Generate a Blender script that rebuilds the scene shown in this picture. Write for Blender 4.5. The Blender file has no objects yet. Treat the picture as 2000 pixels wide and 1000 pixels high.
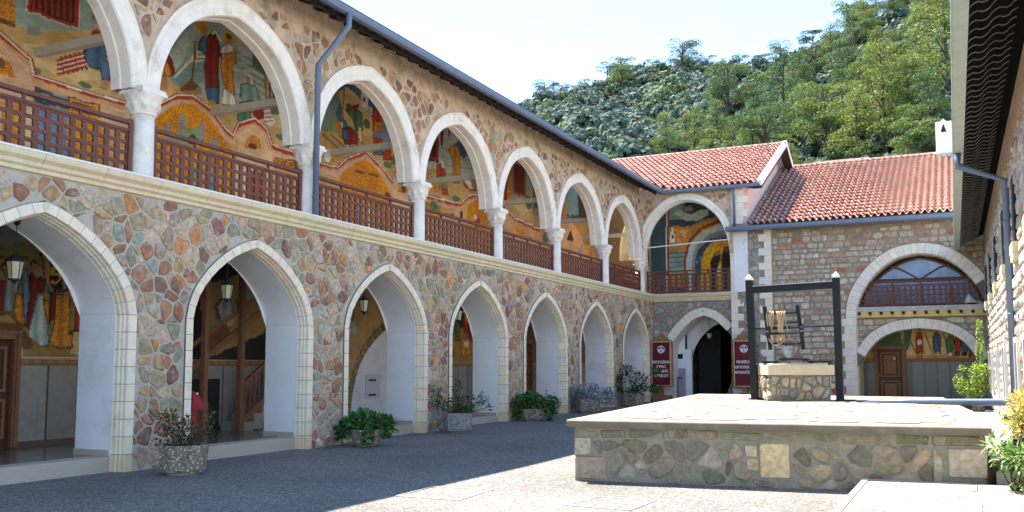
import bpy, math, random
import numpy as np
from mathutils import Vector
R_ = math.radians
rnd = random.Random(7)
scene = bpy.context.scene
COL = scene.collection

# ---------------------------------------------------------------- camera
cam_d = bpy.data.cameras.new('camera')
cam_d.sensor_width = 36.0
cam_d.lens = 1820.0 / 2000.0 * 36.0
cam_d.shift_y = 0.0289
cam_d.clip_start = 0.1
cam_d.clip_end = 3000.0
cam = bpy.data.objects.new('camera', cam_d)
cam.location = (11.632, 0.0, 1.6)
cam.rotation_euler = (R_(95.0), 0.0, R_(25.846))
COL.objects.link(cam)
scene.camera = cam

# ---------------------------------------------------------------- daylight
SUN = Vector((-0.50, 0.30, 1.0)).normalized()
elev = math.asin(SUN.z)
azim = math.atan2(SUN.x, SUN.y)
world = bpy.data.worlds.new('World')
scene.world = world
world.use_nodes = True
wn = world.node_tree
for n in list(wn.nodes):
    wn.nodes.remove(n)
sky = wn.nodes.new('ShaderNodeTexSky')
sky.sky_type = 'NISHITA'
sky.sun_disc = False
sky.sun_elevation = elev
sky.sun_rotation = azim
sky.altitude = 1100.0
sky.air_density = 1.0
sky.dust_density = 0.0
sky.ozone_density = 1.6
bg = wn.nodes.new('ShaderNodeBackground')
bg.inputs['Strength'].default_value = 0.070
wo = wn.nodes.new('ShaderNodeOutputWorld')
wn.links.new(sky.outputs[0], bg.inputs[0])
wn.links.new(bg.outputs[0], wo.inputs[0])
sun_d = bpy.data.lights.new('sun', 'SUN')
sun_d.energy = 2.5
sun_d.angle = R_(0.5)
sun_d.color = (1.0, 0.95, 0.87)
sun = bpy.data.objects.new('sun', sun_d)
sun.rotation_euler = SUN.to_track_quat('Z', 'Y').to_euler()
sun.location = (0, 0, 60)
COL.objects.link(sun)
vs = scene.view_settings
vs.view_transform = 'Standard'
vs.look = 'None'
vs.exposure = 2.85
vs.gamma = 1.0
vs.use_curve_mapping = False
cy = scene.cycles
cy.max_bounces = 8
cy.diffuse_bounces = 5
cy.glossy_bounces = 3
cy.transmission_bounces = 4
cy.transparent_max_bounces = 6
cy.caustics_reflective = False
cy.caustics_refractive = False

# ---------------------------------------------------------------- object helpers
def wloc(o):
    v = Vector((0, 0, 0))
    while o is not None:
        v += o.location
        o = o.parent
    return v

def tag(o, label=None, cat=None, group=None, kind=None):
    if label: o['label'] = label
    if cat: o['category'] = cat
    if group: o['group'] = group
    if kind: o['kind'] = kind
    return o

def thing(name, loc, label, cat, group=None):
    o = bpy.data.objects.new(name, None)
    o.empty_display_size = 0.2
    o.location = loc
    COL.objects.link(o)
    return tag(o, label, cat, group)

def link_mesh(name, me, parent=None, loc=None):
    o = bpy.data.objects.new(name, me)
    if parent is not None:
        o.parent = parent
    if loc is not None:
        o.location = loc
    COL.objects.link(o)
    return o

def copy_tree(o, parent=None):
    c = o.copy()
    COL.objects.link(c)
    c.parent = parent
    for ch in list(o.children):
        copy_tree(ch, c)
    return c

class MB:
    """collects polygons; build() links them as one mesh object"""
    def __init__(s):
        s.v = []; s.f = []; s.c = []; s.col = (0.5, 0.5, 0.5)
    def face(s, pts, col=None):
        i = len(s.v)
        s.v += [tuple(p) for p in pts]
        s.c += [col or s.col] * len(pts)
        s.f.append(tuple(range(i, i + len(pts))))
    def box(s, x0, x1, y0, y1, z0, z1, col=None):
        i = len(s.v)
        s.v += [(x0,y0,z0),(x1,y0,z0),(x1,y1,z0),(x0,y1,z0),(x0,y0,z1),(x1,y0,z1),(x1,y1,z1),(x0,y1,z1)]
        s.c += [col or s.col] * 8
        s.f += [(i,i+3,i+2,i+1),(i+4,i+5,i+6,i+7),(i,i+1,i+5,i+4),(i+1,i+2,i+6,i+5),(i+2,i+3,i+7,i+6),(i+3,i,i+4,i+7)]
    def beam(s, a, b, w, h, up=(0,0,1), col=None):
        a = Vector(a); b = Vector(b); d = (b - a).normalized(); u = Vector(up)
        r = d.cross(u)
        if r.length < 1e-4: r = d.cross(Vector((1,0,0)))
        r.normalize(); u = r.cross(d)
        i = len(s.v)
        for p in (a, b):
            for sx, sz in ((-1,-1),(1,-1),(1,1),(-1,1)):
                s.v.append(tuple(p + r*sx*w/2 + u*sz*h/2))
        s.c += [col or s.col] * 8
        s.f += [(i,i+1,i+2,i+3),(i+7,i+6,i+5,i+4),(i,i+4,i+5,i+1),(i+1,i+5,i+6,i+2),(i+2,i+6,i+7,i+3),(i+3,i+7,i+4,i)]
    def tube(s, pts, rad, n=8, col=None, cap=True):
        pts = [Vector(p) for p in pts]
        if not isinstance(rad, (list, tuple)): rad = [rad] * len(pts)
        i0 = len(s.v)
        ref = None
        for k, p in enumerate(pts):
            d = (pts[min(k+1, len(pts)-1)] - pts[max(k-1, 0)]).normalized()
            if ref is None:
                ref = Vector((0,0,1)) if abs(d.z) < 0.9 else Vector((1,0,0))
            a = d.cross(ref).normalized(); b = a.cross(d).normalized()
            ref = b
            for j in range(n):
                t = 2*math.pi*j/n
                s.v.append(tuple(p + (a*math.cos(t) + b*math.sin(t))*rad[k]))
        s.c += [col or s.col] * (n*len(pts))
        for k in range(len(pts)-1):
            for j in range(n):
                q = i0 + k*n; j2 = (j+1) % n
                s.f.append((q+j, q+j2, q+n+j2, q+n+j))
        if cap:
            s.f.append(tuple(i0 + j for j in reversed(range(n))))
            s.f.append(tuple(i0 + (len(pts)-1)*n + j for j in range(n)))
    def lathe(s, cx, cy_, prof, n=16, col=None, cap=True, rot=0.0):
        i0 = len(s.v)
        for r, z in prof:
            for j in range(n):
                t = 2*math.pi*j/n + rot
                s.v.append((cx + r*math.cos(t), cy_ + r*math.sin(t), z))
        s.c += [col or s.col] * (n*len(prof))
        for k in range(len(prof)-1):
            for j in range(n):
                q = i0 + k*n; j2 = (j+1) % n
                s.f.append((q+j, q+j2, q+n+j2, q+n+j))
        if cap:
            s.f.append(tuple(i0 + j for j in reversed(range(n))))
            s.f.append(tuple(i0 + (len(prof)-1)*n + j for j in range(n)))
    def prism(s, poly, fn, d0, d1, col=None):
        """poly in 2-D, fn(u,v,d)->xyz"""
        n = len(poly); i = len(s.v)
        for d in (d0, d1):
            s.v += [tuple(fn(u, v, d)) for u, v in poly]
        s.c += [col or s.col] * (2*n)
        s.f.append(tuple(i+n+k for k in range(n)))
        s.f.append(tuple(i+k for k in reversed(range(n))))
        for k in range(n):
            k2 = (k+1) % n
            s.f.append((i+k, i+k2, i+n+k2, i+n+k))
    def add(s, o):
        i = len(s.v)
        s.v += o.v; s.c += o.c
        s.f += [tuple(i+k for k in f) for f in o.f]
    def mesh(s, name, mat, off=(0,0,0), smooth=False):
        me = bpy.data.meshes.new(name)
        ox, oy, oz = off
        me.from_pydata([(x-ox, y-oy, z-oz) for x, y, z in s.v], [], s.f)
        if s.v:
            at = me.color_attributes.new('col', 'FLOAT_COLOR', 'POINT')
            arr = np.ones((len(s.v), 4), dtype=np.float32)
            arr[:, :3] = np.array([c[:3] for c in s.c], dtype=np.float32)
            at.data.foreach_set('color', arr.ravel())
        me.materials.append(mat)
        if smooth:
            me.polygons.foreach_set('use_smooth', [True]*len(me.polygons))
        return me
    def build(s, name, mat, parent=None, smooth=False):
        off = wloc(parent) if parent is not None else (0, 0, 0)
        return link_mesh(name, s.mesh(name, mat, off, smooth), parent)

def np_mesh(name, V, F, mat, C=None, parent=None, smooth=False):
    """fast mesh from arrays: V (n,3), F (m,k) with k = 3 or 4, C (n,3)"""
    off = np.array(wloc(parent)) if parent is not None else np.zeros(3)
    V = np.asarray(V, dtype=np.float32) - off.astype(np.float32)
    F = np.asarray(F, dtype=np.int32); k = F.shape[1]
    me = bpy.data.meshes.new(name)
    me.vertices.add(len(V)); me.vertices.foreach_set('co', V.ravel())
    me.loops.add(F.size); me.loops.foreach_set('vertex_index', F.ravel())
    me.polygons.add(len(F))
    me.polygons.foreach_set('loop_start', np.arange(0, F.size, k, dtype=np.int32))
    me.update(calc_edges=True)
    me.polygons.foreach_set('use_smooth', np.full(len(F), smooth, dtype=bool))
    if C is not None:
        at = me.color_attributes.new('col', 'FLOAT_COLOR', 'POINT')
        arr = np.ones((len(V), 4), dtype=np.float32); arr[:, :3] = C
        at.data.foreach_set('color', arr.ravel())
    me.materials.append(mat)
    return link_mesh(name, me, parent)

# ---------------------------------------------------------------- materials
def mat(name, color=None, rough=0.8, n=None, bump=None, metallic=0.0, spec=0.3, orand=0.0,
        second=None, trans=0.0, emis=None, stretch=(1, 1, 1)):
    """color None = colour attribute; n = (scale, amount); bump = (scale, strength, dist);
    second = (colour, scale, threshold, softness) patches of a second colour"""
    m = bpy.data.materials.new(name); m.use_nodes = True
    nt = m.node_tree; N = nt.nodes; L = nt.links
    for x in list(N): N.remove(x)
    out = N.new('ShaderNodeOutputMaterial'); b = N.new('ShaderNodeBsdfPrincipled')
    L.new(b.outputs[0], out.inputs[0])
    b.inputs['Roughness'].default_value = rough
    b.inputs['Metallic'].default_value = metallic
    b.inputs['Specular IOR Level'].default_value = spec
    geo = N.new('ShaderNodeNewGeometry')
    mp = N.new('ShaderNodeVectorMath'); mp.operation = 'MULTIPLY'
    mp.inputs[1].default_value = stretch
    L.new(geo.outputs['Position'], mp.inputs[0])
    pos = mp.outputs[0]
    if color is None:
        a = N.new('ShaderNodeAttribute'); a.attribute_name = 'col'
        c = a.outputs['Color']
    else:
        a = N.new('ShaderNodeRGB'); a.outputs[0].default_value = (*color, 1)
        c = a.outputs[0]
    if second:
        sc, ss, th, so = second
        t = N.new('ShaderNodeTexNoise'); t.inputs['Scale'].default_value = ss
        t.inputs['Detail'].default_value = 5; t.inputs['Roughness'].default_value = 0.65
        L.new(pos, t.inputs['Vector'])
        r = N.new('ShaderNodeMapRange'); r.inputs[1].default_value = th - so; r.inputs[2].default_value = th + so
        L.new(t.outputs[0], r.inputs[0])
        mx = N.new('ShaderNodeMix'); mx.data_type = 'RGBA'
        L.new(r.outputs[0], mx.inputs[0]); L.new(c, mx.inputs[6]); mx.inputs[7].default_value = (*sc, 1)
        c = mx.outputs[2]
    fac = None
    if n:
        t = N.new('ShaderNodeTexNoise'); t.inputs['Scale'].default_value = n[0]
        t.inputs['Detail'].default_value = 6; t.inputs['Roughness'].default_value = 0.65
        L.new(pos, t.inputs['Vector'])
        r = N.new('ShaderNodeMapRange')
        r.inputs[1].default_value = 0.25; r.inputs[2].default_value = 0.75
        r.inputs[3].default_value = 1 - n[1]; r.inputs[4].default_value = 1 + n[1]
        L.new(t.outputs[0], r.inputs[0]); fac = r.outputs[0]
    if orand:
        oi = N.new('ShaderNodeObjectInfo')
        r2 = N.new('ShaderNodeMapRange'); r2.inputs[3].default_value = 1 - orand; r2.inputs[4].default_value = 1 + orand
        L.new(oi.outputs['Random'], r2.inputs[0])
        if fac is None: fac = r2.outputs[0]
        else:
            mu = N.new('ShaderNodeMath'); mu.operation = 'MULTIPLY'
            L.new(fac, mu.inputs[0]); L.new(r2.outputs[0], mu.inputs[1]); fac = mu.outputs[0]
    if fac is not None:
        v = N.new('ShaderNodeVectorMath'); v.operation = 'SCALE'
        L.new(c, v.inputs[0]); L.new(fac, v.inputs['Scale']); c = v.outputs[0]
    L.new(c, b.inputs['Base Color'])
    if bump:
        t = N.new('ShaderNodeTexNoise'); t.inputs['Scale'].default_value = bump[0]
        t.inputs['Detail'].default_value = 8; t.inputs['Roughness'].default_value = 0.7
        L.new(pos, t.inputs['Vector'])
        bn = N.new('ShaderNodeBump'); bn.inputs['Strength'].default_value = bump[1]
        bn.inputs['Distance'].default_value = bump[2]
        L.new(t.outputs[0], bn.inputs['Height']); L.new(bn.outputs[0], b.inputs['Normal'])
    if trans:
        tr = N.new('ShaderNodeBsdfTranslucent'); L.new(c, tr.inputs[0])
        ms = N.new('ShaderNodeMixShader'); ms.inputs[0].default_value = trans
        L.new(b.outputs[0], ms.inputs[1]); L.new(tr.outputs[0], ms.inputs[2]); L.new(ms.outputs[0], out.inputs[0])
    if emis:
        b.inputs['Emission Color'].default_value = (*emis[0], 1); b.inputs['Emission Strength'].default_value = emis[1]
    m.use_fake_user = False
    return m

M = {}
M['stone'] = mat('rubble_stone', None, 0.85, (11, 0.5), (26, 0.9, 0.02), second=((0.40, 0.36, 0.27), 5, 0.62, 0.06))
M['stone_lichen'] = mat('lichen_stone', None, 0.9, (13, 0.4), (26, 0.7, 0.02), second=((0.42, 0.37, 0.28), 16, 0.66, 0.03))
M['mortar'] = mat('grey_mortar', (0.50, 0.45, 0.37), 0.95, (5, 0.22), (30, 0.6, 0.02))
M['mortar_warm'] = mat('warm_mortar', (0.60, 0.43, 0.30), 0.95, (5, 0.28), (24, 0.8, 0.03), second=((0.30, 0.27, 0.15), 2.3, 0.60, 0.08))
M['mortar_back'] = mat('brown_grey_mortar', (0.30, 0.25, 0.18), 0.95, (5, 0.25), (30, 0.6, 0.02))
M['mortar_plat'] = mat('platform_mortar', (0.27, 0.24, 0.18), 0.95, (4, 0.3), (24, 0.7, 0.02))
M['lime'] = mat('cut_limestone', None, 0.75, (6, 0.12), (45, 0.35, 0.008), second=((0.76, 0.61, 0.42), 1.9, 0.62, 0.10))
M['joint'] = mat('dark_joint', (0.16, 0.15, 0.13), 0.95)
M['cream'] = mat('cream_limestone', (0.68, 0.60, 0.40), 0.75, (3, 0.10), (30, 0.2, 0.005))
M['column'] = mat('white_carved_stone', (0.86, 0.78, 0.67), 0.7, (4, 0.12), (14, 0.5, 0.02), second=((0.66, 0.56, 0.42), 2.2, 0.64, 0.09))
M['plaster'] = mat('white_plaster', (0.84, 0.82, 0.82), 0.85, (1.2, 0.06), (18, 0.2, 0.006), second=((0.70, 0.67, 0.62), 1.1, 0.64, 0.10))
M['pink'] = mat('pink_render', (0.72, 0.52, 0.42), 0.9, (1.6, 0.07), (30, 0.2, 0.005))
M['paint'] = mat('fresco_paint', None, 0.7, (22, 0.13), (30, 0.15, 0.004))
M['gold'] = mat('gold_mosaic', None, 0.45, (60, 0.5), (60, 0.8, 0.02), metallic=0.25)
M['wood'] = mat('brown_wood', (0.155, 0.055, 0.032), 0.55, (8, 0.3), (30, 0.2, 0.004), stretch=(1, 1, 1))
M['wood_old'] = mat('aged_wood', (0.30, 0.13, 0.06), 0.6, (14, 0.35), (30, 0.3, 0.005), stretch=(3, 3, 0.6))
M['door'] = mat('door_wood', (0.085, 0.035, 0.018), 0.5, (14, 0.35), (30, 0.3, 0.005), stretch=(3, 3, 0.6))
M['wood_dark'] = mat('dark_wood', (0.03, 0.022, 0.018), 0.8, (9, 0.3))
M['beam'] = mat('pale_tie_beam', (0.58, 0.54, 0.44), 0.8, (7, 0.15), (30, 0.3, 0.004))
M['gutter'] = mat('blue_grey_metal', (0.13, 0.17, 0.25), 0.45, (3, 0.12), None, spec=0.5)
M['gutter_green'] = mat('weathered_grey_metal', (0.34, 0.40, 0.36), 0.5, (2.5, 0.18), (4, 0.3, 0.01), spec=0.4)
M['course'] = mat('tile_edge_highlight', (0.36, 0.37, 0.34), 0.5, (5, 0.4))  # pale grey paints the highlights along the tile edges under the eave
M['black'] = mat('eave_shade_boards', (0.006, 0.006, 0.006), 0.95, None, None, spec=0.03)  # near-black colour stands in for deep shade between the eave tiles
M['hook'] = mat('rusty_wire', (0.16, 0.15, 0.12), 0.6)
M['iron'] = mat('black_iron', (0.010, 0.013, 0.015), 0.5, (9, 0.3), None, spec=0.25)
M['tile'] = mat('clay_tile', None, 0.8, (9, 0.15), (30, 0.3, 0.01), orand=0.12)
M['verge'] = mat('white_verge', (0.74, 0.70, 0.66), 0.85, (4, 0.1))
M['marble'] = mat('grey_marble', None, 0.32, (5, 0.16), None, spec=0.5)
M['floor'] = mat('polished_floor', (0.17, 0.155, 0.14), 0.16, (6, 0.25), None, spec=0.5)
M['step'] = mat('speckled_step', (0.46, 0.40, 0.32), 0.6, (60, 0.28), None)
M['cap'] = mat('cement_cap', None, 0.92, (3.5, 0.2), (30, 0.4, 0.008), second=((0.24, 0.21, 0.16), 2.2, 0.62, 0.1))
M['cap_plain'] = mat('plain_cement', (0.28, 0.25, 0.20), 0.92, (3.5, 0.2), (30, 0.4, 0.008))
M['flag'] = mat('flagstone', None, 0.85, (7, 0.2), (14, 0.5, 0.012))
M['grout'] = mat('white_grout', (0.46, 0.44, 0.39), 0.95, (8, 0.12))
M['leaf'] = mat('leaf', None, 0.55, (20, 0.2), None, spec=0.4, trans=0.25)
M['leaf_far'] = mat('hill_foliage', None, 0.75, (1.2, 0.25), None, spec=0.15, trans=0.2)
M['bark'] = mat('bark', (0.09, 0.07, 0.055), 0.95, (9, 0.4), (14, 0.8, 0.03))
M['soil'] = mat('soil', (0.05, 0.035, 0.025), 1.0, (20, 0.4))
M['glass'] = mat('lantern_glass', (0.75, 0.68, 0.45), 0.25, (30, 0.2), None, spec=0.6, trans=0.4)
M['pane'] = mat('window_pane', (0.22, 0.36, 0.62), 0.25, (1.3, 0.5), None, spec=0.6)
M['red'] = mat('red_metal', (0.30, 0.02, 0.035), 0.5, (5, 0.15))
M['maroon'] = mat('maroon_board', (0.13, 0.006, 0.016), 0.5, (6, 0.12))
M['white'] = mat('white_paint', (0.80, 0.80, 0.78), 0.6, (6, 0.05))
M['gilt'] = mat('carved_gilt_wood', (0.34, 0.20, 0.09), 0.6, (18, 0.4), (26, 0.9, 0.02))
M['rope'] = mat('hemp_rope', (0.56, 0.42, 0.22), 0.95, (60, 0.3), (80, 0.6, 0.004))
M['zinc'] = mat('zinc_bucket', (0.42, 0.47, 0.52), 0.38, (9, 0.2), None, metallic=0.6)
M['hose'] = mat('black_hose', (0.02, 0.02, 0.024), 0.5)
M['dark'] = mat('dark_interior', (0.035, 0.028, 0.022), 0.9, (4, 0.3))
M['ochre'] = mat('ochre_plaster', (0.52, 0.31, 0.12), 0.9, (3, 0.2), (20, 0.3, 0.01), second=((0.36, 0.25, 0.13), 2.2, 0.58, 0.08))
M['grey_plastic'] = mat('pale_grey_plastic', (0.62, 0.64, 0.66), 0.5)
M['agg_pot'] = None
# aggregate materials: pebbles set in cement
def aggregate(name, c_lo, c_hi, cem, scale, rough=0.9, bump=0.5, lines=None, big=(0.7, 0.12)):
    m = bpy.data.materials.new(name); m.use_nodes = True
    nt = m.node_tree; N = nt.nodes; L = nt.links
    b = N['Principled BSDF']; b.inputs['Roughness'].default_value = rough
    b.inputs['Specular IOR Level'].default_value = 0.25
    geo = N.new('ShaderNodeNewGeometry')
    vo = N.new('ShaderNodeTexVoronoi'); vo.inputs['Scale'].default_value = scale
    L.new(geo.outputs['Position'], vo.inputs['Vector'])
    sep = N.new('ShaderNodeSeparateColor'); L.new(vo.outputs['Color'], sep.inputs[0])
    rp = N.new('ShaderNodeValToRGB')
    rp.color_ramp.elements[0].color = (*c_lo, 1); rp.color_ramp.elements[1].color = (*c_hi, 1)
    L.new(sep.outputs[0], rp.inputs[0])
    mr = N.new('ShaderNodeMapRange'); mr.inputs[1].default_value = 0.42; mr.inputs[2].default_value = 0.56
    L.new(vo.outputs['Distance'], mr.inputs[0])
    mx = N.new('ShaderNodeMix'); mx.data_type = 'RGBA'
    L.new(mr.outputs[0], mx.inputs[0]); L.new(rp.outputs[0], mx.inputs[6]); mx.inputs[7].default_value = (*cem, 1)
    c = mx.outputs[2]
    if lines:
        sp, w, lc = lines
        sx = N.new('ShaderNodeSeparateXYZ'); L.new(geo.outputs['Position'], sx.inputs[0])
        res = None
        for ax in (0, 1):
            mo = N.new('ShaderNodeMath'); mo.operation = 'PINGPONG'; mo.inputs[1].default_value = sp / 2
            L.new(sx.outputs[ax], mo.inputs[0])
            lt = N.new('ShaderNodeMath'); lt.operation = 'LESS_THAN'; lt.inputs[1].default_value = w
            L.new(mo.outputs[0], lt.inputs[0])
            if res is None: res = lt.outputs[0]
            else:
                mm = N.new('ShaderNodeMath'); mm.operation = 'MAXIMUM'
                L.new(res, mm.inputs[0]); L.new(lt.outputs[0], mm.inputs[1]); res = mm.outputs[0]
        ml = N.new('ShaderNodeMath'); ml.operation = 'MULTIPLY'; ml.inputs[1].default_value = 0.7
        L.new(res, ml.inputs[0])
        m2 = N.new('ShaderNodeMix'); m2.data_type = 'RGBA'
        L.new(ml.outputs[0], m2.inputs[0]); L.new(c, m2.inputs[6]); m2.inputs[7].default_value = (*lc, 1)
        c = m2.outputs[2]
    nz = N.new('ShaderNodeTexNoise'); nz.inputs['Scale'].default_value = big[0]; nz.inputs['Detail'].default_value = 6
    L.new(geo.outputs['Position'], nz.inputs['Vector'])
    r = N.new('ShaderNodeMapRange'); r.inputs[1].default_value = 0.3; r.inputs[2].default_value = 0.7
    r.inputs[3].default_value = 1 - big[1]; r.inputs[4].default_value = 1 + big[1]
    L.new(nz.outputs[0], r.inputs[0])
    v = N.new('ShaderNodeVectorMath'); v.operation = 'SCALE'
    L.new(c, v.inputs[0]); L.new(r.outputs[0], v.inputs['Scale']); L.new(v.outputs[0], b.inputs['Base Color'])
    bn = N.new('ShaderNodeBump'); bn.inputs['Strength'].default_value = bump; bn.inputs['Distance'].default_value = 0.01
    bn.invert = True
    L.new(vo.outputs['Distance'], bn.inputs['Height']); L.new(bn.outputs[0], b.inputs['Normal'])
    return m
M['ground'] = aggregate('pebble_paving', (0.06, 0.056, 0.05), (0.35, 0.33, 0.29), (0.145, 0.135, 0.12), 30, bump=0.7,
                        lines=(1.25, 0.012, (0.13, 0.12, 0.11)), big=(0.45, 0.2))
M['agg_pot'] = aggregate('pebble_concrete', (0.10, 0.08, 0.06), (0.62, 0.58, 0.50), (0.20, 0.17, 0.12), 26, bump=1.0, big=(6, 0.2))
M['agg_pot_grey'] = aggregate('grey_pebble_concrete', (0.12, 0.12, 0.12), (0.60, 0.58, 0.56), (0.26, 0.25, 0.24), 34, bump=0.9, big=(6, 0.15))

# ---------------------------------------------------------------- rubble masonry
def clip(poly, px, py, nx, ny):
    """keep the side where (p-q).n <= 0"""
    out = []
    m = len(poly)
    for i in range(m):
        a = poly[i]; b = poly[(i+1) % m]
        da = (a[0]-px)*nx + (a[1]-py)*ny; db = (b[0]-px)*nx + (b[1]-py)*ny
        if da <= 0: out.append(a)
        if (da < 0 < db) or (db < 0 < da):
            t = da/(da-db)
            out.append((a[0]+(b[0]-a[0])*t, a[1]+(b[1]-a[1])*t))
    return out

def cells(u0, u1, v0, v1, du, dv, jit, rg, inside=None, rows=False, bound=None):
    """Voronoi cells of a jittered grid; inside(u,v) True where the wall is open"""
    nu = max(1, int(round((u1-u0)/du))); nv = max(1, int(round((v1-v0)/dv)))
    su = (u1-u0)/nu; sv = (v1-v0)/nv
    grid = {}
    for i in range(-1, nu+1):
        for j in range(-1, nv+1):
            off = 0.5*su if (rows and j % 2) else 0.0
            if not rows: off = (j % 2)*0.5*su
            ju = rg.uniform(-jit, jit)*su; jv = rg.uniform(-jit, jit)*sv*(0.35 if rows else 1.0)
            grid[i, j] = (u0+(i+0.5)*su+off+ju, v0+(j+0.5)*sv+jv, rg.uniform(-1, 1)*0.34*min(su, sv)**2)
    if not rows:
        for q_ in list(grid):
            if rg.random() < 0.20: del grid[q_]
    out = []
    for i in range(-1, nu+1):
        for j in range(-1, nv+1):
            p = grid.get((i, j))
            if p is None: continue
            if not (u0 < p[0] < u1 and v0 < p[1] < v1): continue
            if inside and inside(p[0], p[1]): continue
            poly = [(u0, v0), (u1, v0), (u1, v1), (u0, v1)]
            r = 3*su; q = 3*sv
            poly = [(max(u0, p[0]-r), max(v0, p[1]-q)), (min(u1, p[0]+r), max(v0, p[1]-q)),
                    (min(u1, p[0]+r), min(v1, p[1]+q)), (max(u0, p[0]-r), min(v1, p[1]+q))]
            for a in range(-3, 4):
                for b in range(-2, 3):
                    if a == 0 and b == 0: continue
                    o = grid.get((i+a, j+b))
                    if o is None: continue
                    dd = (o[0]-p[0])**2+(o[1]-p[1])**2; tt = 0.5+(p[2]-o[2])/(2*dd+1e-9)*(0.0 if rows else 1.0)
                    poly = clip(poly, p[0]+(o[0]-p[0])*tt, p[1]+(o[1]-p[1])*tt, o[0]-p[0], o[1]-p[1])
                    if len(poly) < 3: break
                if len(poly) < 3: break
            if len(poly) >= 3:
                out.append((p, poly))
    return out

def pull(p, q, inside):
    lo, hi = 0.0, 1.0
    for _ in range(9):
        m = (lo+hi)/2
        if inside(p[0]+(q[0]-p[0])*m, p[1]+(q[1]-p[1])*m): hi = m
        else: lo = m
    return (p[0]+(q[0]-p[0])*lo, p[1]+(q[1]-p[1])*lo)

def round_poly(poly, joint, rg, keep=0.22, wob=0.012):
    cx_ = sum(p[0] for p in poly)/len(poly); cy_ = sum(p[1] for p in poly)/len(poly)
    # drop tiny edges
    q = []
    for p in poly:
        if not q or math.hypot(p[0]-q[-1][0], p[1]-q[-1][1]) > 0.02: q.append(p)
    if len(q) < 3: return None
    # inset towards the centre
    r = [math.hypot(p[0]-cx_, p[1]-cy_) for p in q]
    if min(r) < joint*1.3: joint = min(r)*0.5
    q = [(p[0]-(p[0]-cx_)*joint*rg.uniform(0.6, 1.9)/d, p[1]-(p[1]-cy_)*joint*rg.uniform(0.7, 1.5)/d) for p, d in zip(q, r)]
    out = []
    m = len(q)
    for i in range(m):
        a = q[i]; b = q[(i+1) % m]
        for t in (keep, 1-keep):
            out.append((a[0]+(b[0]-a[0])*t+rg.uniform(-wob, wob), a[1]+(b[1]-a[1])*t+rg.uniform(-wob, wob)))
    return out

def area(poly):
    return abs(sum(poly[i][0]*poly[(i+1) % len(poly)][1]-poly[(i+1) % len(poly)][0]*poly[i][1] for i in range(len(poly))))/2

def stone_mb(poly, fn, depth, rg, col, base=-0.012, bev=0.16):
    """one stone: base ring, proud ring, tilted top"""
    mb = MB(); n = len(poly)
    cx_ = sum(p[0] for p in poly)/n; cy_ = sum(p[1] for p in poly)/n
    tx, ty = rg.uniform(-0.10, 0.10), rg.uniform(-0.10, 0.10)
    for p in poly: mb.v.append(tuple(fn(p[0], p[1], base)))
    for p in poly:
        u = cx_+(p[0]-cx_)*(1-bev*0.35); v = cy_+(p[1]-cy_)*(1-bev*0.35)
        mb.v.append(tuple(fn(u, v, depth*0.62)))
    for p in poly:
        u = cx_+(p[0]-cx_)*(1-bev*1.6); v = cy_+(p[1]-cy_)*(1-bev*1.6)
        mb.v.append(tuple(fn(u, v, depth+(u-cx_)*tx+(v-cy_)*ty)))
    for r in (0, 1):
        for k in range(n):
            k2 = (k+1) % n
            mb.f.append((r*n+k, r*n+k2, (r+1)*n+k2, (r+1)*n+k))
    mb.f.append(tuple(2*n+k for k in range(n)))
    mb.c = [col]*len(mb.v)
    return mb

class Stones:
    """gathers the stones of one thing; the 300 that show largest become parts"""
    def __init__(s): s.items = []
    def add(s, mb, weight, mt): s.items.append((weight, mb, mt))
    def flush(s, parent, name='stone', rest='stone_mass', limit=300):
        s.items.sort(key=lambda t: -t[0])
        masses = {}
        for k, (w, mb, mt) in enumerate(s.items):
            if k < limit: mb.build(name, mt, parent)
            else: masses.setdefault(mt.name, (MB(), mt))[0].add(mb)
        for mb, mt in masses.values():
            tag(mb.build(rest, mt, parent), kind='stuff')

CAMP = Vector((11.632, 0.0, 1.6))
def weight(pos, a):
    return a/((Vector(pos)-CAMP).length_squared)

def pick(pal, rg, var=0.16):
    c = rg.choices([p[1] for p in pal], [p[0] for p in pal])[0]
    k = rg.uniform(1-var, 1+var)
    return tuple(max(0.01, x*k*rg.uniform(0.94, 1.06)) for x in c)

def rubble(S, fn, u0, u1, v0, v1, du, dv, jit, rg, pal, mt, depth=(0.015, 0.045), joint=0.022, inside=None,
           rows=False, facing=1.0, keep=0.22, skip=0.0, wob=0.012):
    for p, poly in cells(u0, u1, v0, v1, du, dv, jit, rg, inside, rows):
        if skip and rg.random() < (skip(p) if callable(skip) else skip): continue
        if inside:
            poly = [pull(p, q, inside) if inside(*q) else q for q in poly]
        rp = round_poly(poly, joint, rg, keep, wob)
        if rp is None: continue
        a = area(rp)
        if a < 0.0012: continue
        mb = stone_mb(rp, fn, rg.uniform(*depth), rg, pick(pal, rg))
        S.add(mb, weight(fn(p[0], p[1], 0), a)*facing, mt)

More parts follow.
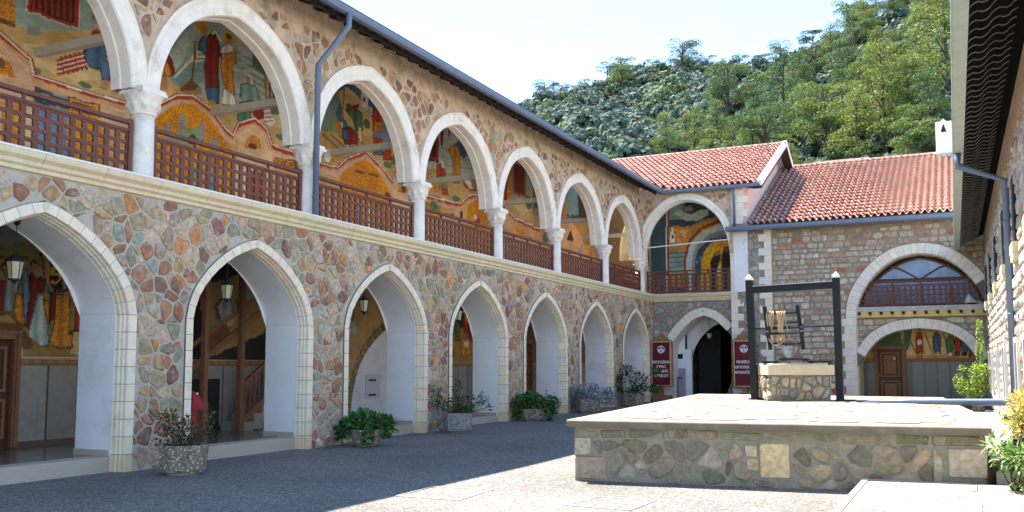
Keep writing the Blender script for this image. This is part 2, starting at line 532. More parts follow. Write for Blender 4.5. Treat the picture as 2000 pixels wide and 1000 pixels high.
def coursed(S, fn, u0, u1, v0, v1, h, w, rg, pal, mt, depth=(0.012, 0.04), joint=0.018, inside=None, facing=1.0, skip=None):
    """roughly squared stones laid in courses"""
    v = v0
    while v < v1-0.05:
        hh = min(h*rg.uniform(0.78, 1.22), v1-v)
        if v1-v-hh < 0.08: hh = v1-v
        u = u0-rg.uniform(0, w)*0.5
        while u < u1:
            ww = w*rg.choice([0.62, 0.8, 1.0, 1.0, 1.2, 1.5])*rg.uniform(0.9, 1.1)
            a, b = max(u, u0), min(u+ww, u1)
            u += ww
            if b-a < 0.07: continue
            p = ((a+b)/2, v+hh/2)
            if skip and rg.random() < skip(p): continue
            t, o = rg.uniform(0.0, 0.035), rg.uniform(-0.02, 0.02)
            j = joint*rg.uniform(0.6, 1.5); c = 0.30*min(b-a, hh)
            x0, x1, y0, y1 = a+j, b-j, v+j+o*0.5, v+hh-j+o*0.5-t*rg.random()
            r_ = lambda: rg.uniform(-0.012, 0.012)
            poly = []
            for cx_, cy_, k in ((x1, y0, 0), (x1, y1, 1), (x0, y1, 2), (x0, y0, 3)):
                q = c*rg.uniform(0.5, 1.2); sx = -1 if k in (0, 1) else 1; sy = 1 if k in (0, 3) else -1
                A = (cx_+sx*q+r_(), cy_+r_()); B = (cx_+r_(), cy_+sy*q+r_()); Cn = (cx_+sx*q*0.3, cy_+sy*q*0.3)
                poly += [A, Cn, B] if k in (0, 2) else [B, Cn, A]
            if inside:
                if inside(*p): continue
                poly = [pull(p, q, inside) if inside(*q) else q for q in poly]
            ar = area(poly)
            if ar < 0.003: continue
            mb = stone_mb(poly, fn, rg.uniform(*depth), rg, pick(pal, rg), bev=0.13)
            S.add(mb, weight(fn(p[0], p[1], 0), ar)*facing, mt)
        v += hh

# ---------------------------------------------------------------- arches
def resample(pts, step):
    """even resampling of a polyline after smoothing through a Catmull-Rom spline"""
    P = [Vector((a, b)) for a, b in pts]
    dense = []
    for i in range(len(P)-1):
        p0 = P[i-1] if i > 0 else P[i]*2-P[i+1]
        p1, p2 = P[i], P[i+1]
        p3 = P[i+2] if i+2 < len(P) else P[i+1]*2-P[i]
        for k in range(12):
            t = k/12
            dense.append(0.5*((2*p1)+(p2-p0)*t+(2*p0-5*p1+4*p2-p3)*t*t+(3*p1-p0-3*p2+p3)*t**3))
    dense.append(P[-1])
    L = [0.0]
    for i in range(1, len(dense)): L.append(L[-1]+(dense[i]-dense[i-1]).length)
    n = max(1, int(round(L[-1]/step))); out = []
    j = 0
    for k in range(n+1):
        d = L[-1]*k/n
        while j < len(L)-2 and L[j+1] < d: j += 1
        t = (d-L[j])/max(1e-9, L[j+1]-L[j])
        out.append(dense[j].lerp(dense[j+1], min(1, max(0, t))))
    return out

class Arch:
    """c centre, spring height, half = [(u,w)...] from springing to apex (outer line), foot z"""
    def __init__(s, c, spring, half, z0, step=0.24, sx=1.0):
        s.c, s.spring, s.z0 = c, spring, z0
        s.half = [(u*sx, w) for u, w in half]
        h = resample(s.half, step)
        s.hp = h
        right = [(c+p.x, spring+p.y) for p in h]
        left = [(c-p.x, spring+p.y) for p in reversed(h)][1:]
        s.arc = right+left                       # right foot -> apex -> left foot
        fine = resample(s.half, 0.05)
        s.fu = [p.x for p in fine][::-1]; s.fw = [p.y for p in fine][::-1]
        s.a = s.half[0][0]
    def top(s, u, grow=0.0):
        x = abs(u-s.c)/max(1e-6, (s.a+grow)/s.a)
        if x >= s.a: return None
        return s.spring+float(np.interp(x, s.fu, s.fw))+grow
    def inside(s, u, z, grow=0.0):
        x = abs(u-s.c)
        if x > s.a+grow: return False
        if z <= s.spring: return z >= s.z0
        t = s.top(u, grow)
        return t is not None and z < t
    def normals(s, line):
        out = []
        for i in range(len(line)):
            a = line[max(0, i-1)]; b = line[min(len(line)-1, i+1)]
            dx, dz = b[0]-a[0], b[1]-a[1]; l = math.hypot(dx, dz) or 1
            out.append((-dz/l, dx/l))            # towards the opening for right->left travel
        return out

def offset_line(line, d):
    n = []
    for i in range(len(line)):
        a = line[max(0, i-1)]; b = line[min(len(line)-1, i+1)]
        dx, dz = b[0]-a[0], b[1]-a[1]; l = math.hypot(dx, dz) or 1
        n.append((line[i][0]-dz/l*d, line[i][1]+dx/l*d))
    return n

def wall_sheet(mb, fn, u0, u1, z0, z1, arches, d=0.0, col=None, grow=-0.01):
    """wall face with arched openings, as quads"""
    us = {u0, u1}
    for a in arches:
        for p in a.arc:
            if u0 < p[0] < u1: us.add(p[0])
        for e in (a.c-a.a, a.c+a.a, a.c):
            if u0 < e < u1: us.add(e)
    us = sorted(us)
    for a, b in zip(us, us[1:]):
        if b-a < 1e-5: continue
        m = (a+b)/2; ar = [x for x in arches if abs(m-x.c) < x.a]
        if not ar:
            mb.face([fn(a, z0, d), fn(b, z0, d), fn(b, z1, d), fn(a, z1, d)], col)
        else:
            x = ar[0]
            e = 1e-4
            ta = x.top(a if abs(a-x.c) < x.a-e else x.c+math.copysign(x.a-e, a-x.c)) + grow
            tb = x.top(b if abs(b-x.c) < x.a-e else x.c+math.copysign(x.a-e, b-x.c)) + grow
            mb.face([fn(a, ta, d), fn(b, tb, d), fn(b, z1, d), fn(a, z1, d)], col)
            if x.z0 > z0+1e-3:
                mb.face([fn(a, z0, d), fn(b, z0, d), fn(b, x.z0, d), fn(a, x.z0, d)], col)

def surround(arch, fn, prof, parent, base_z, block=0.27, name='arch_surround', jamb=True, colf=None, rg=rnd,
             clipu=None, mt=None, gap=0.0045, core=True):
    """moulded arch made of separate blocks. prof = [(inward, depth)...] open profile"""
    line = list(arch.arc)
    nj = 0
    if jamb:
        h = arch.spring-base_z; nj = max(1, int(round(h/block)))
        rj = [(arch.c+arch.a, base_z+h*k/nj) for k in range(nj)]
        lj = [(arch.c-arch.a, base_z+h*k/nj) for k in range(nj)][::-1]
        line = rj+line+lj
    P = len(prof)
    rings = [offset_line(line, d) for d, _ in prof]
    # at the springing keep the jamb edge vertical
    if jamb:
        for r, (d, _) in zip(rings, prof):
            for k in range(nj+1):
                r[k] = (arch.c+arch.a-d, line[k][1]); r[-1-k] = (arch.c-arch.a+d, line[-1-k][1])
    mid = len(line)//2
    for r, (d, _) in zip(rings, prof):               # apex mitre
        r[mid] = (arch.c, (r[mid-1][1]+r[mid+1][1])/2+abs(line[mid][1]-(line[mid-1][1]+line[mid+1][1])/2)*0.6)
    core_r = [offset_line(r, -0.006) for r in rings]
    jm = MB()
    for k in range(len(line)-1):
        for q in range(P-1):
            a, b = core_r[q], core_r[q+1]
            jm.face([fn(a[k][0], a[k][1], prof[q][1]-0.006), fn(a[k+1][0], a[k+1][1], prof[q][1]-0.006),
                     fn(b[k+1][0], b[k+1][1], prof[q+1][1]-0.006), fn(b[k][0], b[k][1], prof[q+1][1]-0.006)])
    root = jm.build(name, M['joint'], parent)
    for k in range(len(line)-1):
        if clipu and not (clipu[0] < (line[k][0]+line[k+1][0])/2 < clipu[1]): continue
        seg = math.hypot(line[k+1][0]-line[k][0], line[k+1][1]-line[k][1])
        t = gap/seg
        b_ = MB(); col = colf(rg)
        if jamb and k in (0, len(line)-2): col = (col[0]*0.80, col[1]*0.72, col[2]*0.56)
        elif jamb and k in (1, len(line)-3): col = (col[0]*0.93, col[1]*0.90, col[2]*0.82)
        A = []; B = []
        for q in range(P):
            a0 = rings[q][k]; a1 = rings[q][k+1]
            A.append((a0[0]+(a1[0]-a0[0])*t, a0[1]+(a1[1]-a0[1])*t, prof[q][1]))
            B.append((a1[0]+(a0[0]-a1[0])*t, a1[1]+(a0[1]-a1[1])*t, prof[q][1]))
        for s_ in (A, B): b_.v += [tuple(fn(*p)) for p in s_]
        for q in range(P-1): b_.f.append((q, q+1, P+q+1, P+q))
        b_.f.append(tuple(range(P-1, -1, -1))); b_.f.append(tuple(range(P, 2*P)))
        b_.c = [col]*len(b_.v)
        b_.build('voussoir', mt or M['lime'], root)
    return root

def reveal(mb, arch, fn, inset, d0, d1, base_z, col=None, fine=0.08):
    """inner surface of an opening from depth d0 to d1"""
    h = resample(arch.half, fine)
    right = [(arch.c+p.x, arch.spring+p.y) for p in h]
    line = [(arch.c+arch.a, base_z)]+right+[(arch.c-p.x, arch.spring+p.y) for p in reversed(h)][1:]+[(arch.c-arch.a, base_z)]
    o = offset_line(line, inset)
    o[0] = (arch.c+arch.a-inset, base_z); o[-1] = (arch.c-arch.a+inset, base_z)
    m = len(o)//2
    o[m] = (arch.c, o[m-1][1]+0.02)
    for k in range(len(o)-1):
        mb.face([fn(o[k][0], o[k][1], d0), fn(o[k+1][0], o[k+1][1], d0), fn(o[k+1][0], o[k+1][1], d1), fn(o[k][0], o[k][1], d1)], col)
    return o
# ================================================================ GROUND
def gz(y): return 0.0 if y < 14 else min(0.2, 0.0085*(y-14))
mb = MB()
ys = [-300, -60, -10, 4, 14, 20, 26, 32, 37.6, 46, 60, 300, 900]
for a, b in zip(ys, ys[1:]):
    for xa, xb in ((-900, -60), (-60, 0), (0, 13), (13, 70), (70, 900)):
        mb.face([(xa, a, gz(a)), (xb, a, gz(a)), (xb, b, gz(b)), (xa, b, gz(b))])
tag(mb.build('ground', M['ground']), kind='structure', label='pebble paved courtyard ground')

# ================================================================ LEFT WING
LW = thing('arcaded_wing', (-1.5, 22, 0), 'long two storey stone wing with seven lower arches and painted upper gallery', 'building')
fL = lambda u, v, d: (d, u, v)
XU = -0.30
fU = lambda u, v, d: (XU+d, u, v)
LOW = [(1.68, 0), (1.60, 0.33), (1.40, 0.66), (1.06, 1.00), (0.57, 1.32), (0, 1.55)]
low = [Arch(13.24+4.395*(k-1), 2.41, LOW, 0.0) for k in range(7)]
UPI = [(1.84, 0), (1.82, 0.27), (1.74, 0.60), (1.54, 1.03), (1.24, 1.42), (0.87, 1.69), (0.43, 1.87), (0, 1.98)]
colY = [6.55, 10.82, 15.08, 19.34, 23.64, 27.92, 32.50, 36.98]
ZC = 6.09
up = []
for a, b in zip(colY, colY[1:]):
    up.append(Arch((a+b)/2, ZC, UPI, ZC, sx=(b-a)/2/2.135, step=0.3))
Y0, Y1 = 4.5, 37.5
ZT = 9.16
m = MB()
wall_sheet(m, fL, Y0, Y1, 0, 4.32, low)
m.face([(0, Y0, 4.32), (0, Y1, 4.32), (XU-0.3, Y1, 4.32), (XU-0.3, Y0, 4.32)])
m.build('wall', M['mortar'], LW)
m = MB()
wall_sheet(m, fU, Y0, 37.2, ZC+0.05, ZT, up, grow=0.3)
m.build('upper_wall', M['mortar_warm'], LW)
m = MB()                                   # plaster faces of the wall inside the arcade and gallery
inn = [Arch(a.c, 2.41, [(u-0.20*(u/1.68), w-0.20) if i else (u-0.20, w) for i, (u, w) in enumerate(LOW)], 0.0) for a in low]
wall_sheet(m, fL, Y0, 37.2, 0.25, 4.25, inn, d=-1.0)

for a in low:
    reveal(m, a, fL, 0.20, -0.20, -1.0, 0.0)
m.build('plaster_reveal', M['plaster'], LW)

PAL = [(3.5, (0.39, 0.19, 0.115)), (3, (0.48, 0.32, 0.17)), (2.6, (0.33, 0.305, 0.21)), (2, (0.28, 0.15, 0.11)),
       (4.5, (0.52, 0.39, 0.27)), (1.1, (0.30, 0.315, 0.26)), (1.2, (0.56, 0.27, 0.11)), (3, (0.41, 0.31, 0.20)), (2, (0.49, 0.42, 0.32))]
PALU = [(4, (0.40, 0.20, 0.11)), (3, (0.44, 0.28, 0.14)), (3, (0.25, 0.13, 0.095)), (2, (0.46, 0.38, 0.27)), (1, (0.36, 0.34, 0.26))]
ST = Stones()
rg = random.Random(11)
def in_low(u, z):
    for a in low:
        if a.inside(u, z, 0.012): return True
    return False
rubble(ST, fL, Y0, 37.47, 0.0, 4.30, 0.235, 0.185, 0.50, rg, PAL, M['stone'], inside=in_low, joint=0.016, skip=0.0,
       depth=(0.010, 0.034), wob=0.012, keep=0.15)
def in_up(u, z):
    for a in up:
        if a.inside(u, z, 0.33): return True
    return z < ZC+0.3 and min(abs(u-c) for c in colY) > 0.5
rubble(ST, fU, Y0, 37.2, ZC+0.3, 8.6, 0.25, 0.19, 0.46, rg, PALU, M['stone'], inside=in_up, joint=0.034, depth=(0.008, 0.028),
       skip=lambda p: 0.02+0.5*max(0, min(1, (p[1]-8.1)/0.5)), facing=0.7, keep=0.16)
ST.flush(LW)

limec = lambda g: tuple(x*g.uniform(0.93, 1.04) for x in (0.88, 0.765, 0.59))
PR = [(0, -0.03), (0, 0.035), (0.15, 0.035), (0.158, 0.02), (0.158, -0.035), (0.174, -0.05), (0.178, -0.10), (0.194, -0.12), (0.198, -0.19), (0.208, -0.205)]
for k, a in enumerate(low):
    r = surround(a, fL, PR, LW, gz(a.c), block=0.27, rg=rg, colf=limec)
    b = MB()                                # round boss on the keystone
    cz = a.spring+1.55-0.10
    ring = [(a.c+0.055*math.cos(t*math.pi/5), cz+0.055*math.sin(t*math.pi/5)) for t in range(10)]
    b.prism(ring, fL, 0.03, 0.05, col=(0.66, 0.60, 0.48)); b.build('boss', M['lime'], r)
# threshold steps, skirting, floor
for a in low:
    b = MB(); b.box(-0.55, -0.215, a.c-1.47, a.c+1.47, 0, 0.235)
    b.build('threshold_step', M['step'], LW)
    for sgn in (-1, 1):
        b = MB()
        y = a.c+sgn*1.472
        b.box(-1.0, -0.24, min(y, y-sgn*0.02), max(y, y-sgn*0.02), 0.238, 0.33)
        b.build('skirting', M['step'], LW)
b = MB(); b.box(-3.1, -0.552, Y0, 40.5, 0.0, 0.238); b.build('arcade_floor', M['floor'], LW)
b = MB(); b.box(-3.1, -0.32, Y0, 40.5, 4.25, 4.30); b.box(-3.1, XU-0.25, Y0, 40.5, 4.32, 4.62); b.build('gallery_floor', M['plaster'], LW)
b = MB(); b.box(-3.2, -3.0, Y0, 40.6, 0.0, 4.25)
b.box(-3.2, -2.9, Y0, 40.4, 4.63, 10.0); b.box(-2.9, 0.0, Y0-0.15, Y0, 0, 9.4)
b.build('inner_wall', M['ochre'], LW)
# cornice between the storeys
prof = [(0.0, 4.30), (0.05, 4.31), (0.055, 4.36), (0.10, 4.39), (0.11, 4.44), (0.17, 4.49), (0.18, 4.53), (0.18, 4.57), (-0.58, 4.575)]
def run_profile(mb, prof, path, col=None):
    """profile (out, z) swept along a path of (x, y, nx, ny) corner stations"""
    for (xa, ya, nxa, nya), (xb, yb, nxb, nyb) in zip(path, path[1:]):
        for (o1, z1), (o2, z2) in zip(prof, prof[1:]):
            mb.face([(xa+nxa*o1, ya+nya*o1, z1), (xb+nxb*o1, yb+nyb*o1, z1), (xb+nxb*o2, yb+nyb*o2, z2), (xa+nxa*o2, ya+nya*o2, z2)], col)
y = Y0; k = 0
while y < 37.45:
    e = min(y+1.05, 37.5)
    b = MB(); col = tuple(v*rg.uniform(0.95, 1.04) for v in (0.72, 0.63, 0.42))
    last = e > 37.45
    run_profile(b, prof[:-1], [(0, y+0.003, 1, 0), (0, e-(0 if last else 0.003), 1, -1 if last else 0)], col)
    b.build('cornice_block', M['lime'], LW); y = e
b = MB(); b.box(-0.62, 0.19, Y0, 37.3, 4.571, 4.60); b.build('ledge', M['white'], LW)
# columns with carved capitals
def column(parent, x, y, zb=4.60, zc=5.72, zt=6.12):
    root = MB(); root.lathe(x, y, [(0.205, zb), (0.205, zb+0.02), (0.192, zb+0.05), (0.19, zb+0.5), (0.188, zb+0.503), (0.186, zb+0.51), (0.184, zc)], 20)
    o = root.build('column', M['column'], parent, True)
    b = MB()
    n = 32; prof = []
    for i in range(9):
        t = i/8; prof.append((0.19+0.105*t**1.4, zc+(zt-0.10-zc)*t))
    i0 = 0
    for q, (r, z) in enumerate(prof):
        for j in range(n):
            th = 2*math.pi*j/n
            sq = 1.0/max(abs(math.cos(th)), abs(math.sin(th)))
            rr = r*(1+(q/8)*0.30*(sq-1)*1.0)
            rr += 0.034*math.sin(8*th)*math.sin(math.pi*min(1, q/5))*(1 if q < 6 else 0.5)+0.02*math.sin(12*th+q*1.3)+0.03*math.exp(-((q-3)/1.2)**2)
            b.v.append((x+rr*math.cos(th), y+rr*math.sin(th), z))
    for q in range(len(prof)-1):
        for j in range(n):
            j2 = (j+1) % n; b.f.append((q*n+j, q*n+j2, (q+1)*n+j2, (q+1)*n+j))
    b.c = [b.col]*len(b.v)
    b.build('capital', M['column'], o, True)
    b = MB(); b.box(x-0.265, x+0.265, y-0.265, y+0.265, zt-0.10, zt-0.05); b.box(x-0.245, x+0.245, y-0.245, y+0.245, zt-0.05, zt)
    b.build('abacus', M['column'], o)
    b = MB(); b.lathe(x, y, [(0.19, zc-0.04), (0.215, zc-0.03), (0.215, zc-0.005), (0.195, zc)], 20); b.build('necking', M['column'], o, True)
    return o
for y in colY[:-1]: column(LW, XU-0.02, y)
column(LW, -0.40, 37.06)
# upper arches: smooth moulded ring, soffit
PU = [(-0.33, -0.02), (-0.33, 0.05), (-0.27, 0.06), (-0.22, 0.035), (-0.15, 0.03), (-0.10, 0.045), (-0.02, 0.04), (0.0, 0.01), (0.0, -0.20), (0.02, -0.22), (0.02, -0.42), (-0.1, -0.45), (-0.33, -0.45)]
def smooth_arch(a, fn, prof, parent, name='upper_arch', lim=None, mt=None, nm=0.06):
    h = resample(a.half, nm)
    line = [(a.c+p.x, a.spring+p.y) for p in h]+[(a.c-p.x, a.spring+p.y) for p in reversed(h)][1:]
    m_ = MB(); mid = len(line)//2
    rings = []
    for d, z in prof:
        o = offset_line(line, d)
        o[0] = (a.c+a.a-d, a.spring); o[-1] = (a.c-a.a+d, a.spring)
        o[mid] = (a.c, (o[mid-1][1]+o[mid+1][1])/2+(0.02 if d < 0 else 0.01))
        if lim:
            o = [(min(lim[1], max(lim[0], p[0])), p[1]) for p in o]
        rings.append(o)
    n = len(line)
    for q, (d, z) in enumerate(prof):
        for p in rings[q]: m_.v.append(tuple(fn(p[0], p[1], z)))
    for q in range(len(prof)-1):
        for k in range(n-1):
            m_.f.append((q*n+k, q*n+k+1, (q+1)*n+k+1, (q+1)*n+k))
    m_.c = [m_.col]*len(m_.v)
    return m_.build(name, mt or M['column'], parent)
for a, ya, yb in zip(up, colY, colY[1:]):
    smooth_arch(a, fU, PU, LW, lim=(ya+0.004, yb-0.004))
# tie beams
for y in colY[1:]:
    b = MB(); b.beam((XU-0.1, y-0.05, 7.12), (-2.92, y-0.05, 7.12), 0.13, 0.15); b.build('tie_beam', M['beam'], LW)

# railing panels: board pierced by rows of lobed holes
def lattice(mb, fn, u0, u1, z0, z1, nu, nv, t=0.035, col=None, clipf=None):
    su = (u1-u0)/nu; sv = (z1-z0)/nv
    hw, hh = su*0.30, sv*0.34
    pts = [(-1, -0.75), (-0.75, -1), (0.75, -1), (1, -0.75), (1, -0.2), (0.72, 0), (1, 0.2), (1, 0.75), (0.75, 1), (-0.75, 1), (-1, 0.75), (-1, 0.2), (-0.72, 0), (-1, -0.2)]
    edge = [(-1, -1), (-0.75, -1), (0.75, -1), (1, -1), (1, -0.2), (1, 0), (1, 0.2), (1, 1), (0.75, 1), (-0.75, 1), (-1, 1), (-1, 0.2), (-1, 0), (-1, -0.2)]
    for i in range(nu):
        for j in range(nv):
            cu, cv = u0+(i+0.5)*su, z0+(j+0.5)*sv
            if clipf and not clipf(cu, cv): continue
            n = len(pts)
            for k in range(n):
                k2 = (k+1) % n
                a, b_ = pts[k], pts[k2]; c, d = edge[k], edge[k2]
                A = (cu+a[0]*hw, cv+a[1]*hh); B = (cu+b_[0]*hw, cv+b_[1]*hh)
                Cc = (cu+c[0]*su/2, cv+c[1]*sv/2); D = (cu+d[0]*su/2, cv+d[1]*sv/2)
                mb.face([fn(*A, 0), fn(*B, 0), fn(*D, 0), fn(*Cc, 0)], col)
                mb.face([fn(*A, 0), fn(*A, -t), fn(*B, -t), fn(*B, 0)], col)
def railing(parent, fn, u0, u1, zb=4.66, nu=17, name='railing', top=5.52):
    h = MB(); h.beam(fn(u0, top, 0), fn(u1, top, 0), 0.09, 0.06)
    root = h.build(name, M['wood'], parent)
    b = MB(); b.beam(fn(u0, top-0.13, -0.01), fn(u1, top-0.13, -0.01), 0.055, 0.045)
    b.build('mid_rail', M['wood'], root)
    b = MB(); b.beam(fn(u0, zb, -0.01), fn(u1, zb, -0.01), 0.055, 0.05); b.build('bottom_rail', M['wood'], root)
    for k in (0, 4):
        u = u0+0.03+(u1-u0-0.06)*k/4
        b = MB(); b.beam(fn(u, zb-0.04, 0.012), fn(u, top+(0.06 if k in (0, 4) else -0.03), 0.012), 0.055, 0.06, up=(0.3, 0.95, 0)); b.build('post', M['wood'], root)
    for k in range(1, 4):
        u = u0+(u1-u0)*k/4; b = MB(); b.beam(fn(u, top-0.15, -0.01), fn(u, top-0.02, -0.01), 0.05, 0.04, up=(0.3, 0.95, 0)); b.build('stub', M['wood'], root)
    b = MB(); lattice(b, fn, u0+0.05, u1-0.05, zb+0.025, top-0.155, nu, 4); b.build('lattice', M['wood'], root)
    return root
fR = lambda u, v, d: (XU-0.02+d, u, v)
for a, b_ in zip(colY, colY[1:]):
    railing(LW, fR, a+0.22, b_-0.22, nu=18)

# roof, eaves, gutter
EZ = 8.72
sl = 0.467
b = MB()
b.face([(0.62, Y0, EZ+0.10), (0.62, 36.5, EZ+0.10), (-5.0, 36.5, EZ+0.10+5.62*sl), (-5.0, Y0, EZ+0.10+5.62*sl)])
b.face([(0.62, Y0, EZ+0.16), (0.62, 36.5, EZ+0.16), (-5.0, 36.5, EZ+0.16+5.62*sl), (-5.0, Y0, EZ+0.16+5.62*sl)])
b.face([(0.62, Y0, EZ+0.10), (0.62, 36.5, EZ+0.10), (0.62, 36.5, EZ+0.16), (0.62, Y0, EZ+0.16)])
b.face([(-5.0, Y0, EZ+2.7), (-10.2, Y0, EZ+0.2), (-10.2, 40.5, EZ+0.2), (-5.0, 40.5, EZ+2.7)])
b.build('roof', M['tile'], LW)
b = MB()                                   # scalloped dark soffit board with rafters
n = int((36.9-Y0)/0.10)
for k in range(n):
    ya = Y0+k*0.10; yb = ya+0.10
    dz = (0.045, 0.02, 0.0, 0.02)[k % 4]; dz2 = (0.045, 0.02, 0.0, 0.02)[(k+1) % 4]
    b.face([(0.60, ya, EZ-0.055+dz), (0.60, yb, EZ-0.055+dz2), (0.60, yb, EZ+0.1), (0.60, ya, EZ+0.1)])
    b.face([(0.42, ya, EZ-0.075+dz), (0.42, yb, EZ-0.075+dz2), (0.42, yb, EZ+0.16), (0.42, ya, EZ+0.16)])
b.face([(0.60, Y0, EZ+0.06), (0.60, 36.9, EZ+0.06), (XU, 36.9, EZ+0.45), (XU, Y0, EZ+0.45)])
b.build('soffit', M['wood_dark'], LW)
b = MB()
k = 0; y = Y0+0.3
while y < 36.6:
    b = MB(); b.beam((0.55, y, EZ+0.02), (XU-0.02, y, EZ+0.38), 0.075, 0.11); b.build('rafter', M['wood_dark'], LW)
    y += 0.52
def gutter_run(mb, path, w=0.16, h=0.13):
    """box gutter with lip; path of (x,y,nx,ny,z)"""
    pr = [(0.0, 0.0), (w*0.78, 0.0), (w, h*0.45), (w, h*0.92), (w+0.018, h*0.95), (w+0.018, h), (w-0.01, h), (w-0.02, h*0.4), (w*0.74, 0.02), (0.02, 0.02), (0.0, h*1.1)]
    for (xa, ya, nxa, nya, za), (xb, yb, nxb, nyb, zb) in zip(path, path[1:]):
        for (o1, z1), (o2, z2) in zip(pr, pr[1:]):
            mb.face([(xa+nxa*o1, ya+nya*o1, za+z1), (xb+nxb*o1, yb+nyb*o1, zb+z1), (xb+nxb*o2, yb+nyb*o2, zb+z2), (xa+nxa*o2, ya+nya*o2, za+z2)])
b = MB(); gutter_run(b, [(0.60, Y0, 1, 0, EZ-0.01), (0.60, 36.92, 1, -1, EZ-0.01)]); b.build('gutter', M['gutter'], LW)
b = MB(); b.tube([(0.70, 15.02, EZ), (0.70, 15.02, EZ-0.26), (-0.02, 14.98, EZ-0.98), (-0.03, 14.98, 4.60)], 0.062, 12)
for z in (7.2, 6.0, 5.0): b.lathe(-0.03, 14.98, [(0.070, z), (0.070, z+0.03)], 12)
b.build('downpipe', M['gutter'], LW, True)
# small wire hooks under the eave
y = Y0+1.0
while y < 36.8:
    b = MB(); z = EZ-0.02
    b.tube([(0.30, y, z+0.1), (0.30, y+0.01, z-0.05), (0.30, y+0.03, z-0.17), (0.31, y+0.07, z-0.19), (0.31, y+0.10, z-0.12)], 0.008, 4)
    b.tube([(0.30, y+0.03, z-0.12), (0.33, y-0.03, z-0.17)], 0.008, 4)
    b.build('hook', M['hook'], LW); y += 0.52

# ---------------- lower arcade interior
b = MB(); b.box(-3.0, -2.965, Y0, 40.4, 1.64, 1.76, col=(0.32, 0.16, 0.06)); b.box(-2.966, -2.95, Y0, 40.4, 1.735, 1.76, col=(0.55, 0.42, 0.2))
for k in range(150):
    y = Y0+0.3+k*0.24
    b.box(-2.964, -2.958, y, y+0.13, 1.67, 1.715, col=(0.45, 0.26, 0.09))
b.build('dado_band', M['paint'], LW)
rgp = random.Random(5)
y = Y0
while y < 31:
    w = 0.62; g = rgp.uniform(0.85, 1.1)
    if not (14.2 < y < 15.0) and not (16.9 < y < 23.4) and not (8.9 < y < 10.4):
        b = MB(); b.box(-3.0, -2.97, y+0.02, y+w-0.02, 0.33, 1.63, col=(0.30*g, 0.275*g, 0.235*g)); b.build('wainscot_panel', M['marble'], LW)
    y += w
b = MB(); b.box(-3.0, -2.985, Y0, 40.4, 0.24, 1.64, col=(0.10, 0.06, 0.05)); b.build('wainscot_backing', M['marble'], LW)
def panel_door(parent, fn, u0, u1, z0, z1, mt, name='door', fw=0.13):
    """framed panelled door on a wall; fn(u, z, d)"""
    fr = MB()
    for (a, b2, c, d) in ((u0, u0+fw, z0, z1), (u1-fw, u1, z0, z1), (u0+fw, u1-fw, z1-fw, z1)):
        fr.prism([(a, c), (b2, c), (b2, d), (a, d)], fn, 0.0, 0.11)
        i = 0.04
        fr.prism([(a+i, c), (b2-i, c), (b2-i, d-i if d == z1 else d), (a+i, d-i if d == z1 else d)], fn, 0.11, 0.14)
    root = fr.build(name, mt, parent)
    b = MB(); b.prism([(u0+fw, z0), (u1-fw, z0), (u1-fw, z1-fw), (u0+fw, z1-fw)], fn, 0.0, 0.035); b.build('door_leaf', M['door'], root)
    a, c = u0+fw+0.1, u1-fw-0.1
    for (za, zb) in ((z0+0.15, z0+(z1-z0)*0.42), (z0+(z1-z0)*0.48, z1-fw-0.12)):
        b = MB()
        for (p, q, r, s) in ((a, a+0.05, za, zb), (c-0.05, c, za, zb), (a+0.05, c-0.05, za, za+0.05), (a+0.05, c-0.05, zb-0.05, zb)):
            b.prism([(p, r), (q, r), (q, s), (p, s)], fn, 0.035, 0.065)
        b.prism([(a+0.12, za+0.12), (c-0.12, za+0.12), (c-0.12, zb-0.12), (a+0.12, zb-0.12)], fn, 0.035, 0.055)
        b.build('door_panel', mt, root)
    b = MB(); h = fn(u0+fw+0.05, (z0+z1)/2, 0.07); b.lathe(h[0], h[1], [(0.02, h[2]-0.02), (0.03, h[2]), (0.02, h[2]+0.02)], 8)
    b.build('door_handle', M['gilt'], root)
    return root
fI = lambda u, v, d: (-2.962+d, u, v)
panel_door(LW, fI, 9.25, 10.70, 0.25, 2.20, M['wood_old'])
panel_door(LW, fI, 29.9, 31.7, 0.25, 2.6, M['wood_old'])
panel_door(LW, fI, 13.55, 14.3, 0.25, 2.3, M['wood_old'])
# bay two: wooden stair
for (x, y) in ((-2.35, 15.52), (-2.35, 14.45)):
    b = MB(); b.box(x-0.07, x+0.07, y-0.07, y+0.07, 0.24, 0.9); b.box(x-0.055, x+0.055, y-0.055, y+0.055, 0.9, 2.75)
    b.box(x-0.085, x+0.085, y-0.085, y+0.085, 2.75, 2.95); b.box(x-0.11, x+0.11, y-0.11, y+0.11, 2.95, 3.05); b.box(x-0.06, x+0.06, y-0.06, y+0.06, 3.05, 4.25)
    b.build('timber_post', M['wood_old'], LW)
SR = MB(); SR.beam((-2.35, 15.6, 1.25), (-2.35, 19.6, 3.75), 0.07, 0.07)
st = SR.build('stair', M['wood_old'], LW)
for k in range(14):
    y = 15.62+k*0.29; z = 0.24+k*0.18
    b = MB(); b.box(-2.95, -2.30, y, y+0.29, max(0.24, z-0.16), z+0.15, col=(0.42, 0.37, 0.28)); b.box(-2.95, -2.27, y-0.03, y+0.29, z+0.15, z+0.185, col=(0.46, 0.4, 0.3))
    b.build('stair_step', M['lime'], st)
    for q in (0.06, 0.20):
        b = MB(); zz = z+0.185; t = 1.25+(y+q-15.6)*0.625
        b.lathe(-2.35, y+q, [(0.022, zz), (0.03, zz+0.15), (0.016, zz+0.3), (0.028, zz+0.5), (0.018, t)], 6); b.build('baluster', M['wood_old'], st)
b = MB(); b.beam((-2.35, 15.55, 0.42), (-2.35, 19.6, 2.95), 0.06, 0.14); b.build('stringer', M['wood_old'], st)
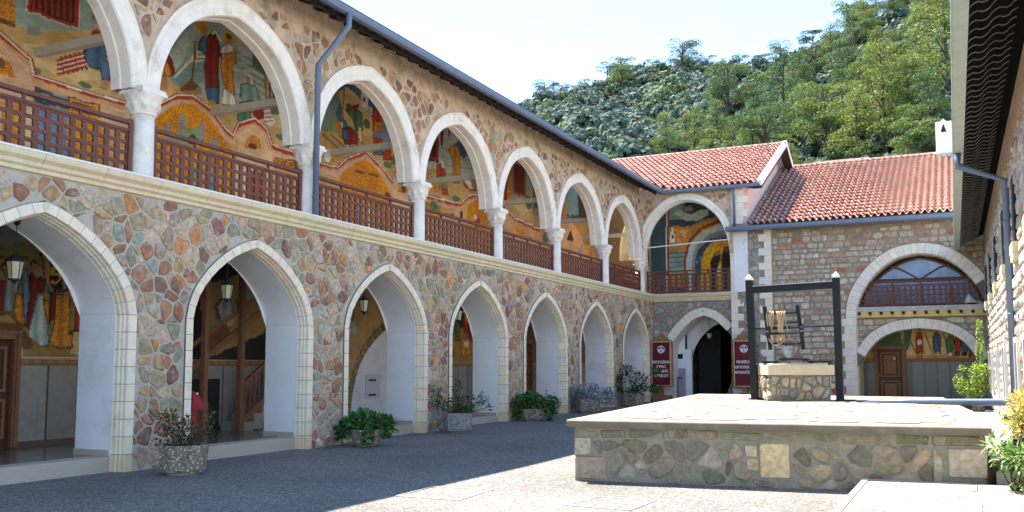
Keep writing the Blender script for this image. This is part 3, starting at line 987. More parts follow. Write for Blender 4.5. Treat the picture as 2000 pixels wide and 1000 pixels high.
b = MB(); b.beam((-2.94, 14.0, 1.15), (-2.94, 19.0, 4.2), 0.05, 0.14); b.beam((-2.95, 14.0, 1.65), (-2.95, 18.4, 4.2), 0.04, 0.10)
b.build('wall_rail', M['wood_old'], st)
b = MB(); b.box(-3.0, -2.955, 14.35, 15.55, 0.25, 1.35); b.build('stair_cupboard', M['dark'], st)
# bay three: ochre wall with a rubble arch round a white niche
b = MB(); b.box(-3.0, -2.955, 17.6, 23.4, 0.25, 4.24); b.build('ochre_panel', M['ochre'], LW)
NA = Arch(22.95, 0.3, [(2.6, 0), (2.5, 0.6), (2.25, 1.26), (1.79, 1.8), (0.98, 2.33), (0, 2.65)], 0.25)
b = MB()
h = [(20.95-0+p.x*0, 0) for p in []]
ln = [(NA.c-p.x, NA.spring+p.y) for p in resample(NA.half, 0.1)]
for p, q in zip(ln, ln[1:]):
    b.face([(-2.945, p[0], p[1]), (-2.945, q[0], q[1]), (-2.945, q[0], 0.25), (-2.945, p[0], 0.25)])
b.build('white_niche', M['plaster'], LW)
SN = Stones()
for p, q in zip(resample(NA.half, 0.2), resample(NA.half, 0.2)[1:]):
    u, w = NA.c-p.x, NA.spring+p.y; u2, w2 = NA.c-q.x, NA.spring+q.y
    nx, nz = -(w2-w), (u2-u); l = math.hypot(nx, nz); nx, nz = nx/l*0.26*rg.uniform(0.7, 1.1), nz/l*0.26
    rp = round_poly([(u, w), (u2, w2), (u2+nx, w2+nz), (u+nx, w+nz)], 0.015, rg)
    if rp: stone_mb(rp, lambda a, b2, d: (-2.95+d, a, b2), 0.03, rg, pick([(1, (0.25, 0.18, 0.10)), (1, (0.33, 0.22, 0.11))], rg)).build('niche_stone', M['stone'], LW)
b = MB(); b.box(-2.944, -2.93, 21.0, 21.7, 0.75, 1.40); b.build('meter_cabinet', M['grey_plastic'], LW)
for z in (0.82, 1.22):
    b = MB(); b.box(-2.93, -2.925, 21.15, 21.5, z, z+0.05); b.build('vent_slot', M['iron'], LW)
# ================================================================ BACK WING
BWg = thing('back_wing', (4.5, 39, 0), 'stone back wing under red clay roofs with a big arch holding a lattice balcony', 'building')
fB = lambda u, v, d: (u, 37.5-d, v)
fBU = lambda u, v, d: (u, 37.2-d, v)
SB = Stones()
rg = random.Random(23)
PALB = [(3, (0.30, 0.29, 0.27)), (3, (0.37, 0.35, 0.32)), (2, (0.33, 0.27, 0.23)), (2, (0.26, 0.27, 0.27)), (1, (0.38, 0.30, 0.22))]
PALR = [(5, (0.54, 0.46, 0.36)), (3, (0.50, 0.37, 0.28)), (2, (0.40, 0.33, 0.25)), (1.4, (0.40, 0.25, 0.18)), (1.2, (0.48, 0.36, 0.26)), (0.4, (0.42, 0.14, 0.08))]
aL = Arch(2.12, 2.20, [(1.72, 0), (1.66, 0.35), (1.49, 0.71), (1.05, 1.24), (0.54, 1.66), (0, 1.84)], 0.0, step=0.25)
aU = Arch(1.50, ZC, [(1.84, 0), (1.80, 0.32), (1.66, 0.90), (1.36, 1.55), (0.82, 2.08), (0.36, 2.30), (0, 2.36)], ZC)
aG = Arch(10.22, 3.22, [(2.62, 0), (2.56, 0.75), (2.32, 1.42), (1.74, 2.22), (0.92, 2.80), (0, 3.00)], 3.22, step=0.27)
aS = Arch(10.12, 1.50, [(2.60, 0), (2.32, 0.50), (1.72, 1.32), (0.95, 1.76), (0, 1.92)], 0.0, step=0.27)
# wall faces
m = MB(); wall_sheet(m, fB, 0.0, 3.32, 0, 4.32, [aL]); m.build('lower_wall', M['mortar_back'], BWg)
m = MB(); wall_sheet(m, fBU, XU, 3.45, ZC+0.05, 8.98, [aU], grow=0.2); m.build('upper_wall', M['mortar_warm'], BWg)
m = MB()
wall_sheet(m, fB, 3.32, 12.5, 3.22, 7.25, [aG]); m.face([fB(3.32, 0, 0), fB(7.95, 0, 0), fB(7.95, 3.22, 0), fB(3.32, 3.22, 0)])
m.face([fB(12.36, 0, 0), fB(12.6, 0, 0), fB(12.6, 3.22, 0), fB(12.36, 3.22, 0)])
m.build('wall', M['mortar_back'], BWg)
m = MB(); wall_sheet(m, fB, 7.96, 12.45, 0.0, 3.46, [aS], d=-0.14); m.build('infill_wall', M['mortar_back'], BWg)
rubble(SB, fB, 0.0, 3.32, 0.0, 4.30, 0.26, 0.20, 0.42, rg, PALB, M['stone'], inside=lambda u, z: aL.inside(u, z, 0.01), joint=0.022, depth=(0.01, 0.04))
rubble(SB, fBU, XU, 3.45, ZC+0.3, 8.6, 0.30, 0.22, 0.42, rg, [(2, (0.34, 0.24, 0.15)), (1, (0.30, 0.28, 0.24)), (1, (0.36, 0.20, 0.12))], M['stone'],
       inside=lambda u, z: aU.inside(u, z, 0.26), joint=0.03, depth=(0.008, 0.025), skip=0.25)
def in_main(u, z):
    if 7.32 < u and z < 3.22: return True
    return aG.inside(u, z, 0.015)
coursed(SB, fB, 4.93, 12.42, 0.0, 7.0, 0.215, 0.33, rg, PALR, M['stone'], inside=in_main, joint=0.020, skip=lambda p: 0.35 if p[1] > 6.7 else 0.0)
coursed(SB, lambda u, v, d: (u, 37.64-d, v), 8.0, 12.3, 1.5, 3.44, 0.24, 0.40, rg, PALR, M['stone'], inside=lambda u, z: aS.inside(u, z, 0.01), joint=0.022)
rubble(SB, lambda u, v, d: (u, 37.36-d, v), 3.62, 4.60, 0.02, 7.0, 0.34, 0.24, 0.4, rg, PALB, M['stone'], joint=0.03, depth=(0.01, 0.04))
SB.flush(BWg)
# corner pier with quoins
b = MB(); b.box(3.33, 4.90, 37.36, 37.49, 0, 7.04); b.build('pier', M['mortar_back'], BWg)
z = 0.02; k = 0
qc = lambda g: tuple(x*g.uniform(0.93, 1.04) for x in (0.82, 0.75, 0.63))
while z < 7.0:
    h = 0.285; wl = (0.50, 0.26)[k % 2]; wr = (0.26, 0.48)[k % 2]
    for (a, c) in ((3.30, 3.30+wl), (4.90-wr, 4.90)):
        b = MB(); b.box(a, c, 37.325, 37.40, z+0.004, min(z+h-0.004, 7.03), col=qc(rg)); b.build('quoin', M['lime'], BWg)
    z += h; k += 1
b = MB(); b.box(4.901, 4.93, 37.34, 37.5, 0.0, 7.03, col=(0.62, 0.46, 0.26)); b.build('quoin_edge', M['lime'], BWg)
z = 7.30; k = 0
while z < 8.80:
    w = (0.46, 0.60)[k % 2]
    b = MB(); b.box(3.42, 3.42+w, 37.17, 37.30, z+0.004, min(z+0.281, 8.88), col=qc(rg)); b.build('quoin', M['lime'], BWg); z += 0.285; k += 1
z = 0.02; k = 0
while z < 3.15:                       # quoins at the big arch's left jamb
    w = (0.42, 0.62)[k % 2]
    b = MB(); b.box(7.97-w, 7.97, 37.462, 37.62, z+0.004, z+0.281, col=qc(rg)); b.build('quoin', M['lime'], BWg); z += 0.2845; k += 1
# arches
PF = [(0, -0.02), (0, 0.035), (0.33, 0.035), (0.34, 0.02), (0.34, -0.22)]
o = surround(aL, fB, PF, BWg, 0.1, block=0.29, rg=rg, colf=qc, clipu=(0, 3.36))
b = MB(); ring = [(2.12+0.06*math.cos(t*math.pi/5), 3.88+0.06*math.sin(t*math.pi/5)) for t in range(10)]
b.prism(ring, fB, 0.035, 0.055, col=(0.62, 0.50, 0.38)); b.build('boss', M['lime'], o)
PG = [(0, -0.02), (0, 0.035), (0.38, 0.035), (0.385, 0.02), (0.385, -0.10), (0.41, -0.12), (0.41, -0.30)]
surround(aG, fB, PG, BWg, 3.22, jamb=False, rg=rg, colf=qc, clipu=(7.0, 12.40))
PS = [(0, -0.16), (0, -0.09), (0.36, -0.09), (0.365, -0.10), (0.365, -0.30)]
surround(aS, fB, PS, BWg, 1.5, jamb=False, rg=rg, colf=qc, clipu=(7.9, 12.40))
m = MB(); reveal(m, aL, fB, 0.34, -0.20, -1.1, 0.1); m.build('plaster_reveal', M['plaster'], BWg)
m = MB(); reveal(m, aG, fB, 0.41, -0.28, -1.0, 3.22); reveal(m, aS, fB, 0.365, -0.28, -1.0, 0.1); m.build('soffit_reveal', M['cream'], BWg)
b = MB(); b.box(7.97, 8.02, 37.6, 39.4, 0, 3.4); b.build('jamb_return', M['cream'], BWg)
smooth_arch(aU, fBU, [(-0.28, -0.02), (-0.28, 0.05), (-0.2, 0.055), (-0.12, 0.035), (-0.03, 0.045), (0, 0.02), (0, -0.18), (0.03, -0.2), (0.03, -0.42), (-0.28, -0.44)], BWg, lim=(-0.40, 3.31))
# cornice of the left part
b = MB(); run_profile(b, prof[:-1], [(0, 37.5, 1, -1), (3.31, 37.5, 0, -1)], (0.72, 0.63, 0.42)); b.build('cornice_block', M['lime'], BWg)
b = MB(); b.box(0.02, 3.31, 37.31, 38.1, 4.571, 4.60); b.build('ledge', M['white'], BWg)
fRB = lambda u, v, d: (u, 37.2-d, v)
railing(BWg, fRB, -0.15, 3.28, nu=14)
b = MB(); b.tube([(-0.3, 37.22, 6.55), (3.35, 37.22, 6.72)], 0.025, 6); b.build('tie_rod', M['white'], BWg)
# balcony in the big arch
b = MB(); b.box(8.0, 12.42, 37.47, 38.3, 3.69, 3.86); b.box(8.0, 12.42, 37.44, 37.47, 3.80, 3.84); b.build('balcony_slab', M['lime'], BWg)
b = MB(); b.box(8.0, 12.42, 37.50, 37.62, 3.465, 3.688, col=(0.70, 0.52, 0.20)); b.build('balcony_band', M['lime'], BWg)
for k in range(12):
    x = 8.10+k*0.386
    b = MB(); b.prism([(x-0.045, 3.56), (x+0.045, 3.56), (x+0.055, 3.66), (x-0.055, 3.66)], lambda u, v, d: (u, 37.50-d, v), 0.0, 0.10); b.build('bracket', M['wood_dark'], BWg)
gi = Arch(10.22, 3.86, [(2.05, 0.0), (1.92, 0.55), (1.35, 1.22), (0.60, 1.68), (0, 1.86)], 3.86)
fW = lambda u, v, d: (u, 38.25-d, v)
pn = MB()
hh = resample(gi.half, 0.1)
ln = [(gi.c+p.x, gi.spring+p.y) for p in hh]+[(gi.c-p.x, gi.spring+p.y) for p in reversed(hh)][1:]
WN = MB()
for p, q in zip(ln, ln[1:]):
    WN.beam(fW(p[0], p[1], 0), fW(q[0], q[1], 0), 0.07, 0.09, up=(0, 1, 0))
WN.beam(fW(8.3, 4.90, 0), fW(12.3, 4.90, 0), 0.10, 0.11)
WN.beam(fW(8.2, 3.9, 0), fW(12.3, 3.9, 0), 0.08, 0.1)
win = WN.build('arched_window', M['wood'], BWg)
for sgn in (-1, 1):
    b = MB(); pts = [(10.22+sgn*0.05, 4.93), (10.22+sgn*0.35, 5.12), (10.22+sgn*0.68, 5.32), (10.22+sgn*1.0, 5.42)]
    for p, q in zip(pts, pts[1:]): b.beam(fW(p[0], p[1], 0.01), fW(q[0], q[1], 0.01), 0.06, 0.05, up=(0, 1, 0))
    b.build('mullion', M['wood'], win)
for (x0, x1) in ((8.2, 9.25), (9.25, 11.19), (11.19, 12.24)):
    b = MB()
    tops = []
    N_ = 8
    for k in range(N_+1):
        x = x0+(x1-x0)*k/N_; t = gi.top(x) or 3.9; tops.append((x, min(t, 5.69)))
    b.v = [fW(x, max(3.9, t), -0.02) for x, t in tops]+[fW(x, 3.9, -0.02) for x, t in reversed(tops)]
    b.f = [tuple(range(len(b.v)))]; b.c = [b.col]*len(b.v); b.build('pane', M['pane'], win)
fBR = lambda u, v, d: (u, 37.72-d, v)
def in_gi(u, v):
    t = Arch.top(gi, u); return t is not None and v < t+0.1
BR = MB(); BR.beam(fBR(8.35, 4.78, 0), fBR(12.1, 4.78, 0), 0.08, 0.06)
bal = BR.build('balcony_railing', M['wood'], BWg)
for zz in (4.66, 3.93):
    b = MB(); b.beam(fBR(8.1, zz, 0), fBR(12.3, zz, 0), 0.05, 0.045); b.build('rail', M['wood'], bal)
for x in (9.28, 10.26, 11.24):
    b = MB(); b.beam(fBR(x, 3.87, 0.02), fBR(x, 4.82, 0.02), 0.07, 0.07, up=(0, 1, 0)); b.build('post', M['wood'], bal)
b = MB(); lattice(b, fBR, 8.12, 12.3, 3.95, 4.63, 21, 4, clipf=in_gi); b.build('lattice', M['wood'], bal)
b = MB(); b.box(8.0, 12.45, 38.35, 38.4, 3.86, 6.1); b.build('balcony_back', M['dark'], BWg)
# recess below: back wall, door, wainscot
fD = lambda u, v, d: (u, 39.5-d, v)
b = MB(); b.box(7.9, 12.6, 39.5, 39.6, 0, 3.6); b.box(7.9, 12.6, 38.3, 39.5, 3.44, 3.5); b.build('recess_wall', M['ochre'], BWg)
b = MB(); b.box(7.97, 12.6, 39.46, 39.50, 0.1, 1.82, col=(0.10, 0.07, 0.05)); b.build('wainscot_backing', M['marble'], BWg)
x = 8.0
while x < 12.4:
    if not 8.25 < x+0.2 < 9.55:
        b = MB(); g = rg.uniform(0.85, 1.1); b.box(x+0.02, x+0.42, 39.42, 39.462, 0.15, 1.80, col=(0.17*g, 0.165*g, 0.145*g)); b.build('wainscot_panel', M['marble'], BWg)
    x += 0.445
b = MB(); b.box(8.0, 12.6, 39.41, 39.46, 1.82, 1.95, col=(0.36, 0.15, 0.07)); b.build('dado_band', M['paint'], BWg)
panel_door(BWg, lambda u, v, d: (u, 39.42-d, v), 8.42, 9.56, 0.1, 2.43, M['wood_old'])
b = MB(); b.box(9.12, 9.20, 39.33, 39.35, 1.90, 1.97); b.build('paper_note', M['white'], BWg)
b = MB(); b.box(7.9, 12.5, 37.6, 39.6, 0.0, gz(37.5)+0.02); b.build('recess_floor', M['floor'], BWg)
# passage behind the lower left arch
b = MB(); b.box(0.35, 0.42, 38.6, 44, 0.1, 4.2); b.box(0.42, 1.05, 38.55, 38.62, 1.55, 4.2); b.box(1.05, 1.32, 38.58, 38.75, 0.1, 2.35)
b.build('passage_wall', M['plaster'], BWg)
b = MB(); b.box(0.42, 1.05, 38.54, 38.61, 0.1, 1.55, col=(0.34, 0.33, 0.33)); b.build('passage_dado', M['marble'], BWg)
b = MB(); b.box(0.62, 0.95, 38.53, 38.55, 1.95, 2.15); b.build('plaque', M['iron'], BWg)
aP = Arch(2.45, 1.8, [(1.2, 0), (1.1, 0.55), (0.75, 1.1), (0.3, 1.5), (0, 1.62)], 0.1, step=0.3)
m = MB(); wall_sheet(m, lambda u, v, d: (u, 38.9-d, v), 1.05, 3.7, 0.1, 4.2, [aP]); m.build('passage_arch', M['plaster'], BWg)
b = MB(); b.box(0.4, 4.4, 43.9, 44, 0.1, 4.2); b.box(3.45, 3.5, 37.55, 44, 0.1, 4.2); b.box(0.3, 4.4, 37.6, 44, 4.2, 4.24); b.build('passage_end', M['dark'], BWg)
b = MB(); b.box(1.35, 2.3, 39.6, 39.66, 0.1, 3.2); b.build('carved_screen', M['wood_dark'], BWg)
for k in range(7):
    b = MB(); b.box(2.3, 3.4, 40.2+k*0.32, 40.52+k*0.32, 0.15, 0.33+k*0.17); b.build('passage_stair', M['step'], BWg)
b = MB(); b.tube([(0.75, 38.4, 1.15), (1.6, 39.3, 1.15)], 0.03, 6); b.tube([(0.75, 38.4, 0.2), (0.75, 38.4, 1.15)], 0.025, 6); b.build('handrail', M['iron'], BWg)
b = MB(); b.box(-0.4, 3.4, 37.5, 44, 0.14, 0.20); b.build('passage_floor', M['floor'], BWg)
# upper gallery behind the back arch
b = MB(); b.box(-3.2, 4.0, 40.4, 40.5, 4.6, 9.9); b.build('gallery_back_wall', M['ochre'], BWg)
b = MB(); b.box(-0.3, 3.5, 37.3, 40.4, 4.58, 4.62); b.build('gallery_floor', M['plaster'], BWg)
b = MB(); b.box(3.45, 4.0, 37.32, 49, 4.6, 7.2); b.build('gallery_end_wall', M['plaster'], BWg)
smooth_arch(Arch(38.75, 6.1, [(1.2, 0), (1.1, 0.6), (0.7, 1.3), (0.2, 1.7), (0, 1.8)], 6.1), lambda u, v, d: (-1.0+d, u, v),
            [(-0.2, 0), (-0.2, 0.05), (0, 0.05), (0, -0.4), (-0.2, -0.4)], BWg, name='cross_arch', mt=M['cream'])
b = MB(); b.box(-1.4, -0.95, 39.95, 40.4, 4.6, 7.9); b.build('cross_pier', M['cream'], BWg)
# roofs of clay tiles
SLP = 0.467
cosS = 1/math.sqrt(1+SLP*SLP)
def tile_mesh(name, w=0.245, l=0.56, seed=0):
    g = random.Random(seed); mb = MB(); n = 9; th = 0.018
    def z(t): return 0.072*math.cos((t-0.28)*2*math.pi)
    for j, (yy, lift) in enumerate(((0.0, 0.085), (l, 0.0))):
        for i in range(n):
            t = i/(n-1)*1.06
            mb.v.append((t*w, yy, z(t)+lift))
        for i in range(n):
            t = i/(n-1)*1.06
            mb.v.append((t*w, yy, z(t)+lift-th))
    for i in range(n-1):
        mb.f.append((i, i+1, 2*n+i+1, 2*n+i))
        mb.f.append((i, n+i, n+i+1, i+1))
    mb.f.append((0, 2*n, 3*n, n)); mb.f.append((n-1, 2*n-1, 4*n-1, 3*n-1))
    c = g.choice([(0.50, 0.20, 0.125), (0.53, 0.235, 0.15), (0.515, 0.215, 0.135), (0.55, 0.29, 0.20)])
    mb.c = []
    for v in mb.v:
        k = max(0.0, min(1.0, (v[2]+0.05)/0.13)); mb.c.append(tuple(a*(0.62+0.38*k)+b_*k*0.15 for a, b_ in zip(c, (0.9, 1.0, 0.95))))  # sun highlights painted in: crests paler, troughs darker and redder
    for i in range(n, 2*n): mb.c[i] = (0.22, 0.07, 0.05)  # lower front edge darkened, a painted shadow line for each tile row
    return mb
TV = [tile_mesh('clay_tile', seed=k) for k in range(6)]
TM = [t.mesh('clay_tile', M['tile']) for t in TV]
ang = math.atan(SLP)
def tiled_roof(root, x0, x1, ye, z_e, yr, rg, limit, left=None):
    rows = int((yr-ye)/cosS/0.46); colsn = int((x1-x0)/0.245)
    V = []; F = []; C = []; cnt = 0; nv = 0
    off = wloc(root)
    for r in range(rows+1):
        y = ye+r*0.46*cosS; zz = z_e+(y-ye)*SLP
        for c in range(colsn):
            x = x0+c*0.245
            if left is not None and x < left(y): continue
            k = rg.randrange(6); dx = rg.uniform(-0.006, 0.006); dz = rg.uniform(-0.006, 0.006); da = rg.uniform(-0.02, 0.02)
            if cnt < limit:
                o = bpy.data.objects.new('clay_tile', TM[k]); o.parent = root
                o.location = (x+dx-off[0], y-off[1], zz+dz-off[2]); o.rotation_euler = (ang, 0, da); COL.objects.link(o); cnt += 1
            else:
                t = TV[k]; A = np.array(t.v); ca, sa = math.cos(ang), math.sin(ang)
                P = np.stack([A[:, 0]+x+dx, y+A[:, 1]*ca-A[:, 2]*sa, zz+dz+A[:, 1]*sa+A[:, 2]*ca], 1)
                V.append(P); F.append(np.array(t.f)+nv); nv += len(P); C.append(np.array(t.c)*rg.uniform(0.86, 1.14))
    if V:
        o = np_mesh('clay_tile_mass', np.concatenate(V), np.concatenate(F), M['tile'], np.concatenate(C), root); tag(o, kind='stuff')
def ridge(root, x0, x1, y, z, rg):
    x = x0
    while x < x1:
        b = MB(); n = 7
        for j, (xx, rr) in enumerate(((x, 0.135), (min(x+0.42, x1+0.03), 0.115))):
            for i in range(n):
                t = math.pi*i/(n-1); b.v.append((xx, y-rr*math.cos(t), z+rr*math.sin(t)*0.8-0.02))
        for i in range(n-1): b.f.append((i, i+1, n+i+1, n+i))
        b.f.append(tuple(range(n)))
        b.c = [tuple(v*rg.uniform(0.9, 1.1) for v in (0.56, 0.36, 0.27))]*len(b.v); b.build('ridge_tile', M['tile'], root, True); x += 0.40
LRF = MB(); LRF.face([(4.0, 36.95, 7.13), (12.6, 36.95, 7.13), (12.6, 45.3, 7.13+8.35*SLP), (4.0, 45.3, 7.13+8.35*SLP)])
LRF.face([(4.0, 45.3, 11.03), (12.6, 45.3, 11.03), (12.6, 53, 7.4), (4.0, 53, 7.4)])
LRF.face([(12.6, 36.95, 7.13), (12.6, 53, 7.4), (12.6, 45.3, 11.03)])
lr = LRF.build('low_roof', M['tile'], BWg)
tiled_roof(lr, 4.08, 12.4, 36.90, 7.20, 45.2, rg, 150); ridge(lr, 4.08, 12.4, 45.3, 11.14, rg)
URF = MB(); e = 8.80
URF.v = [(0.62, 36.95, e), (4.50, 36.95, e), (4.50, 43.2, e+6.25*SLP), (-5.6, 43.2, e+6.25*SLP)]; URF.f = [(0, 1, 2, 3)]; URF.c = [URF.col]*4
URF.face([(-5.6, 43.2, e+6.25*SLP), (4.5, 43.2, e+6.25*SLP), (4.5, 49.5, e), (-5.6, 49.5, e)])
ur = URF.build('high_roof', M['tile'], BWg)
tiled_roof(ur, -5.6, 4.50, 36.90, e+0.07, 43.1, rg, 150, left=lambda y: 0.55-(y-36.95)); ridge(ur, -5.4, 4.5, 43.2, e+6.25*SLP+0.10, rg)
b = MB()                                  # small farther roof showing over the ridge
b.face([(4.6, 50, 11.4), (7.4, 50, 11.4), (7.4, 52.2, 12.55), (4.6, 52.2, 12.55)]); b.face([(4.6, 52.2, 12.55), (7.4, 52.2, 12.55), (7.4, 54, 11.4), (4.6, 54, 11.4)])
b.face([(7.4, 50, 11.4), (7.4, 54, 11.4), (7.4, 52.2, 12.55)]); b.face([(4.6, 50, 9), (7.4, 50, 9), (7.4, 50, 11.4), (4.6, 50, 11.4)])
fr_ = thing('tiled_outbuilding', (6, 52, 0), 'small red roofed building just showing over the low roof ridge', 'building')
b.build('roof', M['tile'], fr_); 
tb = MB(); tb.box(4.7, 7.3, 50.2, 53.8, 0, 11.4); tb.build('wall', M['pink'], fr_)
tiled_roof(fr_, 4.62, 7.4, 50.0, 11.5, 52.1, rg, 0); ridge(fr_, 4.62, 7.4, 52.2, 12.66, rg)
# verge boards, gable wall
for (ya, za, yb, zb) in ((36.9, e+0.02, 43.2, e+6.25*SLP+0.06), (43.2, e+6.25*SLP+0.06, 49.4, e+0.06)):
    b = MB(); b.beam((4.60, ya, za+0.03), (4.60, yb, zb+0.03), 0.16, 0.24); b.build('verge', M['verge'], BWg)
    b = MB(); b.beam((4.50, ya, za-0.17), (4.50, yb, zb-0.17), 0.36, 0.05); b.build('verge_soffit', M['wood_dark'], BWg)
for k in range(9):
    y = 37.5+k*0.66; z = e-0.25+(y-36.95)*SLP
    b = MB(); b.box(4.05, 4.52, y, y+0.12, z-0.02, z+0.12); b.build('rafter_end', M['wood_dark'], BWg)
b = MB(); G = lambda u, v, d: (4.05+d, u, v)
b.v = [G(37.3, 7.2, 0), G(37.3, e-0.1, 0), G(43.2, e+6.1*SLP-0.1, 0), G(49.2, e-0.1, 0), G(49.2, 7.2, 0)]
b.f = [(0, 1, 2, 3, 4)]; b.c = [b.col]*5
b.face([(3.42, 37.3, 7.0), (4.05, 37.3, 7.0), (4.05, 37.3, 8.8), (3.42, 37.3, 8.8)]); b.build('gable_wall', M['pink'], BWg)
b = MB(); b.beam((4.12, 37.0, 7.32), (4.12, 45.2, 7.32+8.2*SLP), 0.12, 0.10); b.build('flashing', M['gutter'], BWg)
b = MB(); gutter_run(b, [(0.60, 36.92, 1, -1, EZ-0.01), (4.62, 36.92, 0, -1, EZ-0.01)]); b.build('gutter', M['gutter'], BWg)
b = MB(); gutter_run(b, [(3.28, 36.90, -0.2, -1, 6.99), (12.45, 36.90, 0, -1, 6.99)], h=0.16); b.box(3.28, 12.45, 36.92, 36.98, 6.97, 7.13); b.build('gutter', M['gutter'], BWg)
b = MB(); b.tube([(3.55, 36.95, 8.72), (3.55, 37.08, 8.45), (3.55, 37.08, 7.15)], 0.055, 10); b.build('downpipe', M['gutter'], BWg, True)
b = MB(); b.face([(3.3, 36.95, 7.0), (12.5, 36.95, 7.0), (12.5, 37.5, 7.2), (3.3, 37.5, 7.2)]); b.face([(0.6, 36.95, EZ+0.05), (4.5, 36.95, EZ+0.05), (4.5, 37.2, EZ+0.14), (0.0, 37.5, EZ+0.16)]); b.build('eave_board', M['wood_dark'], BWg)
# chimney
CH = MB(); CH.box(10.84, 11.50, 44.7, 45.2, 10.6, 11.95)
ch = CH.build('chimney', M['white'], BWg)
b = MB()
tri = [(10.84, 11.95), (11.50, 11.95), (11.50, 12.42), (11.30, 12.42), (11.17, 12.55), (11.04, 12.42), (10.84, 12.42)]
fC = lambda u, v, d: (u, 44.7-d, v)
for poly in ([(10.84, 11.95), (11.05, 11.95), (11.17, 12.36), (11.17, 12.55), (11.04, 12.42), (10.84, 12.42)], [(11.29, 11.95), (11.50, 11.95), (11.50, 12.42), (11.30, 12.42), (11.17, 12.55), (11.17, 12.36)]):
    b.prism(poly, fC, 0.0, 0.03); b.prism(poly, fC, -0.5, -0.47)
b.box(10.84, 10.88, 44.7, 45.2, 11.95, 12.42); b.box(11.46, 11.50, 44.7, 45.2, 11.95, 12.42); b.build('chimney_cowl', M['white'], ch)
b = MB(); b.box(10.9, 11.44, 44.78, 45.12, 11.94, 12.3); b.build('flue', M['iron'], ch)
b = MB(); b.box(10.76, 11.58, 44.55, 45.3, 10.98, 11.06); b.build('chimney_flashing', M['white'], ch)
# ================================================================ RIGHT WING
RW = thing('right_wing', (13.5, 25, 0), 'sunlit stone wing on the right with a deep tiled eave overhead', 'building')
def wx(y): return 12.42+0.0085*(37.5-y)
fRW = lambda u, v, d: (wx(u)-d, u, v)
YR0, YR1 = 9.0, 37.4
SRr = Stones(); rg = random.Random(31)
m = MB()
for k in range(14):
    a = YR0+(YR1-YR0)*k/14; c = YR0+(YR1-YR0)*(k+1)/14
    m.face([fRW(a, 0, 0), fRW(c, 0, 0), fRW(c, 6.35, 0), fRW(a, 6.35, 0)])
m.box(12.7, 20, YR0, 37.5, 0, 6.3)
m.build('wall', M['mortar'], RW)
wins_lo = [(y, y+0.75) for y in (16.6, 19.2, 24.2, 28.2, 32.2, 35.0)]
def in_r(u, z):
    for a, c in wins_lo:
        if a-0.12 < u < c+0.12 and 0.75 < z < 2.15: return True
    return False
PALW = [(4, (0.52, 0.49, 0.43)), (2, (0.45, 0.38, 0.32)), (2, (0.40, 0.38, 0.33)), (1, (0.46, 0.30, 0.22)), (1, (0.36, 0.36, 0.33))]
coursed(SRr, fRW, 15.0, YR1, 0.05, 5.6, 0.23, 0.42, rg, PALW, M['stone'], inside=in_r, joint=0.026, depth=(0.02, 0.06), facing=0.2)
SRr.flush(RW)
b = MB()
for k in range(50):                       # mossy plaster strip under the eave
    a = 12+k*0.5
    b.v += [fRW(a, 5.62, 0.02), fRW(a+0.5, 5.62, 0.02), fRW(a+0.5, 6.3, 0.03), fRW(a, 6.3, 0.03)]; i = k*4; b.f.append((i, i+1, i+2, i+3))
b.c = [b.col]*len(b.v); b.build('plaster_strip', M['mortar_warm'], RW)
for a, c in wins_lo:
    W = MB()
    for (u0, u1, z0, z1) in ((a-0.1, a, 0.75, 2.15), (c, c+0.1, 0.75, 2.15), (a, c, 2.05, 2.15), (a, c, 0.75, 0.85)):
        W.prism([(u0, z0), (u1, z0), (u1, z1), (u0, z1)], fRW, 0.0, 0.10)
    w = W.build('window', M['verge'], RW)
    b = MB(); b.prism([(a, 0.85), (c, 0.85), (c, 2.05), (a, 2.05)], fRW, 0.0, 0.02); b.build('pane', M['iron'], w)
    for q in (0.25, 0.5, 0.75):
        b = MB(); u = a+(c-a)*q; b.tube([fRW(u, 0.85, 0.06), fRW(u, 2.05, 0.06)], 0.015, 5); b.build('window_bar', M['iron'], w)
for y in (14.6, 18.4, 22.5, 27.0, 31.0, 34.8):
    b = MB(); b.prism([(y, 3.62), (y+0.9, 3.62), (y+0.9, 3.80), (y, 3.80)], fRW, 0.0, 0.13); b.prism([(y+0.05, 3.50), (y+0.85, 3.50), (y+0.85, 3.62), (y+0.05, 3.62)], fRW, 0.0, 0.12)
    w = b.build('window_sill', M['cream'], RW)
    b = MB(); b.prism([(y+0.15, 3.8), (y+0.75, 3.8), (y+0.75, 5.0), (y+0.15, 5.0)], fRW, 0.0, 0.075); b.build('upper_window', M['iron'], RW)
# eave: boards blackened as painted shade, wavy tile courses paled as highlights, gutter
EO = 0.80
EH = 5.86
def soff(y, t):                            # t 0 at gutter, 1 at wall
    return (wx(y)-EO*(1-t), y, EH+0.04+0.38*t)
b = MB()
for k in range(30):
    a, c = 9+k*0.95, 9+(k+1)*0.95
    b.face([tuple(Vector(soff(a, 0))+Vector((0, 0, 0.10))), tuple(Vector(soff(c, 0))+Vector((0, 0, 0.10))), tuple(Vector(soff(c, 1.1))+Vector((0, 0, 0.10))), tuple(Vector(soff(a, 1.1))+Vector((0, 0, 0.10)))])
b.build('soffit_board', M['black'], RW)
y = 9.2
while y < 37.3:
    b = MB(); pts = []
    for i in range(25):
        t = i/24*1.05
        p = Vector(soff(y, t)); w = math.sin(t*EO*2*math.pi/0.27)
        if t < 0.78: pts.append((p.x, y+0.03*t, p.z+(0.028*(abs(w)**0.6*math.copysign(1, w)) if t < 0.62 else 0.0)))
    for p, q in zip(pts, pts[1:]):
        b.face([p, q, (q[0], q[1]+0.006, q[2]+0.020), (p[0], p[1]+0.006, p[2]+0.020)])
    b.build('tile_course', M['course'], RW)
    y += 0.335
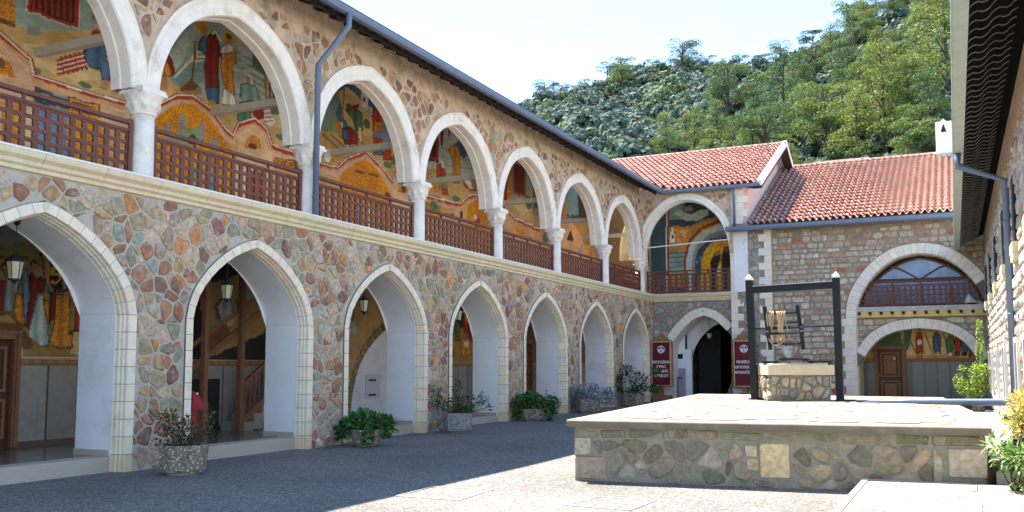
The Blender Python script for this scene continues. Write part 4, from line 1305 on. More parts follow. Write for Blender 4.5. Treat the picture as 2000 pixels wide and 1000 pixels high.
b = MB(); b.face([soff(9, -0.1)[:2]+(EH+0.16,), soff(37.4, -0.1)[:2]+(EH+0.16,), (wx(37.4)+5, 37.4, EH+3.4), (wx(9)+5, 9, EH+3.4)]); b.build('roof', M['tile'], RW)
k = 0; y = 8.0
while y < 37.3:                            # gutter in lengths with joints
    e_ = min(y+2.35, 37.38); b = MB(); w = 0.20; h = 0.15
    pr = [(0.0, 0.10), (0.0, 0.0), (-w*0.85, 0.0), (-w, 0.03), (-w, h), (-w+0.015, h), (-w+0.02, 0.03), (-0.02, 0.02)]
    for (o1, z1), (o2, z2) in zip(pr, pr[1:]):
        xa, xb = wx(y)-EO, wx(e_)-EO
        b.face([(xa+o1, y+0.006, EH+z1), (xb+o1, e_-0.006, EH+z1), (xb+o2, e_-0.006, EH+z2), (xa+o2, y+0.006, EH+z2)])
    b.face([(wx(e_)-EO+o, e_-0.006, EH+z) for o, z in pr[:6]])
    b.build('gutter', M['gutter_green'], RW)
    y = e_
gy = 20.4
gx = wx(gy)-EO-0.11
b = MB(); px_ = wx(gy)-0.09
b.tube([(gx, gy, EH+0.02), (gx, gy, EH-0.26), (px_, gy, EH-0.62), (px_, gy, 0.15)], 0.072, 14)
for z in (4.4, 2.6, 1.06, 0.80): b.lathe(px_, gy, [(0.082, z), (0.082, z+0.04)], 14)
b.build('downpipe', M['gutter'], RW, True)
# loose pipe lying across to the platform
b = MB(); b.tube([(px_, gy, 0.93), (px_-0.2, gy, 0.925), (10.6, gy+0.35, 0.90), (9.55, gy+0.55, 0.87)], [0.07, 0.07, 0.055, 0.04], 12)
b.lathe(px_-0.0, gy, [(0.085, 0.84), (0.085, 1.02)], 14)
tag(b.build('drain_pipe', M['gutter'], None, True), 'grey plastic pipe running from the right downpipe across the platform edge', 'pipe')
t = thing('valve', (px_-0.05, gy-0.12, 0.55), 'small metal stop valve with round handwheel low on the downpipe', 'valve')
b = MB(); b.tube([(px_-0.16, gy-0.05, 0.62), (px_+0.02, gy-0.10, 0.62)], 0.05, 8); b.tube([(px_-0.02, gy-0.1, 0.62), (px_-0.02, gy-0.1, 0.3)], 0.03, 8); b.build('valve_body', M['gutter'], t)
b = MB()
for pl in range(2):
    pts = [(px_-0.20+0.03*pl, gy-0.10+0.10*math.cos(q*math.pi/6), 0.60+0.10*math.sin(q*math.pi/6)) for q in range(13)]; b.tube(pts, 0.010, 5)
for q in range(3):
    c_, s_ = math.cos(q*math.pi/3), math.sin(q*math.pi/3); b.tube([(px_-0.19, gy-0.1-0.1*c_, 0.6-0.1*s_), (px_-0.19, gy-0.1+0.1*c_, 0.6+0.1*s_)], 0.008, 5)
b.build('handwheel', M['iron'], t)
# ================================================================ PLATFORM
PT = thing('stone_platform', (9, 18, 0), 'broad raised stone platform with cement rim and flagstone top carrying the well', 'platform')
ZP = 0.855
TOP = [(6.50, 12.36), (11.90, 13.10), (11.93, 15.10), (11.12, 25.60), (4.87, 26.00)]
def inset_poly(P, d):
    n = len(P); out = []
    for i in range(n):
        a, b, c = Vector(P[i-1]), Vector(P[i]), Vector(P[(i+1) % n])
        e1 = (b-a).normalized(); e2 = (c-b).normalized()
        n1 = Vector((-e1.y, e1.x)); n2 = Vector((-e2.y, e2.x))
        k = (n1+n2); k = k/max(0.2, k.dot(n1)); out.append(tuple(b+k*d))
    return out
W_ = inset_poly(TOP, 0.10)
b = MB()
fZ = lambda u, v, d: (u, v, d)
rgc = random.Random(3)
def subdiv(P, st):
    out = []
    for i in range(len(P)):
        a, c = Vector(P[i]), Vector(P[(i+1) % len(P)]); n = max(1, int((c-a).length/st))
        out += [tuple(a.lerp(c, k/n)+Vector((rgc.uniform(-0.006, 0.006), rgc.uniform(-0.006, 0.006)))*(k > 0)) for k in range(n)]
    return out
T2 = subdiv(TOP, 0.4); n = len(T2)
inn_ = [tuple(Vector(p)+(Vector((8.6, 19.5))-Vector(p)).normalized()*0.02) for p in T2]
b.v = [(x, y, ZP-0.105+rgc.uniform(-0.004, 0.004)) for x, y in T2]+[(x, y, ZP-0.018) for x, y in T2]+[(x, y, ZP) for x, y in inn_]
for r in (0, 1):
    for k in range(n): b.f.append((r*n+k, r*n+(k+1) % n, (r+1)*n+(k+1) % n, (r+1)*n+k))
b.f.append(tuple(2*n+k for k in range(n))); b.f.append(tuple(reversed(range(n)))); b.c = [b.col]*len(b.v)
b.c = [(0.15, 0.125, 0.09)]*n+[(0.18, 0.15, 0.11)]*n+[(0.31, 0.275, 0.215)]*n  # shade painted into the rim: sides darker than the sunlit top
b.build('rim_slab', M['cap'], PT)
b = MB()
for i in range(5):
    a, c = W_[i], W_[(i+1) % 5]
    b.face([(a[0], a[1], -0.05), (c[0], c[1], -0.05), (c[0], c[1], ZP-0.1), (a[0], a[1], ZP-0.1)])
b.build('wall', M['mortar_plat'], PT)
PALP = [(3, (0.27, 0.22, 0.15)), (3, (0.19, 0.17, 0.12)), (2, (0.33, 0.25, 0.16)), (2, (0.18, 0.14, 0.09)), (2, (0.40, 0.33, 0.24))]
SP = Stones(); rg = random.Random(41)
def side(i):
    a, c = Vector(W_[i]), Vector(W_[(i+1) % 5]); L = (c-a).length; e = (c-a)/L; nn = Vector((e.y, -e.x))
    return L, (lambda u, v, d: (a.x+e.x*u+nn.x*d, a.y+e.y*u+nn.y*d, v))
L0, f0 = side(0)
# named front blocks: corner stones and the yellow slab
blocks = [(0.0, 0.24, 0.36, 0.60, (0.42, 0.36, 0.27)), (0.0, 0.46, 0.03, 0.34, (0.36, 0.27, 0.19)),
          (2.55, 2.93, 0.13, 0.59, (0.62, 0.47, 0.26)), (2.36, 2.52, 0.40, 0.55, (0.50, 0.40, 0.27)), (2.38, 2.53, 0.22, 0.38, (0.48, 0.37, 0.23)),
          (4.86, 5.30, 0.22, 0.58, (0.50, 0.41, 0.30))]
for (a, c, z0, z1, cl) in blocks:
    q = [(a+0.02, z0), (c-0.02, z0), (c, z0+0.02), (c, z1-0.02), (c-0.02, z1), (a+0.02, z1), (a, z1-0.02), (a, z0+0.02)]
    q = [(x+rg.uniform(-0.006, 0.006), z+rg.uniform(-0.006, 0.006)) for x, z in q]
    mb = stone_mb(q, f0, 0.022, rg, cl, bev=0.05)
    SP.add(mb, 1.0, M['stone_lichen'])
def in_p(u, z):
    for (a, c, z0, z1, cl) in blocks:
        if a-0.03 < u < c+0.03 and z0-0.03 < z < z1+0.03: return True
    return False
coursed(SP, f0, 0, L0, 0.60, 0.745, 0.14, 0.44, rg, [(1, (0.22, 0.19, 0.12)), (1, (0.19, 0.16, 0.10)), (1, (0.26, 0.21, 0.13))], M['stone_lichen'], joint=0.010, depth=(0.004, 0.012))
rubble(SP, f0, 0, L0, 0.0, 0.60, 0.29, 0.155, 0.46, rg, PALP, M['stone_lichen'], inside=in_p, joint=0.012, depth=(0.008, 0.030), keep=0.25)
for i in (1, 2, 4):
    Li, fi = side(i)
    rubble(SP, fi, 0, Li, 0.0, 0.74, 0.36, 0.20, 0.42, rg, PALP, M['stone_lichen'], joint=0.022, depth=(0.010, 0.035), keep=0.27)
SP.flush(PT)
# flagstones on top
FI = inset_poly(TOP, 0.42)
SF = Stones()
def in_poly(P, x, y):
    c = False; n = len(P)
    for i in range(n):
        (x1, y1), (x2, y2) = P[i], P[i-1]
        if (y1 > y) != (y2 > y) and x < (x2-x1)*(y-y1)/(y2-y1)+x1: c = not c
    return c
out_f = lambda u, v: (not in_poly(FI, u, v)) or math.hypot(u-8.126, v-21.7) < 0.75
for p, poly in cells(4.6, 12, 12.5, 26.2, 0.46, 0.40, 0.45, rg, out_f):
    poly = [pull(p, q, out_f) if out_f(*q) else q for q in poly]
    rp = round_poly(poly, 0.014, rg, keep=0.14, wob=0.008)
    if rp is None or area(rp) < 0.004: continue
    cl = pick([(4, (0.31, 0.28, 0.24)), (2, (0.33, 0.27, 0.22)), (2, (0.22, 0.215, 0.185)), (1, (0.27, 0.19, 0.15))], rg)
    mb = MB(); h = rg.uniform(0.006, 0.014); mb.prism(rp, lambda u, v, d: (u, v, ZP+d), -0.004, h, cl)
    SF.add(mb, weight((p[0], p[1], ZP), area(rp)), M['flag'])
SF.flush(PT, 'flagstone', 'flagstone_mass')

# ================================================================ WELL
CW = Vector((8.126, 21.75))
WL = thing('well_head', (CW.x, CW.y, ZP), 'low square well head of rough stones with a pale stone rim', 'well')
ra = R_(24)
def rot(u, v): return (CW.x+u*math.cos(ra)-v*math.sin(ra), CW.y+u*math.sin(ra)+v*math.cos(ra))
hs = 0.64
def wside(i):
    t = ra+i*math.pi/2; e = Vector((math.cos(t), math.sin(t))); nn = Vector((e.y, -e.x)); a = CW-e*hs+nn*hs
    return lambda u, v, d: (a.x+e.x*u+nn.x*d, a.y+e.y*u+nn.y*d, v)
b = MB(); cs = [rot(sx*hs, sy*hs) for sx, sy in ((-1, -1), (1, -1), (1, 1), (-1, 1))]
for i in range(4):
    a, c = cs[i], cs[(i+1) % 4]; b.face([(a[0], a[1], ZP-0.02), (c[0], c[1], ZP-0.02), (c[0], c[1], 1.44), (a[0], a[1], 1.44)])
b.build('shaft_wall', M['mortar_plat'], WL)
SW = Stones()
PWL = [(2, (0.38, 0.34, 0.26)), (2, (0.30, 0.31, 0.26)), (2, (0.42, 0.34, 0.24)), (1, (0.48, 0.36, 0.22)), (1, (0.50, 0.47, 0.42))]
for i in range(4):
    rubble(SW, wside(i), -0.02, 2*hs+0.02, ZP, 1.43, 0.125, 0.25, 0.46, rg, PWL, M['stone'], joint=0.018, depth=(0.03, 0.09), keep=0.2)
SW.flush(WL)
hc = 0.715
b = MB(); oc = [rot(sx*hc, sy*hc) for sx, sy in ((-1, -1), (1, -1), (1, 1), (-1, 1))]; ic = [rot(sx*0.42, sy*0.42) for sx, sy in ((-1, -1), (1, -1), (1, 1), (-1, 1))]
for z0, z1, c_ in ((1.43, 1.645, (0.60, 0.52, 0.36)),):
    for i in range(4):
        a, c = oc[i], oc[(i+1) % 4]; d, e_ = ic[i], ic[(i+1) % 4]
        b.face([(a[0], a[1], z0), (c[0], c[1], z0), (c[0], c[1], z1), (a[0], a[1], z1)], c_)
        b.face([(a[0], a[1], z1), (c[0], c[1], z1), (e_[0], e_[1], z1), (d[0], d[1], z1)], (0.62, 0.58, 0.50))
        b.face([(d[0], d[1], z0), (e_[0], e_[1], z0), (e_[0], e_[1], z1), (d[0], d[1], z1)], c_)
        b.face([(a[0], a[1], z0), (c[0], c[1], z0), (e_[0], e_[1], z0), (d[0], d[1], z0)], c_)
b.build('rim', M['lime'], WL)
b = MB()
for i in range(4):
    oc2 = [rot(sx*0.60, sy*0.60) for sx, sy in ((-1, -1), (1, -1), (1, 1), (-1, 1))]
b.prism(oc2, fZ, 1.647, 1.68, (0.64, 0.60, 0.52)); b.build('rim_step', M['lime'], WL)
for nm, x0, x1, y0, z in (('cover_plate', 7.50, 7.84, 21.55, 1.700), ('cover_plate', 7.90, 8.50, 21.35, 1.76), ('cover_plate', 8.46, 9.00, 21.62, 1.705)):
    b = MB(); b.box(x0, x1, y0, y0+0.5, z, z+0.035); b.box(x0+0.05, x0+0.1, y0+0.05, y0+0.45, z-0.03, z); b.box(x1-0.1, x1-0.05, y0+0.05, y0+0.45, z-0.03, z); b.build(nm, M['iron'], WL)
# winch frame
WF = thing('winch_frame', (8.17, 21.72, ZP), 'black iron goal shaped frame with pointed posts standing over the well', 'well frame')
for x, zt, lean in ((7.285, 3.60, -0.075), (9.135, 3.58, -0.015)):
    b = MB(); y = 21.72
    b.beam((x, y, ZP), (x+lean, y, zt), 0.155, 0.155, up=(0, 1, 0))
    o = b.build('post', M['iron'], WF)
    b = MB(); xx = x+lean; b.lathe(xx, y, [(0.115, zt), (0.115, zt+0.05), (0.09, zt+0.06), (0.02, zt+0.13), (0.001, zt+0.14)], 4, rot=math.pi/4); b.build('post_cap', M['white'], o)
    b = MB(); b.box(x-0.12 if x < 8 else x-0.1, x+0.12 if x < 8 else x+0.33, y-0.14, y+0.14, ZP+0.012, ZP+0.035); b.build('base_plate', M['iron'], WF)
b = MB(); b.beam((7.22, 21.72, 3.37), (9.12, 21.72, 3.42), 0.14, 0.15, up=(0, 0, 1)); b.build('crossbar', M['iron'], WF)
b = MB(); b.beam((7.25, 21.72, 3.455), (9.08, 21.72, 3.505), 0.12, 0.012); b.build('crossbar_top', M['white'], WF)
WD = thing('windlass', (8.0, 21.72, 2.48), 'black iron windlass reel with crossed arms hung on the axle of the well frame', 'windlass')
b = MB(); b.tube([(7.25, 21.72, 2.47), (9.13, 21.72, 2.52)], 0.022, 8); b.build('axle', M['iron'], WD)
tl = R_(6)
for x in (7.60, 8.33):
    b = MB(); c_ = Vector((x, 21.72, 2.49)); s_ = Vector((math.sin(tl), 0.06, -math.cos(tl)))
    b.beam(c_-s_*0.50, c_+s_*0.50, 0.10, 0.075, up=(1, 0, 0)); b.build('long_arm', M['iron'], WD)
    b = MB(); d_ = Vector((-0.12, 0.92, 0.36)).normalized()
    b.beam(c_-d_*0.45+Vector((0.03, 0, 0)), c_+d_*0.45+Vector((0.03, 0, 0)), 0.13, 0.09, up=(1, 0, 0)); b.build('cross_arm', M['iron'], WD)
for (dz, dy, dx) in ((0.34, 0.0, -0.02), (-0.36, 0.03, 0.05), (0.14, 0.36, 0.0), (-0.14, -0.38, 0.0), (0.0, 0.0, 0.0)):
    b = MB(); b.tube([(7.58+dx, 21.72+dy, 2.49+dz-0.01), (8.33+dx, 21.72+dy, 2.49+dz+0.01)], 0.034, 6); b.build('rung', M['iron'], WD)
RP = thing('rope_coil', (7.86, 21.66, 2.8), 'tan rope hung in long loops over the windlass rungs', 'rope')
rr = random.Random(9)
for k in range(9):
    x = 7.62+k*0.038+(0.06 if k > 3 else 0); zb = 2.16+0.05*rr.random()+(0.16 if k < 3 else 0) - (0.05 if k in (3, 4) else 0)
    sx = rr.uniform(-0.04, 0.05); b = MB(); pts = []
    for q in range(17):
        t = q/16*2*math.pi; pts.append((x+sx*(1-math.cos(t))/2+0.02*math.sin(2*t+k), 21.70+0.07*math.sin(t)-0.01*k % 3*0.01, (2.86+zb)/2+(2.86-zb)/2*math.cos(t)))
    b.tube(pts, 0.015, 6); b.build('rope_loop', M['rope'], RP, True)
b = MB(); b.tube([(7.98, 21.68, 2.84), (8.05, 21.65, 2.5), (8.10, 21.62, 2.25), (8.20, 21.60, 2.16)], 0.012, 6); b.tube([(7.62, 21.66, 2.25), (7.74, 21.62, 2.10), (7.86, 21.62, 2.11), (7.98, 21.64, 2.2)], 0.014, 6)
b.build('rope_end', M['rope'], RP, True)
BK = thing('bucket', (8.10, 21.5, 1.80), 'zinc bucket with wire handle standing on the well cover', 'bucket')
b = MB(); b.lathe(8.10, 21.5, [(0.115, 1.797), (0.12, 1.81), (0.165, 2.03), (0.178, 2.035), (0.178, 2.05), (0.165, 2.05), (0.155, 2.03), (0.11, 1.83)], 20, cap=False)
b.lathe(8.10, 21.5, [(0.146, 1.93), (0.151, 1.935), (0.149, 1.945)], 20, cap=False); b.build('pail', M['zinc'], BK, True)
b = MB(); b.tube([(8.10+0.175*math.cos(t*math.pi/10), 21.5, 2.04+0.19*math.sin(t*math.pi/10)) for t in range(11)], 0.008, 6); b.build('handle', M['zinc'], BK)

# ================================================================ RAISED PAVING, RIGHT FOREGROUND
rg = random.Random(51)
PV = thing('raised_paving', (11.4, 12, 0), 'raised crazy paved terrace with a white edge in the right foreground', 'paving')
b = MB(); b.box(10.40, 12.62, 4.0, 13.0, -0.02, 0.165); b.box(10.402, 10.47, 4.0, 12.9, 0.165, 0.182); b.box(11.95, 12.62, 13.0, 37.4, -0.02, 0.165); b.build('bed', M['grout'], PV)
SF = Stones()
PALF = [(4, (0.33, 0.32, 0.27)), (2, (0.24, 0.28, 0.26)), (2, (0.36, 0.32, 0.25)), (1, (0.33, 0.26, 0.20))]
for (x0, x1, y0, y1) in ((10.49, 11.70, 6.5, 12.93), (11.73, 12.6, 6.5, 12.93), (11.97, 12.55, 13.0, 36.5)):
    fb = None
    if y1 > 30: fb = lambda u, v: u > wx(v)-0.03
    elif x0 < 11: fb = lambda u, v: v > 12.30+(u-6.5)*0.137 - 0.0
    for p, poly in cells(x0, x1, y0, y1, 0.52, 0.30, 0.45, rg, fb):
        if fb: poly = [pull(p, q, fb) if fb(*q) else q for q in poly]
        rp = round_poly(poly, 0.012, rg, keep=0.12, wob=0.006)
        if rp is None or area(rp) < 0.004: continue
        mb = MB(); mb.prism(rp, fZ, 0.160, 0.165+rg.uniform(0.004, 0.011), pick(PALF, rg, 0.08)); SF.add(mb, weight((p[0], p[1], 0.17), area(rp)), M['flag'])
SF.flush(PV, 'flagstone', 'flagstone_mass')
b = MB(); b.tube([(11.715, 7, 0.172), (11.71, 9.5, 0.173), (11.735, 11, 0.172), (11.70, 12.2, 0.173), (11.71, 12.9, 0.172)], 0.008, 5); b.build('crack_joint', M['joint'], PV)
b = MB(); b.box(11.93, 12.6, 13.02, 13.3, 0.166, 0.30); b.box(11.97, 12.6, 13.3, 15.4, 0.166, 0.26); b.build('step_block', M['cap_plain'], PV)
# drain covers in the courtyard
for P, lb in (([(5.20, 9.95), (5.14, 10.95), (6.02, 11.05), (6.10, 9.95)], 'square paved drain cover with pale frame, left of the two in the courtyard'),
              ([(7.40, 10.15), (7.46, 10.98), (8.24, 11.00), (8.20, 10.10)], 'square paved drain cover with pale frame, nearer the raised platform')):
    c_ = Vector((sum(p[0] for p in P)/4, sum(p[1] for p in P)/4)); t = thing('drain_cover', (c_.x, c_.y, 0), lb, 'drain cover', 'drain covers in the courtyard')
    b = MB(); I = [tuple(Vector(p)+(c_-Vector(p))*0.07) for p in P]
    for i in range(4):
        a, c = P[i], P[(i+1) % 4]; d, e_ = I[i], I[(i+1) % 4]
        b.face([(a[0], a[1], 0.010), (c[0], c[1], 0.010), (e_[0], e_[1], 0.010), (d[0], d[1], 0.010)]); b.face([(a[0], a[1], 0), (c[0], c[1], 0), (c[0], c[1], 0.010), (a[0], a[1], 0.010)])
    b.build('frame', M['grout'], t)
    b = MB(); b.face([(p[0], p[1], 0.005) for p in I]); b.build('lid', M['ground'], t)
    m1, m2 = (Vector(I[0])+Vector(I[1]))/2, (Vector(I[2])+Vector(I[3]))/2
    b = MB(); b.beam((m1.x, m1.y, 0.007), (m2.x, m2.y, 0.007), 0.012, 0.006); b.build('seam', M['grout'], t)
# coiled black hoses behind the platform corner
HS = MB(); rr = random.Random(4)
for k in range(11):
    pts = []; r0 = 0.28+0.10*rr.random(); z0 = 0.30+0.028*k; ph = rr.random()*6
    for q in range(19):
        t = q/18*2*math.pi; pts.append((12.28+r0*0.62*math.cos(t+ph)+rr.uniform(-.012, .012), 14.45+r0*1.9*math.sin(t+ph), z0+0.02*math.sin(3*t+k)))
    HS.tube(pts, 0.021, 6)
tag(HS.build('hose_pile', M['hose'], None, True), 'pile of coiled black hoses lying behind the platform corner', 'hose')
# painted wall scenes: (shape, colour, coordinates in metres on the wall, width or folds, outline)
PC = {'arch': (0.60, 0.32, 0.15), 'archl': (0.68, 0.42, 0.24), 'blk': (0.02, 0.018, 0.016), 'blu': (0.07, 0.13, 0.2), 'blul': (0.17, 0.22, 0.27), 'brn': (0.16, 0.07, 0.035), 'dblue': (0.04, 0.065, 0.075), 'dbr': (0.06, 0.03, 0.02), 'gold': (0.62, 0.23, 0.035), 'goldl': (0.72, 0.35, 0.06), 'grn': (0.09, 0.16, 0.08), 'grnl': (0.22, 0.3, 0.12), 'gry': (0.26, 0.27, 0.25), 'mar': (0.22, 0.035, 0.03), 'och': (0.5, 0.33, 0.14), 'ochd': (0.34, 0.21, 0.08), 'ochl': (0.6, 0.44, 0.22), 'olv': (0.22, 0.19, 0.08), 'org': (0.58, 0.24, 0.06), 'pnk': (0.6, 0.38, 0.24), 'red': (0.38, 0.06, 0.035), 'skin': (0.42, 0.22, 0.11), 'sky': (0.07, 0.15, 0.18), 'teal': (0.2, 0.3, 0.27), 'teall': (0.34, 0.43, 0.37), 'tealw': (0.46, 0.52, 0.45), 'whi': (0.72, 0.68, 0.58)}
F_G1 = [
 ('p', 'och', [9.47, 8.14, 13.3, 9.65, 13.44, 6.3, 9.58, 5.92], 0, 0),
 ('p', 'ochl', [10.27, 6.91, 10.63, 7.34, 11.57, 7.5, 12.29, 8.23, 13.34, 8.7, 13.39, 7.44, 11.6, 6.84], 0, 0),
 ('p', 'teall', [9.47, 8.14, 12.24, 9.23, 12.48, 8.4, 12.35, 8.1, 11.65, 7.82, 10.63, 7.48, 10.04, 7.55], 0, 0),
 ('p', 'tealw', [11.62, 8.4, 12.27, 8.63, 12.31, 8.53, 11.65, 8.31], 0, 0),
 ('p', 'gry', [11.87, 8.44, 12, 8.49, 12.02, 8.16, 11.88, 8.08], 0, 0),
 ('p', 'dbr', [11.9, 8.4, 11.98, 8.45, 11.99, 8.19, 11.91, 8.14], 0, 0),
 ('p', 'gry', [10.54, 7.54, 10.8, 7.61, 10.83, 7.44, 10.53, 7.38], 0, 0),
 ('p', 'org', [9.47, 8.14, 10.26, 8.45, 10.33, 7.49, 9.5, 7.45], 0, 0),
 ('p', 'brn', [9.5, 7.54, 10.33, 7.51, 10.34, 7.42, 9.5, 7.45], 0, 0),
 ('p', 'whi', [10.49, 8.54, 11.57, 8.97, 11.6, 7.82, 10.52, 7.79], 0, 0),
 ('p', 'red', [10.51, 8.55, 11.54, 8.96, 11.57, 7.84, 10.55, 7.81], 0, 0),
 ('p', 'dbr', [10.57, 8.57, 11.46, 8.93, 11.49, 7.9, 10.61, 7.86], 0, 0),
 ('l', 'red', [10.62, 8.41, 10.66, 7.88], 0.035, 0),
 ('l', 'red', [10.74, 8.45, 10.78, 7.89], 0.035, 0),
 ('l', 'red', [10.86, 8.5, 10.9, 7.9], 0.035, 0),
 ('l', 'red', [10.98, 8.55, 11.03, 7.91], 0.035, 0),
 ('l', 'red', [11.11, 8.59, 11.15, 7.93], 0.035, 0),
 ('l', 'red', [11.23, 8.64, 11.28, 7.94], 0.035, 0),
 ('l', 'red', [11.36, 8.69, 11.41, 7.95], 0.035, 0),
 ('p', 'och', [10.98, 7.6, 11.61, 7.79, 11.79, 7.69, 11.14, 7.42, 10.54, 7.21, 10.54, 7.32], 0, 0),
 ('p', 'ochl', [11.32, 7.69, 11.89, 7.94, 12.39, 8.48, 12.49, 8.3, 11.79, 7.67], 0, 0),
 ('p', 'org', [11.16, 7.11, 11.42, 7.32, 11.77, 7.49, 11.81, 7.19, 11.6, 7.03, 11.32, 6.89, 11.21, 6.99], 0, 0),
 ('l', 'blk', [11.24, 7.19, 11.32, 6.91], 0.03, 0),
 ('l', 'blk', [11.33, 7.24, 11.41, 6.95], 0.03, 0),
 ('l', 'blk', [11.43, 7.28, 11.51, 7], 0.03, 0),
 ('l', 'blk', [11.53, 7.33, 11.61, 7.05], 0.03, 0),
 ('l', 'blk', [11.62, 7.38, 11.7, 7.1], 0.03, 0),
 ('l', 'blk', [11.72, 7.43, 11.8, 7.14], 0.03, 0),
 ('l', 'red', [11.18, 7.11, 11.78, 7.44], 0.03, 0),
 ('l', 'red', [11.18, 7.03, 11.78, 7.35], 0.03, 0),
 ('l', 'red', [11.19, 6.95, 11.78, 7.27], 0.03, 0),
 ('l', 'red', [11.19, 6.86, 11.79, 7.18], 0.03, 0),
 ('l', 'whi', [11.2, 7.08, 11.78, 7.4], 0.012, 0),
 ('l', 'whi', [11.21, 7, 11.78, 7.31], 0.012, 0),
 ('l', 'whi', [11.21, 6.91, 11.79, 7.23], 0.012, 0),
 ('e', 'red', [11.86, 7.77, 12.16, 7.87, 12, 7.95, 12.02, 7.69], 0, 0),
 ('p', 'blu', [11.73, 7.5, 11.86, 7.67, 12.17, 7.75, 12.24, 7.41, 12.34, 7.4, 12.33, 7.06, 12.16, 7.03, 12.09, 7.21, 11.88, 7.19, 11.76, 7.29], 1, 1),
 ('p', 'skin', [12.16, 7.03, 12.3, 7.05, 12.33, 6.93, 12.14, 6.93], 0, 0),
 ('p', 'grnl', [12.46, 7.68, 12.77, 7.78, 12.8, 7.16, 12.48, 7.06], 1, 1),
 ('p', 'mar', [12.51, 8.29, 12.66, 8.34, 12.8, 8.26, 12.84, 7.87, 12.81, 7.38, 12.67, 7.4, 12.48, 7.23, 12.39, 7.73, 12.39, 8.12], 1, 1),
 ('e', 'skin', [12.49, 8.38, 12.68, 8.45, 12.58, 8.53, 12.59, 8.31], 0, 0),
 ('e', 'brn', [12.48, 8.45, 12.67, 8.52, 12.58, 8.54, 12.58, 8.43], 0, 0),
 ('e', 'brn', [12.52, 8.32, 12.65, 8.36, 12.58, 8.39, 12.59, 8.29], 0, 0),
 ('p', 'skin', [12.53, 7.08, 12.62, 7.1, 12.62, 7.06, 12.47, 7.02], 0, 0),
 ('p', 'skin', [12.66, 7.12, 12.75, 7.14, 12.8, 7.11, 12.66, 7.07], 0, 0),
 ('e', 'skin', [12.67, 7.97, 12.75, 8, 12.71, 8.01, 12.71, 7.95], 0, 0),
 ('e', 'grn', [10.66, 6.77, 10.86, 6.83, 10.76, 6.86, 10.76, 6.75], 0, 0),
 ('e', 'grn', [11.63, 6.78, 11.94, 6.87, 11.78, 6.88, 11.79, 6.77], 0, 0),
 ('e', 'olv', [12.07, 6.85, 12.28, 6.9, 12.17, 6.9, 12.17, 6.85], 0, 0),
 ('l', 'red', [9.5, 7.45, 10.06, 7.22, 10.55, 6.98, 10.63, 6.95, 10.72, 6.68, 11.61, 6.66, 12.72, 6.69, 13.42, 6.77], 0.1, 0),
 ('l', 'whi', [9.5, 7.49, 10.06, 7.26, 10.55, 7.01, 10.63, 6.98, 10.72, 6.71, 11.61, 6.7, 12.72, 6.73, 13.42, 6.82], 0.02, 0),
 ('p', 'arch', [9.51, 7.42, 10.06, 7.18, 10.55, 6.94, 10.64, 6.91, 10.72, 6.64, 11.61, 6.63, 12.72, 6.65, 13.42, 6.73, 13.5, 4.84, 9.64, 4.83], 0, 0),
 ('l', 'pnk', [9.46, 7.33, 10.01, 7.1, 10.5, 6.85, 10.58, 6.82, 10.66, 6.55, 11.55, 6.53, 12.65, 6.55, 13.35, 6.63], 0.035, 0),
 ('l', 'pnk', [9.46, 7.26, 10.01, 7.03, 10.5, 6.78, 10.58, 6.75, 10.67, 6.48, 11.56, 6.46, 12.66, 6.47, 13.35, 6.55], 0.035, 0),
 ('p', 'archl', [9.8, 6.85, 10.17, 6.9, 10.51, 6.8, 10.7, 6.47, 10.76, 5.32, 9.62, 5.16, 9.54, 6.86], 0, 0),
 ('p', 'gold', [9.81, 6.77, 10.08, 6.83, 10.27, 6.78, 10.38, 6.58, 9.73, 6.48], 0, 0),
 ('e', 'brn', [10.03, 6.71, 10.18, 6.76, 10.1, 6.82, 10.11, 6.65], 0, 0),
 ('p', 'brn', [10.74, 6.5, 12.12, 6.54, 12.13, 6.29, 10.75, 6.23], 0, 0),
 ('p', 'dblue', [10.78, 6.47, 11.45, 6.49, 11.47, 5.94, 10.81, 5.92], 0, 0),
 ('p', 'gold', [11.47, 6.49, 12.07, 6.51, 12.09, 6.18, 11.48, 6.15], 0, 0),
 ('e', 'gry', [10.84, 6.34, 11.09, 6.41, 10.96, 6.44, 10.97, 6.31], 0, 0),
 ('e', 'gry', [11.02, 6.17, 11.43, 6.27, 11.22, 6.27, 11.23, 6.16], 0, 0),
 ('l', 'gry', [11.13, 6.48, 11.4, 6.47], 0.03, 0),
 ('l', 'brn', [11.51, 6.43, 12.03, 6.44], 0.02, 0),
 ('l', 'brn', [11.52, 6.36, 12.03, 6.37], 0.02, 0),
 ('l', 'brn', [11.52, 6.29, 12.03, 6.31], 0.02, 0),
 ('l', 'brn', [11.52, 6.23, 12.04, 6.24], 0.02, 0),
 ('p', 'pnk', [12.17, 6.48, 12.79, 6.51, 12.8, 6.25, 12.18, 6.2], 0, 0),
 ('p', 'gold', [11.41, 6.26, 12.2, 6.25, 12.25, 5.18, 11.45, 5.46], 0, 0),
 ('p', 'blul', [10.79, 6.19, 11.42, 6.16, 11.46, 5.27, 10.83, 5.42], 0, 0),
 ('p', 'org', [10.12, 6.11, 10.46, 6.12, 10.5, 5.35, 10.16, 5.37], 0, 0)]
